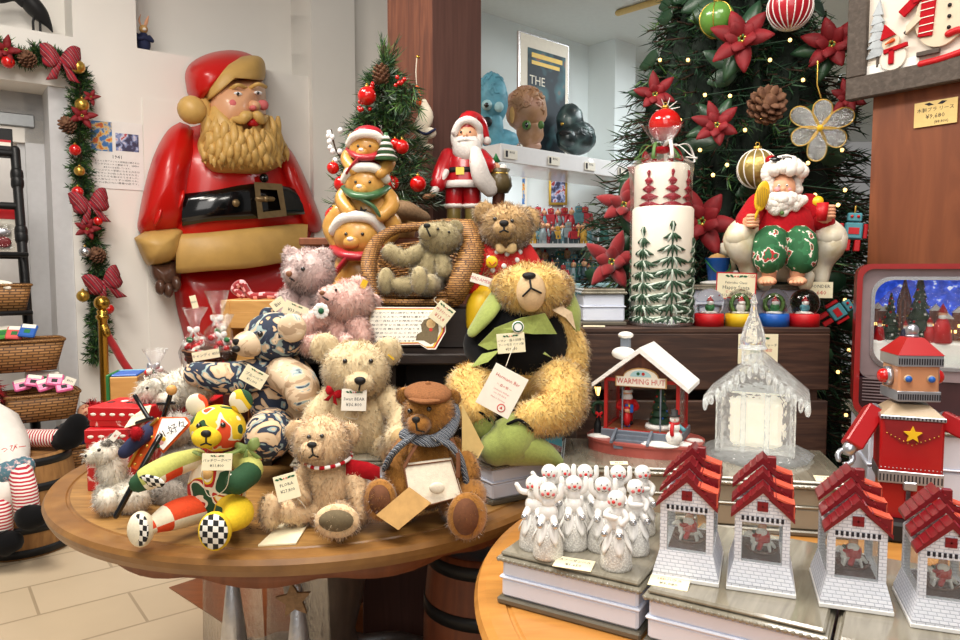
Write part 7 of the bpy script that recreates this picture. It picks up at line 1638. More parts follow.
for px, py, rz, pose, lab in ((548, 556, -8, 'up', 'snowman bell at the front left of the crowd, both arms up beside its cheeks'), (534, 547, -15, 'out', 'snowman bell at the far left edge with one arm flung out to the left'), (549, 532, -10, 'out', 'snowman bell half hidden at the back left, behind the far-left one'), (562, 531, 10, 'up', 'snowman bell at the back, mostly hidden behind the front left pair'), (584, 532, 0, 'up', 'snowman bell at the back with raised arms, third head along the back row'), (573, 547, 0, 'up', 'snowman bell second from the left in the front, arms up beside its cheeks'), (602, 549, 0, 'up', 'snowman bell in the middle of the crowd, left of the foremost one'), (617, 533, 0, 'up', 'snowman bell at the back right with pink cheeks, behind the foremost one'), (634, 552, 12, 'side', 'snowman bell right of the foremost one with an arm folded across its chest'), (641, 533, 12, 'side', 'snowman bell at the back right corner nearest the warming hut'), (616, 567, -30, 'side', 'foremost snowman bell, its folded arm turned to the left')):
    if pose in bw: dup(bw[pose], lab, on_box(px, py), rz)
    else: bw[pose] = snowman(lab, on_box(px, py), rz, pose)
# warming hut
mat('hut_red', '#b5231f', .45, var=.08); mat('hut_base', '#b0564c', .45, var=.15, scale=12, coat=.2); mat('hut_grey', '#6c7480', .6, var=.12, scale=60)
MT = TZ+.116
q = PZ(648, 452, MT); hx, hy = q.x, q.y+.035
HA = -25; ht = thing('warming_hut', 'illuminated red WARMING HUT ornament with snowy roof and glass sides', 'ornament', (hx, hy, MT), HA)
b = B(); pol = [(.135*math.cos(a)*(1 if abs(math.cos(a)) > .3 else 1), .098*math.copysign(abs(math.sin(a))**.7, math.sin(a))) for a in np.linspace(0, 2*PI, 41)[:-1]]
b.prism(pol, .030, 'hut_base'); b.prism([(x*1.03, y*1.03) for x, y in pol], .006, 'hut_base', T(0, 0, .024)); b.build('base', ht)
b = B()
for x, y, r in ((-.10, -.05, .03), (.05, -.075, .045), (.09, -.05, .035), (.118, .0, .02), (-.11, .03, .02)): b.ell((x, y, .031), (r, r*.55, .006), 'snow')
b.build('snow', ht)['kind'] = 'stuff'
HX, HY0, HY1, HF, HE = .085, -.045, .07, .052, .172
b = B(); b.box(HX*2+.02, HY1-HY0+.02, HF-.03, 'hut_grey', T(0, (HY0+HY1)/2, .03), .002, True); b.box(HX*2+.012, HY1-HY0+.012, .006, 'hut_red', T(0, (HY0+HY1)/2, HF-.005), 0, True); b.box(HX*2, HY1-HY0, .003, 'walnut_red', T(0, (HY0+HY1)/2, HF), 0, True); b.build('deck', ht)
b = B()
for x in (-HX, HX):
    for y in (HY0, HY1): b.box(.008, .008, HE-HF, 'hut_red', T(x, y, HF), 0, True)
b.box(HX*2+.008, .008, .008, 'hut_red', T(0, HY0, HE)); b.box(HX*2+.008, .008, .008, 'hut_red', T(0, HY1, HE))
for x in (-HX, HX): b.box(.008, HY1-HY0, .008, 'hut_red', T(x, (HY0+HY1)/2, HE)); b.box(.008, HY1-HY0, .006, 'hut_red', T(x, (HY0+HY1)/2, HF+.003))
for x in (-.045, .045): b.box(.003, .003, HE-HF, 'hut_grey', T(x, HY0, HF), 0, True)
b.build('frame', ht)
for nm, sx, sy, x, y in (('glass_pane', .002, HY1-HY0-.008, -HX, (HY0+HY1)/2), ('glass_pane', .002, HY1-HY0-.008, HX, (HY0+HY1)/2), ('glass_pane', HX*2-.01, .002, 0, HY1)):
    b = B(); b.box(sx, sy, HE-HF-.006, 'glass', T(x, y, (HE+HF)/2)); b.build(nm, ht)
RZ = .247; b = B(); Mr = T(0, HY1+.02, 0) @ FRONT
for s_ in (-1, 1): b.prism([(0, RZ+.007), (s_*(HX+.028), HE-.008), (s_*(HX+.028), HE-.018), (0, RZ-.006)], HY1-HY0+.05, 'snow', Mr)
b.build('roof', ht)
b = B(); b.prism([(-HX, HE), (HX, HE), (0, RZ-.006)], .004, 'walnut', T(0, HY0+.002, 0) @ FRONT); b.prism([(-HX, HE), (HX, HE), (0, RZ-.006)], .004, 'walnut', T(0, HY1+.002, 0) @ FRONT); b.build('gable', ht)
b = B(); b.box(.022, .022, .05, 'hut_grey', T(-.055, .02, .222), .002, True); c_ = b.build('chimney', ht); b = B(); b.ell((-.055, .02, .273), (.019, .019, .009), 'snow'); b.ell((-.055, .0, .23), (.03, .02, .016), 'snow'); b.build('chimney_snow', c_)
sb = thing  # noqa
b = B(); sg_ = [(-.06, .158), (.06, .158), (.06, .182)]+[(.06*math.cos(a)*.7, .182+.022*math.sin(a)) for a in np.linspace(0, PI, 10)]+[(-.06, .182)]
b.prism(sg_, .005, 'kraft', T(.0, HY0-.006, 0) @ FRONT); b.prism([(x*.95, (y-.175)*.9+.175) for x, y in sg_], .006, 'paper', T(.0, HY0-.006, 0) @ FRONT); b.prism([(x*.6, (y-.175)*.7+.178) for x, y in sg_[3:-1]], .0065, 'teal_light', T(.0, HY0-.006, 0) @ FRONT)
b.text('WARMING HUT', .0155, 'ink_red', T(0, HY0-.0126, .171) @ FRONT @ S(1.02, 1.2, 1)); b.prism(circle(.004, 8), .007, 'ink_green', T(-.006, HY0-.006, .19) @ FRONT); b.prism(circle(.004, 8), .007, 'ink_red', T(.006, HY0-.006, .19) @ FRONT); b.build('signboard', ht)
b = B()
for i in range(3): b.box(.075, .014, .009, 'hut_grey', T(-.015, HY0-.02-.012*i, HF-.013-.009*i))
for x in (-.057, .027): b.prism([(0, 0), (-.05, 0), (-.05, .006), (0, .026)], .006, 'hut_grey', T(x-.003, HY0-.008, .03) @ Matrix(((0, 0, 1, 0), (1, 0, 0, 0), (0, 1, 0, 0), (0, 0, 0, 1))))
b.build('steps', ht)
lp = thing('toy_lamp_post', 'black toy lamp post with green wreath at the left of the warming hut', 'lamp post', T(hx, hy, MT) @ R('Z', HA) @ V((-.108, -.035, .03)))
b = B(); b.lathe([(0, 0), (.009, 0), (.009, .03), (.005, .036), (.0035, .09), (.007, .094), (.0035, .098), (0, .099)], 'black', seg=14); b.build('post', lp)
b = B(); b.lathe([(.004, .098), (.009, .12), (.004, .121), (0, .121)], 'glow_warm', seg=8)
b2 = B(); b2.lathe([(.010, .12), (.006, .128), (.002, .136), (0, .136)], 'black', seg=8); 
for i in range(4): a = PI/4+i*PI/2; b2.tube([(.0045*math.cos(a), .0045*math.sin(a), .098), (.0095*math.cos(a), .0095*math.sin(a), .121)], .001, 'black', seg=5)
la = b2.build('lantern', lp); b.build('light', la)
b = B(); b.tube([(.015*math.cos(a), -.009, .068+.015*math.sin(a)) for a in np.linspace(0, 2*PI, 20)[:-1]], .0045, 'green_dark', closed=True, seg=8); b.fur(.005, 250, 'needle', 1); wr = b.build('wreath', lp); b = B(); bow(b, T(0, -.016, .056), .009, 'red'); b.build('bow', wr)
Mh = T(hx, hy, MT) @ R('Z', HA)
hp = lambda x, y, z: (Mh @ V((x, y, z)))
xt = thing('toy_christmas_tree', 'tiny green Christmas tree with gold star inside the warming hut', 'tree', hp(.035, .0, HF+.003)); b = B(); b.lathe([(0, 0), (.036, 0), (.033, .008), (0, .012)], 'snow', seg=22); b.build('snow_base', xt)
b = B()
for i in range(5): z = .012+i*.017; r = .026*(1-i*.15); b.lathe([(r, z), (r*1.02, z+.003), (r*.45, z+.021), (0, z+.022)], 'green_dark', seg=18, fn=lambda a, q, zz: q*(1+.12*math.sin(9*a)))
for i in range(16): a = i*2.4; z = .016+i*.005; b.ell((.025*(1-z/.13)*math.cos(a), .025*(1-z/.13)*math.sin(a), z), .0026, ('red_gloss', 'gold', 'blue')[i % 3], seg=6, rings=4)
b.build('foliage', xt); b = B(); b.prism(star(.011, .005), .004, 'gold', T(0, -.004, .108) @ FRONT); b.build('star', xt)
def mini_santa(label, loc, s, rz, name='toy_santa', gift=True):
    t = thing(name, label, 'figurine', loc, rz, s=s); b = B(); b.lathe([(0, 0), (.012, 0), (.011, .02), (.016, .03), (.014, .05), (0, .058)], 'red', seg=18); b.build('coat', t)
    for x in (-.006, .006): b = B(); b.ell((x, -.004, .004), (.006, .009, .005), 'black'); b.build('boot', t)
    b = B(); b.ell((0, 0, .062), .009, 'skin'); b.ell((0, -.004, .055), (.010, .007, .010), 'white'); h_ = b.build('head', t); b = B(); b.lathe([(.009, .066), (.004, .076), (0, .08)], 'red', seg=14); b.lathe([(.0095, .065), (.0105, .067), (.0095, .07)], 'white', seg=14, caps=False); b.build('hat', h_)
    for s_ in (-1, 1): b = B(); b.tube([(s_*.013, 0, .046), (s_*.018, -.008, .036), (s_*.008, -.016, .034)], .0055, 'red', sub=3); b.build('arm', t)
    if gift: b = B(); b.box(.016, .012, .016, 'blue', T(.002, -.02, .036), .001); b.box(.003, .0125, .0165, 'yellow', T(.002, -.02, .036)); b.build('gift', t)
    return t
mini_santa('tiny Santa carrying a blue gift inside the warming hut', hp(-.045, .005, HF+.003), 1.22, -8)
kd = thing('toy_child', 'tiny child in red reaching up to the Santa inside the warming hut', 'figurine', hp(-.038, -.026, HF+.003), -20); b = B(); b.lathe([(0, .004), (.007, .004), (.009, .02), (.006, .032), (0, .036)], 'red', seg=14); b.build('coat', kd); b = B(); b.ell((0, 0, .041), .007, 'skin'); b.ell((0, .001, .045), (.0075, .0075, .005), 'red'); b.build('head', kd)
for x in (-.004, .004): b = B(); b.tube([(x, 0, .01), (x, 0, .003)], .0035, 'blue'); b.build('leg', kd)
sn = thing('toy_snowman', 'tiny snowman in black top hat and red scarf on the base of the warming hut', 'snowman', hp(.082, -.072, .034), -10); b = B(); b.ell((0, 0, .016), (.019, .017, .017), 'snow'); b.ell((0, 0, .04), .0135, 'snow'); b.ell((0, 0, .059), .0105, 'snow'); b.build('body', sn)
b = B(); b.lathe([(0, .066), (.013, .066), (.013, .068), (.008, .069), (.008, .08), (0, .08)], 'black', seg=16); b.build('hat', sn); b = B(); b.lathe([(.010, .046), (.0125, .05), (.010, .053)], 'red', seg=16, caps=False); b.tube([(-.005, -.010, .048), (-.007, -.0155, .036), (-.006, -.0165, .026)], .0045, 'red', sub=3, flat=.5); b.build('scarf', sn); b = B(); b.lathe([(.002, 0), (0, .009)], 'orange', T(0, -.0095, .059) @ R('X', 90), seg=8); b.build('nose', sn)
b = B(); b.tube([(.012, 0, .042), (.02, -.006, .036)], .005, 'teal'); b.build('arm', sn)
pcard('yellow price card tucked under the left edge of the warming hut', 619, 463, 1.53, 18, 5, normal=(0, -.5, 1), m='paper_cream', holly=False, lines=[('¥8,800', .6, 0, 'ink')])

# ice church
m_, nt_, b_ = _new('ice'); b_.inputs['Transmission Weight'].default_value = .85; b_.inputs['Roughness'].default_value = .08; b_.inputs['IOR'].default_value = 1.25; b_.inputs['Base Color'].default_value = (.93, .95, .95, 1); b_.inputs['Emission Color'].default_value = (1, .96, .85, 1); b_.inputs['Emission Strength'].default_value = .07  # emission put into the ice stands in for light from inside
n_ = nt_.nodes.new('ShaderNodeTexVoronoi'); n_.inputs['Scale'].default_value = 70; bp_n = nt_.nodes.new('ShaderNodeBump'); bp_n.inputs['Strength'].default_value = .8; bp_n.inputs['Distance'].default_value = .006
tcn = nt_.nodes.new('ShaderNodeTexCoord'); nt_.links.new(tcn.outputs['Object'], n_.inputs['Vector']); nt_.links.new(n_.outputs['Distance'], bp_n.inputs['Height']); nt_.links.new(bp_n.outputs['Normal'], b_.inputs['Normal'])
mat('church_light', '#fff6e0', .4, var=.1, emit=.42, ecol='#fff1d8')
qc = PZ(766, 462, MT); cx, cyy = qc.x, qc.y+.06
ic = thing('ice_church', 'clear glowing ice church ornament with pointed spire', 'ornament', (cx, cyy, MT), -24)
b = B(); b.lathe([(0, 0), (.118, 0), (.122, .008), (.105, .02), (.09, .026), (0, .026)], 'ice', seg=40, fn=lambda a, q, z: q*(1+.025*math.sin(13*a)+.02*math.sin(7*a))); b.build('base', ic)
CW, CD, CE, CR = .076, .075, .16, .235
b = B(); b.box(CW*2, CD*2, CE-.02, 'ice', T(0, 0, .02), .004, True)
b.prism([(-CW, CE), (CW, CE), (0, CR-.012)], CD*2, 'ice', T(0, CD, 0) @ FRONT)
for x in (-CW-.002, -CW*.33, CW*.33, CW+.002): b.box(.012, .012, CE-.02, 'ice', T(x, -CD-.003, .02), .003, True)
b.build('walls', ic)
b = B(); b.box(CW*1.5, CD*1.3, CE-.05, 'church_light', T(0, 0, .03), .01, True); b.build('light_core', ic, 'warm lit core')
rg = random.Random(9); b = B()
for s_ in (-1, 1):
    b.prism([(0, CR+.008), (s_*(CW+.034), CE-.012), (s_*(CW+.03), CE-.032), (s_*(CW+.022), CE-.02), (0, CR-.012)], CD*2+.04, 'ice', T(0, CD+.02, 0) @ FRONT)
    for i in range(9):
        f = i/8; x = s_*(CW+.03)*f; z = CR-(CR-CE+.012)*f-.012; b.ell((x, -CD-.02, z-.006), (.006, .004, .012+.006*rg.random()), 'ice', seg=8, rings=6)
    for i in range(7): b.ell((s_*(CW+.032), -CD-.01+i*(CD*2+.02)/6, CE-.03), (.005, .008, .014+.006*rg.random()), 'ice', seg=8, rings=6)
b.build('roof', ic)
b = B(); b.box(.045, .045, .04, 'ice', T(-.012, -.02, CR-.018), .004, True); b.lathe([(.034, 0), (.028, .01), (.030, .02), (.022, .05), (.010, .08), (.006, .10), (.009, .105), (.003, .125), (0, .128)], 'ice', T(-.012, -.02, CR+.018) @ R('Z', 22.5), seg=8, smooth=False); b.build('spire', ic)
pcard('cream price card lying at the right corner of the box under the ice church', 828, 479, 1.42, 26, 10, normal=(0, -.35, 1), roll=-5, holly=False, lines=[('クリスタルチャーチ', .3, .15, 'ink_red'), ('¥10,780', .35, -.22, 'ink')])

# tin robot
mat('tin_red', '#a50d14', .35, coat=.25, var=.06, scale=14); mat('tin_wood', '#c48a63', .3, coat=.4, var=.08, scale=20); mat('tin_cream', '#b39d80', .45, coat=.1, var=.06)
mat('tin_silver', '#b9bcc4', .28, metal=.8, var=.08)
ry = 1.47; c = P(905, 500, ry); k = ry/F
rb = thing('tin_robot', 'red tin robot with wooden face, silver trim and yellow star on its chest', 'robot', (c.x, ry, TZ), -22)
def rz_(py): return P(906, py, ry).z-TZ
W_ = 27.5*k
def strip(b, sx, sy, z, h): b.box(sx, sy, h, 'tin_silver', T(0, 0, z), .001, True); [b.box(.0025, .0015, h*.55, 'ink', T(-sx/2+(i+.5)*sx/18, -sy/2-.0002, z+h*.45)) for i in range(18)]
for s_ in (-1, 1):
    b = B(); b.box(W_*.85, .075, rz_(478)-.04, 'tin_red', T(s_*W_*.5, 0, .04), .004, True); l_ = b.build('leg', rb); b = B(); b.box(W_*.95, .11, .042, 'black', T(s_*W_*.5, -.015, 0), .006, True); b.build('foot', l_)
b = B(); b.box(W_*2, .1, rz_(415)-rz_(470), 'tin_red', T(0, 0, rz_(470)), .004, True); ts = b.build('torso', rb)
b = B(); strip(b, W_*2.04, .104, rz_(478), rz_(466)-rz_(478)); b.box(W_*.42, .11, .018, 'tin_silver', T(0, 0, rz_(484)), .002, True); b.build('waist_band', ts)
b = B(); strip(b, W_*2.06, .106, rz_(416), .008)
zz = rz_(413); hw = W_*1.02; b.add([(-hw, -.052, zz), (hw, -.052, zz), (hw, .052, zz), (-hw, .052, zz), (-hw*.55, -.03, rz_(402)), (hw*.55, -.03, rz_(402)), (hw*.55, .03, rz_(402)), (-hw*.55, .03, rz_(402))], [(3, 2, 1, 0), (4, 5, 6, 7), (0, 1, 5, 4), (1, 2, 6, 5), (2, 3, 7, 6), (3, 0, 4, 7)], 'tin_cream', False); b.build('shoulder_plate', ts)
b = B(); z0 = rz_(432); b.prism([(-.05, .032), (.05, .032), (.046, .008), (.02, -.012), (-.02, -.012), (-.046, .008)], .002, 'red_dark', T(0, -.0505, z0) @ FRONT)
for i in range(-6, 7): b.ell((i*.0075, -.053, z0+.006-(.022*(1-abs(i)/6) if True else 0)), .0016, 'gold', seg=6, rings=4)
b.build('chest_panel', ts); b = B(); b.prism(star(.017, .0075), .006, 'yellow', T(0, -.0525, z0+.006) @ FRONT); b.build('chest_star', ts, 'yellow five-pointed star')
b = B()
for i in range(16): b.ell((-W_+(i+.5)*W_/8, -.0505, rz_(463)), .0014, 'tin_silver', seg=6, rings=4)
b.build('rivets', ts)
b = B(); hz0, hz1 = rz_(398), rz_(352); b.box(W_*1.36, .085, hz1-hz0, 'tin_wood', T(0, 0, hz0), .004, True); hd = b.build('head', rb, 'wood-coloured face'); hd.rotation_euler.z = rad(13)
b = B(); strip(b, W_*1.44, .09, hz0, rz_(388)-hz0); b.build('jaw_band', hd); b = B(); strip(b, W_*1.5, .094, rz_(364), rz_(353)-rz_(364)); b.build('brow_band', hd)
b = B(); z = rz_(353); zt = rz_(337); a_, c_ = W_*.77, W_*.28; b.add([(-a_, -.048, z), (a_, -.048, z), (a_, .048, z), (-a_, .048, z), (-c_, -.018, zt), (c_, -.018, zt), (c_, .018, zt), (-c_, .018, zt)], [(3, 2, 1, 0), (4, 5, 6, 7), (0, 1, 5, 4), (1, 2, 6, 5), (2, 3, 7, 6), (3, 0, 4, 7)], 'tin_red', False); cp_ = b.build('cap', hd); b = B(); b.lathe([(.012, 0), (.012, .004), (.004, .006)], 'tin_silver', T(0, 0, zt), seg=14); b.ell((0, 0, zt+.014), .0125, 'tin_silver', seg=18, rings=12); b.build('cap_knob', cp_)
for s_ in (-1, 1): b = B(); zc = rz_(376); b.ell((s_*W_*.38, -.0435, zc), (.0085, .005, .0085), 'tin_cream'); b.ell((s_*W_*.38, -.0465, zc), (.0066, .006, .0066), 'blue', seg=14); b.build('eye', hd)
for s_ in (-1, 1): b = B(); zc = rz_(376); b.lathe([(0, 0), (.02, 0), (.02, .01), (0, .01)], 'tin_silver', T(s_*W_*.67, 0, zc) @ R('Y', s_*90), seg=24); b.ell((s_*(W_*.67+.014), 0, zc), (.012, .015, .015), 'red_gloss'); b.build('ear', hd)
for s_, pts in ((-1, [(-W_*1.15, 0, rz_(414)), (-W_*1.6, -.02, rz_(430)), (-W_*1.85, -.035, rz_(444))]), (1, [(W_*1.15, 0, rz_(418)), (W_*1.7, -.015, rz_(424)), (W_*2.3, -.03, rz_(432))])):
    b = B(); p0, p1, p2 = [V(p) for p in pts]; d = (p2-p0); Ma = frame((p0+p2)/2, d, (0, 1, 0)); b.box(d.length+.015, .04, .036, 'tin_red', Ma, .003); b.ell(p0, (.018, .018, .018), 'tin_silver')
    for i in range(5): b.box(.002, .03, .001, 'red_dark', Ma @ T((i-2)*.013, 0, .0185))
    am = b.build('arm', rb)
    b = B(); e = p2+d.normalized()*.016; b.tube([p2, e], .014, 'tin_silver'); cc = e+d.normalized()*.014+V((0, 0, -.004))
    u_ = d.normalized(); v_ = u_.cross(V((0, 1, 0))).normalized(); b.tube([cc+u_*(.015*math.cos(a))+v_*(.015*math.sin(a)) for a in np.linspace(.55, 2*PI-.55, 12)], .0055, 'tin_silver', seg=8); b.build('claw_hand', am)

# television lantern with a winter scene
mat('tv_red', '#8e1c1a', .3, coat=.5, var=.1, scale=20); mat('tv_face', '#8b7a7d', .4, coat=.2, var=.08); mat('tv_panel', '#3c2326', .4, var=.2, scale=30)
ramp_mat('screen_sky', [(0, '#0f1f6a'), (.5, '#2244b8'), (.62, '#3f63d8'), (.68, '#dfe8ff'), (1, '#f4f6ff')], 'noise', 60, .5, detail=2)
def _em(name, strength):
    nt = MATS[name].node_tree; bs_ = nt.nodes['Principled BSDF']; l = bs_.inputs['Base Color'].links[0]; nt.links.new(l.from_socket, bs_.inputs['Emission Color']); bs_.inputs['Emission Strength'].default_value = strength
_em('screen_sky', .8)
ty = 1.76; c = P(855, 440, ty); TVX0 = c.x; tvw = .43; zb = TZ+.2; zt = P(905, 264, ty).z
tv = thing('television_lantern', 'red retro television lantern with glowing snowy village scene behind the robot', 'lantern', (TVX0+.01+tvw/2*math.cos(rad(25)), ty-tvw/2*math.sin(rad(25))+.045, zb), -25)
hh = zt-zb; b = B()
def rrect(x0, y0, x1, y1, r, n=6): return [(cx_+r*math.cos(a), cy_+r*math.sin(a)) for cx_, cy_, a0 in ((x1-r, y1-r, 0), (x0+r, y1-r, PI/2), (x0+r, y0+r, PI), (x1-r, y0+r, 1.5*PI)) for a in [a0+PI/2*i/n for i in range(n+1)]]
def ringprism(b, po, pi_, d, m, M):
    n = len(po); vs = [(x, y, 0) for x, y in po]+[(x, y, d) for x, y in po]+[(x, y, d) for x, y in pi_]+[(x, y, 0) for x, y in pi_]
    b.add(vs, [(q_0+i, q_0+(i+1) % n, (q_0+n+(i+1) % n) % (4*n), (q_0+n+i) % (4*n)) for q_0 in (0, n, 2*n, 3*n) for i in range(n)], m, False, M)
A = tvw/2; Mf = T(0, .06, 0) @ FRONT
ringprism(b, rrect(-A, 0, A, hh, .03), rrect(-A+.012, .012, A-.012, hh-.012, .024), .15, 'tv_red', Mf); b.prism(rrect(-A+.01, .01, A-.01, hh-.01, .025), .008, 'tv_red', Mf); b.build('cabinet', tv)
sy0 = hh*.30; b = B(); ringprism(b, rrect(-A+.012, sy0-.02, A-.012, hh-.012, .024), rrect(-A+.038, sy0+.012, A-.06, hh-.036, .04), .012, 'tv_face', T(0, -.062, 0) @ FRONT); ringprism(b, rrect(-A+.032, sy0+.006, A-.054, hh-.030, .042), rrect(-A+.04, sy0+.014, A-.062, hh-.038, .04), .018, 'silver', T(0, -.060, 0) @ FRONT); b.build('bezel', tv)
b = B(); b.box(tvw-.024, .012, sy0-.03, 'tv_panel', T(0, -.065, .012), 0, True)
for i in range(9): b.box(.07, .004, .0025, 'tv_face', T(-A+.055, -.072, .035+i*.0075))
b.build('control_panel', tv)
for x in (.08, .14): b = B(); b.lathe([(0, 0), (.014, 0), (.012, .012), (0, .013)], 'tv_face', T(x, -.07, sy0*.45) @ R('X', 90), seg=20); b.build('dial', tv)
b = B(); b.box(tvw-.06, .003, hh-sy0-.02, 'screen_sky', T(-.01, .035, sy0+.0), 0, True); b.build('backdrop', tv, 'starry blue winter backdrop')
b = B(); b.box(tvw-.06, .08, .07, 'snow', T(-.01, -.005, sy0), .006, True); b.build('snow_floor', tv)
b = B(); b.ell((-.01, -.052, (hh+sy0)/2), (A-.05, .012, (hh-sy0)/2-.02), 'glass', seg=32, rings=16); b.build('screen_glass', tv)
sf = sy0+.05; rg = random.Random(6)
for i in range(13):
    x = -.165+i*.025+rg.uniform(-.005, .005); b = B(); hz = rg.uniform(.05, .085); b.box(.026, .014, hz, 'brick_mini', T(x, .022, sf+.015), 0, True); b.prism([(-.015, 0), (.015, 0), (0, .016)], .016, 'snow', T(x, .03, sf+.015+hz) @ FRONT)
    for u in range(3): b.box(.005, .001, .007, 'glow_warm', T(x-.007+u*.007, .0145, sf+.03+rg.choice((.012, .026)))) 
    b.build('village_house', tv)
b = B(); b.lathe([(.016, 0), (.016, .1), (.006, .135), (0, .165)], 'brick_mini', T(-.105, .018, sf+.015), seg=8, smooth=False); b.build('church_tower', tv)
for x, y, h_ in ((-.075, -.005, .17), (-.135, .0, .12), (.12, 0, .14)):
    b = B()
    for i in range(6): r = .034*(1-i*.15)*h_/.15; z = sf+.02+i*h_*.15; b.lathe([(r, z), (r*.3, z+h_*.2), (0, z+h_*.2)], 'green_dark', T(x, y, 0), seg=14, fn=lambda a, q, zz: q*(1+.15*math.sin(7*a)))
    for i in range(26): a = i*2.4; f = i/26; b.ell((x+.034*(1-f)*h_/.15*math.cos(a), y+.034*(1-f)*math.sin(a), sf+.025+f*h_*.9), .003, ('red_gloss', 'gold', 'snow', 'red_gloss')[i % 4], seg=6, rings=4)
    b.build('fir_tree', tv)
for x, s_ in ((-.03, 1.0), (.02, .62), (-.055, .66), (-.105, .55), (-.16, .6), (.11, .55)):
    b = B(); b.M = T(x, -.028, sf+.018) @ S(s_); b.lathe([(0, 0), (.022, 0), (.016, .045), (.009, .058), (0, .06)], 'red' if s_ > .58 else 'navy', seg=14); b.ell((0, 0, .068), .010, 'skin'); b.ell((0, -.003, .061), (.009, .008, .009), 'white'); b.lathe([(.011, .072), (0, .094)], 'red', seg=12); b.build('carol_figure', tv)
# bright room behind: ledge with sculpted heads, shelves of tin toys
def LP(px, py, n=0, z=None):                             # on the ledge's front plane, through (.122,4) along D3
    o = V((.122, 4.0, 0))+E3*n; r = ray(px, py); k = o.dot(E3)/r.dot(E3); return r*k+V((0, 0, CAMH))
l0, l1 = LP(501, 143), LP(640, 172); zt_ = l0.z; b = B()
Ml = frame((0, 0, 0), D3, (0, 0, 1), E3); Ml.translation = (l0+l1)/2+D3*.9; Ml.translation.z = zt_-.05; Ml.translation -= E3*.2
b.box((l1-l0).length+1.8, .1, .4, 'white_gloss', Ml, .004); struct(b.build('trim_3'))
for px, lab in ((505, 'small white caption card under the blue head sculpture'), (548, 'small white caption card under the wrinkled big-brained head'), (584, 'small white caption card under the dark scaly head'), (617, 'small white caption card at the right end of the ledge')):
    q = LP(px+6, 156+(px-505)*.19, .006); q.z = zt_-.055; b = B(); m = Ml.copy(); m.translation = q; b.box(.1, .05, .003, 'paper', m); b.box(.016, .034, .002, 'ink', m @ T(-.034, 0, .002)); b.text('展示品', .014, 'ink', m @ T(.008, .01, .002)); tag(b.build('caption_card'), lab, 'label card', 'caption cards on the ledge')
mat('skin_blue', '#5f9fb4', .5, var=.25, scale=18, bump=.8, bscale=30); ramp_mat('skin_brain', [(0, '#6b4434'), (.5, '#a87f5c'), (.65, '#b98f7c'), (1, '#d9bfa0')], 'noise', 12, .5, bump=.4); ramp_mat('skin_scale', [(0, '#0d1416'), (.5, '#26383a'), (1, '#5f7a78')], 'voronoi', 16, .35, coat=.3, bump=.6)
def sculpt(name, label, px, py, n, blobs, main):
    c = LP(px, py, n); c.z = zt_; t = thing(name, label, 'sculpture', c); k = c.y/F; g = {}
    for nm, x, y, rx, ry, d, m in blobs: g.setdefault((nm, m), []).append((x, y, rx, ry, d))
    for (nm, m), qs in g.items():
        sep = nm in ('eye', 'ear')
        b = B()
        for x, y, rx, ry, d in qs:
            p = P(x, y, c.y+d)-c; b.ell(p, (rx*k, rx*k*.85, ry*k), m, seg=20, rings=14, fn=(lambda u: 1+.07*abs(math.sin(9*u.x+5*u.z+3*math.sin(6*u.z)))) if m == main else None)
            if sep: b.build(nm, t); b = B()
        if not sep: b.build(nm, t)
sculpt('alien_head', 'pale blue bald head sculpture with big round eyes at the left end of the ledge', 492, 143, -.12, [('head', 492, 100, 15, 25, 0, 'skin_blue'), ('head', 494, 128, 9, 18, -.02, 'skin_blue'), ('head', 500, 140, 18, 10, .05, 'skin_blue'), ('eye', 487, 105, 5, 5, -.09, 'teal_light'), ('eye', 499, 107, 4.5, 5, -.09, 'teal_light'), ('pupil', 486.5, 105, 2.4, 2.4, -.115, 'eye_black'), ('mouth', 487, 122, 5, 5, -.07, 'black')], 'skin_blue')
sculpt('alien_head', 'brown wrinkled big-brained head sculpture with yellow-green eye', 527, 147, -.15, [('head', 526, 110, 20, 21, 0, 'skin_brain'), ('head', 530, 132, 13, 15, -.01, 'skin_brain'), ('head', 532, 146, 9, 5, 0, 'skin_brain'), ('ear', 512, 115, 2.5, 8, -.1, 'kraft'), ('eye', 526.5, 125, 4.4, 4.4, -.095, 'needle_light'), ('pupil', 526.5, 125, 1.6, 2.6, -.122, 'eye_black'), ('eye', 541, 125, 3, 4, -.085, 'needle_light')], 'skin_brain')
sculpt('creature_head', 'dark glossy green scaly head sculpture at the right of the ledge', 578, 152, -.15, [('head', 570, 122, 13, 17, 0, 'skin_scale'), ('head', 576, 138, 19, 16, .0, 'skin_scale'), ('head', 568, 138, 9, 9, -.07, 'skin_scale'), ('mouth', 565, 133, 6, 3, -.10, 'black'), ('eye', 562, 124, 1.8, 1.6, -.10, 'gold')], 'skin_scale')
def ridges(name, obj_label, n, cx, cy, rx, ry, m, seed, y0):
    o = next(o for o in bpy.data.objects if o.get('label') == obj_label); rg = random.Random(seed); b = B(); c = o.location; k = c.y/F
    for i in range(n):
        a, q = rg.uniform(-1.2, 1.2), rg.uniform(-.2, 1.3); pts = []
        for j in range(5):
            u = V((math.sin(a)*math.cos(q), -math.cos(a)*math.cos(q), math.sin(q))); e = P(cx, cy, c.y)-c; pts.append(e+V((u.x*rx*k, u.y*rx*k*.85, u.z*ry*k))*1.02); a += rg.uniform(-.25, .25); q += rg.uniform(-.22, .22)
        b.tube(pts, .0085, m, sub=3, seg=7)
    b.build(name, o)
ridges('wrinkles', 'brown wrinkled big-brained head sculpture with yellow-green eye', 34, 526, 108, 20, 20, 'skin_brain', 3, 0); ridges('wrinkles', 'pale blue bald head sculpture with big round eyes at the left end of the ledge', 16, 492, 96, 14, 22, 'skin_blue', 4, 0); ridges('scales', 'dark glossy green scaly head sculpture at the right of the ledge', 30, 577, 138, 18, 15, 'skin_scale', 5, 0)
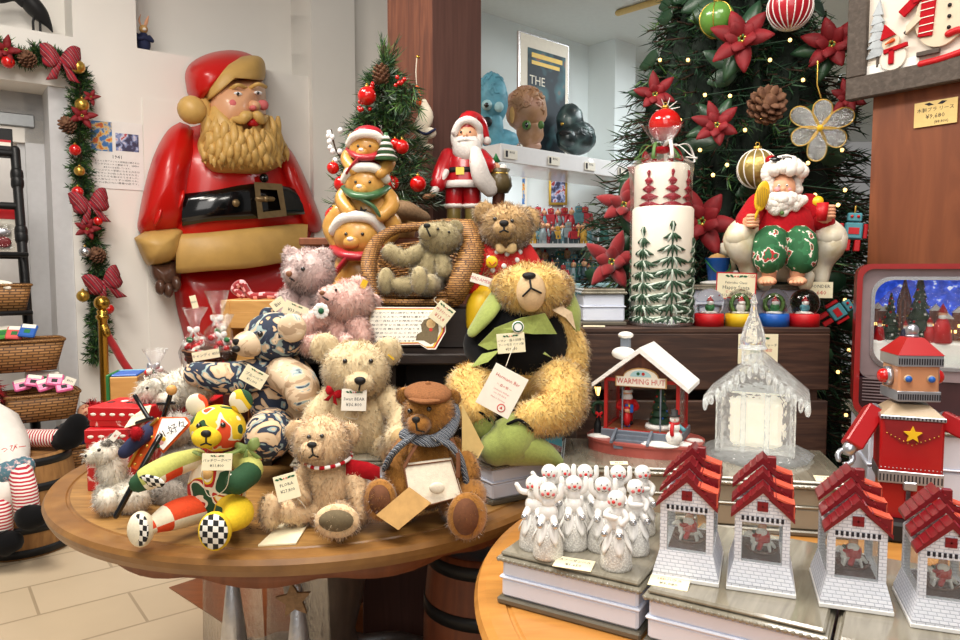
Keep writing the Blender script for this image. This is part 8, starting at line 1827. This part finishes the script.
# framed film poster leaning behind the heads
q = LP(543, 150, -.33); pf = thing('framed_poster', 'silver framed dark film-style poster with yellow lettering leaning behind the heads', 'picture', q); m0 = Ml.copy(); m0.translation = (0, 0, .30); pf.location.z = zt_; pf.scale = (1.3, 1.3, 1.3)
b = B(); b.box(.36, .60, .02, 'silver', m0, .004); b.build('frame', pf); b = B(); b.box(.34, .58, .004, 'paper', m0 @ T(0, 0, .011)); b.build('mount', pf)
ramp_mat('film_art', [(0, '#0e1418'), (.5, '#22303a'), (.6, '#3f6b73'), (.66, '#a8623e'), (.7, '#1b262c')], 'noise', 7, .6, detail=2)
b = B(); b.box(.27, .48, .003, 'film_art', m0 @ T(.01, -.01, .0145)); b.text('THE', .06, 'paper', m0 @ T(-.06, .08, .0165)); b.box(.22, .022, .001, 'yellow', m0 @ T(.01, .2, .0165)); b.box(.2, .018, .001, 'yellow', m0 @ T(.0, .165, .0165)); b.build('print', pf)
# display shelves
SYD = 5.0
def SP(px, py, y=SYD): return P(px, py, y)
x0, x1 = SP(482, 250).x, SP(612, 250).x; zsh = SP(540, 244).z; zct = SP(540, 283).z
sh = thing('display_shelf', 'white shelf unit with teal base crowded with tin toys in the bright room', 'shelf', ((x0+x1)/2, SYD, 0)); W_ = x1-x0
b = B(); b.box(W_, .4, .025, 'white_gloss', T(0, .1, zsh-.0125)); b.build('upper_shelf', sh); b = B(); b.box(W_, .55, .04, 'teal_light', T(0, .04, zct-.02), .004); b.build('counter_top', sh); b = B(); b.box(W_-.02, .5, zct-.04, 'teal', T(0, .06, 0), 0, True); b.build('base', sh)
b = B(); b.box(W_, .02, zsh-zct+.5, 'wall_cool', T(0, .32, zct), 0, True); b.build('back_panel', sh); b = B(); b.box(W_, .14, .10, 'white_gloss', T(0, .22, zsh), 0, True); b.build('riser_step', sh)
for i, m in enumerate(('tin_t0', 'tin_t1', 'tin_t2', 'tin_t3', 'tin_t4', 'tin_t5')): mat(m, ('#b03038', '#5f8a92', '#39474d', '#c79a3a', '#8d9a9c', '#2f5f57')[i], .35, var=.25, scale=30, metal=.2)
def toy(kind, m, loc, s, label, group):
    t = thing('tin_robot' if kind else 'tin_figure', label, 'toy', loc, 0, group, s); b = B()
    if kind: b.box(.07, .05, .075, m, T(0, 0, .05), .004, True); b.build('body', t)
    else: b.lathe([(0, .03), (.03, .03), (.036, .08), (.02, .125), (0, .13)], m, seg=14); b.build('body', t)
    b = B(); b.box(.045, .04, .04, m, T(0, 0, .128), .004, True) if kind else b.ell((0, 0, .15), .024, 'skin', seg=12, rings=8)
    for x in (-.01, .01): b.ell((x, -.022, .15), .005, 'gold', seg=6, rings=4)
    b.lathe([(.012, .165), (.004, .19), (0, .19)], 'tin_t0' if not kind else 'silver', seg=10); b.build('head', t)
    for x in (-1, 1):
        b = B(); b.box(.026, .035, .05, 'tin_t2' if kind else m, T(x*.018, 0, 0), .002, True); b.build('leg', t)
        b = B(); b.tube([(x*.042, 0, .115), (x*.052, -.015, .07)], .011, m, seg=8); b.build('arm', t)
    return t
rg = random.Random(21); pro = {}
names = {'tin_t0': 'red', 'tin_t1': 'blue-grey', 'tin_t2': 'dark grey', 'tin_t3': 'gold', 'tin_t4': 'pale grey', 'tin_t5': 'dark green'}
for row, (yy, zz, n, xa, xb, sc_, cols, nm) in enumerate(((5.23, zsh+.10, 9, 527, 588, .95, ['tin_t0', 'tin_t0', 'tin_t1', 'tin_t0', 'tin_t4'], 'back row of the upper shelf'), (5.02, zsh, 13, 530, 596, .80, ['tin_t3', 'tin_t1', 'tin_t4', 'tin_t0', 'tin_t2'], 'front row of the upper shelf'), (5.18, zct, 10, 520, 592, 1.25, ['tin_t2', 'tin_t5', 'tin_t4', 'tin_t1'], 'back row on the teal counter'), (4.96, zct, 14, 524, 597, .85, ['tin_t5', 'tin_t2', 'tin_t0', 'tin_t1', 'tin_t4'], 'front row on the teal counter'))):
    for i in range(n):
        m = cols[i % len(cols)]; kind = rg.random() < .5; x = SP(xa+(xb-xa)*(i+.5)/n, 250, yy).x; key = (m, kind)
        lab = f"{names[m]} {'boxy tin robot' if kind else 'rounded tin figure'} in the {nm}"; loc = (x, yy+rg.uniform(-.02, .02), zz); s_ = sc_*rg.uniform(.85, 1.12)
        if key in pro: dup(pro[key], lab, loc, rg.uniform(-20, 20), nm, s_)
        else: pro[key] = toy(kind, m, loc, s_, lab, nm)
rk_ = thing('toy_rocket', 'tall green toy rocket with red nose at the right of the tin toys', 'toy', (SP(604, 250, 4.95).x, 4.95, zct)); b = B(); b.lathe([(0, .04), (.03, .04), (.04, .16), (.036, .3), (.02, .4), (.012, .42, 'red'), (0, .47, 'red')], 'tin_t5', seg=18); b.build('body', rk_)
for a in range(3): b = B(); b.prism([(.02, .18), (.085, .02), (.085, 0), (.02, .05)], .008, 'tin_t5', R('Z', a*120+20) @ FRONT); b.build('fin', rk_)
for lab, px, py, w_, h_, m, fm in (('print of a nutcracker in blue on the back wall left of the framed picture', 518, 191, .13, .24, 'pic_blue', 'paper'), ('small gold framed picture on the back wall above the tin toys', 558, 192, .135, .19, 'pic_dark', 'gold')):
    q = SP(px, py, 5.29); t = thing('wall_picture', lab, 'picture', q); b = B(); b.box(w_, .02, h_, fm, bev=.003); b.build('frame', t); b = B(); b.box(w_*.75, .004, h_*.8, m, T(0, -.011, 0)); b.build('print', t)
q = SP(566, 176, 5.2); t = thing('spotlight', 'grey angled spotlight above the gold framed picture', 'lamp', q); b = B(); b.box(.1, .05, .06, 'grey_metal', R('Y', 20), .006); b.build('housing', t); b = B(); b.tube([(0, 0, 0), (-.02, .1, .05)], .008, 'grey_metal'); b.build('bracket', t)
zc_ = CZ-.02; q = P(672, 14, 4.0); t = thing('ceiling_light', 'round white ceiling light glowing in the bright room', 'lamp', (P(668, 10, 4.2).x, 4.2, CZ)); b = B(); b.lathe([(.0, -.03), (.09, -.03), (.1, 0), (0, 0)], 'white', seg=24); b.build('rim', t); b = B(); b.lathe([(0, -.034), (.075, -.032), (0, -.0301)], 'glow_lamp', seg=24); b.build('diffuser', t)
a, c_ = PZ(618, 13, CZ-.02), PZ(668, -2, CZ-.02); b = B(); b.tube([a, c_], .02, 'card_yellow'); tag(b.build('ceiling_strip'), 'thin beige strip light along the ceiling of the bright room', 'lamp')
# big Christmas tree behind the crates
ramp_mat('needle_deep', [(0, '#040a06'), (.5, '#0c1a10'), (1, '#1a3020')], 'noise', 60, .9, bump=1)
TX, TYY = .96, 2.78
bt = thing('christmas_tree', 'large dark green Christmas tree with poinsettias and lights behind the crates', 'tree', (TX, TYY, 0)); b = B(); b.tube([(0, 0, 0), (0, 0, 2.9)], [.05, .02], 'bark'); b.build('trunk', bt)
def trad(z): return max(.05, .70*(3.2-z)/2.2) if z > .5 else .55
rg = random.Random(31); b = B(); lv = B()
for i in range(2500):
    z = .45+2.35*rg.random()**1.0; a = rg.uniform(-PI*1.12, PI*.12); rr = min(trad(z), .56)*rg.uniform(.55, 1.06); d = V((math.cos(a), math.sin(a), 0))
    p1 = d*rr+V((0, 0, z-.05+rg.uniform(-.05, .05))); p0 = d*rr*.45+V((0, 0, z))
    needles(b, p0, p1, .06, 20, ['needle', 'needle', 'green_dark', 'leaf_dark'] if rg.random() > .1 else ['needle_light', 'needle'], rg, w=.0024, sr=.005)
b.build('foliage', bt)
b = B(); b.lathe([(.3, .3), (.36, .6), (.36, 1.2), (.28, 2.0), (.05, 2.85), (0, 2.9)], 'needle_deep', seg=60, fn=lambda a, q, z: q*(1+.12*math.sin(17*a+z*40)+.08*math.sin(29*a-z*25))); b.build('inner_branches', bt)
for i in range(42):
    z = rg.uniform(1.0, 2.5); a = rg.uniform(-PI*.98, -PI*.02); d = V((math.cos(a), math.sin(a), rg.uniform(-.2, .3))); p = V((d.x, d.y, 0))*trad(z)*.97+V((0, 0, z)); b = B(); petal(b, frame(p, d.cross(V((0, 0, 1)))+V((0, 0, rg.uniform(-.6, .6))), V((0, 0, 1))), rg.uniform(.09, .14), .035, 'leaf_dark'); b.build('leaf', bt)
def on_tree(px, py, out=.0):
    """Where the pixel's ray enters the tree's cone."""
    y = 1.6
    while y < 3.2:
        p = P(px, py, y)
        if math.hypot(p.x-TX, p.y-TYY) < min(trad(p.z), .54)+out: return p
        y += .01
    return P(px, py, 2.7)
G_ = 'ornaments on the big tree'
def lines(m, n):
    def f(bo, r):
        b = B()
        for i in range(n): a = PI*i/n; b.tube([(r*1.005*math.cos(a)*math.cos(t), r*1.005*math.sin(a)*math.cos(t), r*1.005*math.sin(t)) for t in np.linspace(0, 2*PI, 40)[:-1]], r*.03, m, seg=5, closed=True)
        b.build('glitter_lines', bo)['kind'] = 'stuff'
    return f
mat('ball_green', '#5f8f3a', .25, coat=.5, var=.1); mat('ball_gold', '#b39a5a', .35, metal=.7, var=.15, scale=40, bump=.4); mat('ball_pink', '#b3202e', .3, coat=.4, var=.1)
for px, py, r, m, bd_, lab in ((717, 20, 17, 'ball_green', ('gold', 3), 'green ball with gold lines high on the big tree'), (790, 8, 21, 'ball_pink', ('snow', 9), 'red ball with white glitter stripes at the top of the big tree'), (665, 125, 16, 'red_gloss', None, 'glossy red ball with frosted top above the wrapped candle'), (757, 169, 19, 'ball_gold', ('snow', 6), 'large gold glitter ball behind the beach Santa')):
    p = on_tree(px, py, .05); ball_ornament('bauble', lab, p, r*p.y/F, m, G_, band=lines(*bd_) if bd_ else None)
p = on_tree(666, 110, .06); b = B()
for i in range(9): a = i*.7; b.tube([p+V((0, 0, 0)), p+V((.04*math.cos(a), -.02, .03*math.sin(a)+.005))], [.003, .001], 'snow', seg=5)
tag(b.build('frosted_sprig'), 'white frosted sprig on top of the glossy red ball', 'sprig')
for px, py, r, lv_, lab in ((742, 40, .125, 1, 'bright red poinsettia high on the big tree beneath the green ball'), (717, 126, .09, 1, 'red poinsettia in the middle of the big tree left of the pine cone'), (655, 95, .085, 1, 'dark red poinsettia at the left edge of the big tree'), (832, 45, .115, 1, 'tall red poinsettia at the right of the big tree beside the snowman picture'), (702, 222, .13, 0, 'deep red poinsettia between the large candle and the beach Santa'), (848, 98, .07, 0, 'red poinsettia behind the frame corner of the snowman picture'), (648, 178, .09, 1, 'dark red poinsettia low on the left of the big tree behind the candles')):
    p = on_tree(px, py, .06); poinsettia(lab, p, r*.88, 6, (-p.x*.6+.1, -1, .15), group='poinsettias on the big tree', seed=px, leaves=3*lv_)
for px, py, s_, lab in ((624, 205, .09, 'dark red silk poinsettia sticking out left of the large candle'), (612, 262, .10, 'deep red silk poinsettia hanging above the small white display box')): poinsettia(lab, P(px, py, 2.4), s_, 5, (-.3, -1, .1), 'red_velvet', 'poinsettias on the big tree', px, 2)
p = on_tree(767, 105, .06); pine_cone('wide brown pine cone on the big tree beside the glass flower', p, .062, .09, R('X', 70), G_)
fl = thing('flower_ornament', 'translucent wire-edged flower ornament with five petals hung on the big tree', 'ornament', on_tree(820, 128, .09)); film_mat('petal_glass', '#b9c6c8', .22); fx = B(); F1 = R('Z', -20) @ FRONT
for i, l in enumerate((.1, .085, .1, .085, .1, .085)):
    b = B(); M = F1 @ R('Z', 60*i+24); ol = [(l*(.06+.94*(.5-.5*math.cos(t)))*1.0, .026*math.sin(t)*(1.0-.35*math.cos(t))) for t in np.linspace(0, 2*PI, 22)[:-1]]; b.prism(ol, .0015, 'petal_glass', M); b.tube([M @ V((x, y, .001)) for x, y in ol], .0018, 'gold', seg=5, closed=True); b.build('petal', fl)
b = B(); b.ell((0, 0, 0), .010, 'yellow'); b.build('center_bead', fl); b = B(); b.tube([F1 @ V((0, .09, 0)), F1 @ V((-.012, .13, 0)), F1 @ V((-.012, .2, 0))], .0025, 'gold', seg=5); b.build('hanger', fl)
def robot_orn(label, c, rz, s):
    t = thing('robot_ornament', label, 'ornament', c, s=s, rot=(0, rad(rz), rad(-20)), group='robot ornaments on the big tree'); b = B(); b.box(.05, .035, .05, 'teal', bev=.004); b.box(.03, .002, .02, 'red', T(0, -.0185, 0)); b.build('body', t); b = B(); b.box(.04, .03, .026, 'teal', T(0, 0, .042), .003)
    for x in (-.009, .009): b.ell((x, -.016, .044), .005, 'red_gloss', seg=8, rings=6)
    b.tube([(0, 0, .055), (0, 0, .075)], .003, 'gold'); b.build('head', t)
    for x in (-1, 1): b = B(); b.box(.017, .03, .035, 'red', T(x*.014, 0, -.045), .002); b.build('leg', t); b = B(); b.box(.012, .018, .045, 'red', T(x*.034, 0, .0), .002); b.build('arm', t)
robot_orn('little teal and red robot ornament hanging beside the beach Santa chair', P(853, 231, 2.14), 4, .95); robot_orn('tilted little robot ornament at the right end of the crate top', P(837, 312, 2.16), 55, .85)
sl = thing('string_lights', 'warm white string lights wound through the big Christmas tree', 'lights', (TX, TYY, 0)); so = V((TX, TYY, 0)); pts = []
for px, py in ((705, 95), (741, 60), (777, 95), (762, 118), (700, 150), (688, 60), (727, 165), (803, 80), (808, 163), (745, 130), (790, 40), (842, 150), (845, 190), (838, 205), (846, 245), (849, 350), (846, 415), (838, 372), (845, 300), (730, 96), (680, 120), (815, 195), (660, 60), (770, 60), (713, 175), (850, 320)):
    p = on_tree(px, py, .03) if py < 230 else P(px, py, 2.42); pts.append(p-so); b = B(); b.ell(p-so, .0062, 'glow_warm', seg=8, rings=6); b.build('bulb', sl)
b = B(); b.tube(sorted(pts, key=lambda v: v.z), .0016, 'green_dark', seg=4); b.build('wire', sl)
# snowman picture and price tag on the right pillar
pb = V((1.126, 2.1, 0)); nf = V((-.8, -.6, 0)); Mv = frame((0, 0, 0), N3, (0, 0, 1), nf)
sn_ = thing('snowman_picture', 'weathered framed relief picture of snowmen hung on the right walnut pillar', 'picture', pb+N3*(-.061)+nf*.012+V((0, 0, 1.787))); w_, h_ = .52, .46
for x0, y0, sx, sy in ((0, 0, w_, .062), (0, h_-.062, w_, .062), (0, .0625, .052, h_-.125), (w_-.052, .0625, .052, h_-.125)): b = B(); b.box(sx, sy, .028, 'weathered', Mv @ T(x0+sx/2, y0+sy/2, .016), .003); b.build('frame_board', sn_)
pm = lambda x, y, z=.012: Mv @ T(.045+(x-.05)*.7, .05+(y-.06)*.7, z) @ S(.7, .7, 1)
mat('pic_cream', '#ddd3c6', .8, var=.05, scale=12); mat('pic_snowman', '#cfc0a8', .7, var=.06, scale=20); mat('pic_silver', '#a9b0b4', .5, var=.2, scale=40, metal=.2)
b = B(); b.box(w_-.1, h_-.12, .008, 'pic_cream', Mv @ T(w_/2, h_/2, .006)); b.box(.2, .05, .003, 'snow', pm(.155, .09)); b.build('background', sn_)
b = B()
for i in range(6): b.prism([(-.045+.005*i, 0), (.045-.005*i, 0), (0, .06)], .008, 'pic_silver', pm(.10, .145+i*.032, .010+.001*i) @ R('Z', 6*(-1)**i))
b.box(.008, .05, .006, 'weathered', pm(.1, .13)); b.build('fir_tree', sn_)
b = B(); b.prism(circle(.09, 28, 0, 1, 1.3), .012, 'pic_snowman', pm(.33, .245)); b.prism(circle(.055, 24), .014, 'pic_snowman', pm(.31, .39)); b.build('big_snowman', sn_)
b = B(); b.box(.05, .15, .008, 'red_cloth', pm(.285, .25, .026) @ R('Z', -4), .002); b.box(.12, .04, .01, 'red_cloth', pm(.29, .34, .026) @ R('Z', 12), .002); b.box(.09, .035, .008, 'red_cloth', pm(.225, .31, .024) @ R('Z', 40), .002)
for i in range(5): b.box(.05, .003, .001, 'paper', pm(.285, .19+i*.028, .031)); 
b.build('scarf', sn_); b = B(); b.box(.03, .012, .012, 'black', pm(.215, .215, .02) @ R('Z', 40), .002); b.prism([(-.05, -.01), (.02, -.012), (.02, .014), (-.03, .012)], .012, 'pic_snowman', pm(.245, .24, .02) @ R('Z', 40)); b.build('snowman_arm', sn_)
for y in (.19, .23, .27): b = B(); b.ell((pm(.36, y, .026)).translation, .005, 'black', seg=8, rings=6); b.build('coal_button', sn_)
b = B(); b.prism(circle(.048, 22), .012, 'pic_cream', pm(.165, .125)); b.prism(circle(.032, 20), .014, 'pic_snowman', pm(.155, .185)); b.build('little_snowman', sn_); b = B(); b.prism([(-.026, 0), (.03, .012), (-.012, .06)], .012, 'red_cloth', pm(.145, .198, .02)); b.build('little_hat', sn_)
b = B(); b.box(.09, .018, .008, 'red_cloth', pm(.175, .158, .026) @ R('Z', 8), .002); b.box(.02, .06, .008, 'red_cloth', pm(.16, .13, .026), .002); b.build('little_scarf', sn_); b = B(); b.tube([pm(.165, .19, .028).translation, pm(.142, .178, .034).translation], [.006, .002], 'orange', seg=8); b.build('carrot_nose', sn_)
b = B(); b.tube([pm(x, y, .026).translation for x, y in ((.27, .075), (.35, .08), (.44, .10), (.47, .14), (.40, .17), (.36, .165))], .009, 'red', sub=5); b.box(.08, .018, .012, 'weathered', pm(.29, .115, .02), .002); b.build('sled_runner', sn_)
q = pb+N3*.165+nf*.004; zt_ = P(932, 114, 1.98).z; b = B(); M = Mv.copy(); M.translation = q+V((0, 0, zt_)); b.box(.105, .066, .002, 'card_yellow', M); b.text('木製プラ リース', .0125, 'ink', M @ T(0, .010, .0013)); b.text('¥9,680', .017, 'ink', M @ T(0, -.008, .0013)); b.text('(¥8,800)', .0105, 'ink', M @ T(.015, -.024, .0013))
for s_ in (-1, 1): b.prism([(-.012, 0), (0, .005), (.012, 0), (0, -.004)], .0004, 'ink', M @ T(s_*.016, .025, .001) @ R('Z', s_*12))
tag(b.build('price_tag'), 'yellow price card with 9,680 yen on the right walnut pillar', 'price tag')
# wrapped cones under the oak table
for px, y, lab, star_ in ((233, 1.86, 'cellophane-wrapped silver cone under the oak table, left of the star one', 0), (298, 1.72, 'cellophane-wrapped silver cone with a kraft star under the oak table', 1)):
    t = thing('wrapped_cone', lab, 'decoration', (P(px, 600, y).x, y, .004), s=1, group='wrapped cones under the table'); b = B(); b.lathe([(.07, 0), (.01, .52), (0, .53)], 'silver_foil', seg=24); b.build('cone', t); b = B(); b.lathe([(.08, 0), (.08, .3), (.07, .55), (.05, .60), (.065, .66)], 'cello', seg=22, fn=lambda a, q, z: q*(1+.07*math.sin(6*a+z*9)), caps=False); b.build('wrapper', t)
    if star_: b = B(); b.prism(star(.055, .026), .012, 'burlap', T(.01, -.07, .52) @ S(.8) @ FRONT @ R('Z', 8)); b.prism(star(.045, .02), .012, 'silver_foil', T(-.03, -.05, .6) @ FRONT); b.build('star', t)
t = thing('storage_crate', 'dark wooden crate with stencilled letters standing under the oak table', 'crate', (-.2, 2.56, .004), -4); b = B(); b.box(.42, .2, .5, 'walnut_dark', z0=True, bev=.004); b.text('XUE MAN', .09, 'black', T(0, -.102, .36) @ FRONT @ S(.7, 1, 1)); b.build('body', t); b = B(); b.box(.43, .21, .02, 'riser_black', T(0, 0, .5), .003, True); b.build('lid', t)
# overhead lights of the shop and an added front fill
def area(loc, size, power, col=(1, .93, .84), rot=(0, 0, 0), sy=None):
    d = bpy.data.lights.new('area_light', 'AREA'); d.energy = power; d.color = col; d.shape = 'RECTANGLE'; d.size = size; d.size_y = sy or size
    o = bpy.data.objects.new('area_light', d); COL.objects.link(o); o.location = loc; o.rotation_euler = rot; return o
area((-1.2, 1.6, 3.4), .9, 60); area((.9, .9, 3.2), .9, 34); area((-.2, .3, 3.4), .7, 35, rot=(rad(20), 0, 0))
area((-2.0, 2.2, 3.8), .8, 60); area((-.3, -1.6, 2.7), 2.2, 48, (1, .96, .91), (rad(62), 0, 0)); area((.45, 4.75, 1.98), .5, 5, (.95, .98, 1)); area((1.9, 4.4, 2.95), 1.2, 45, (.93, .98, 1))  # tilted light behind camera is added front fill; smallest one is the showcase lamp
w = bpy.data.worlds.new('world'); SC.world = w; w.use_nodes = True
bg = w.node_tree.nodes['Background']; bg.inputs[0].default_value = (1, .97, .93, 1); bg.inputs[1].default_value = .22
vs = SC.view_settings; vs.view_transform = 'Standard'; vs.look = 'None'; vs.exposure = .06; vs.gamma = 1; vs.use_curve_mapping = False
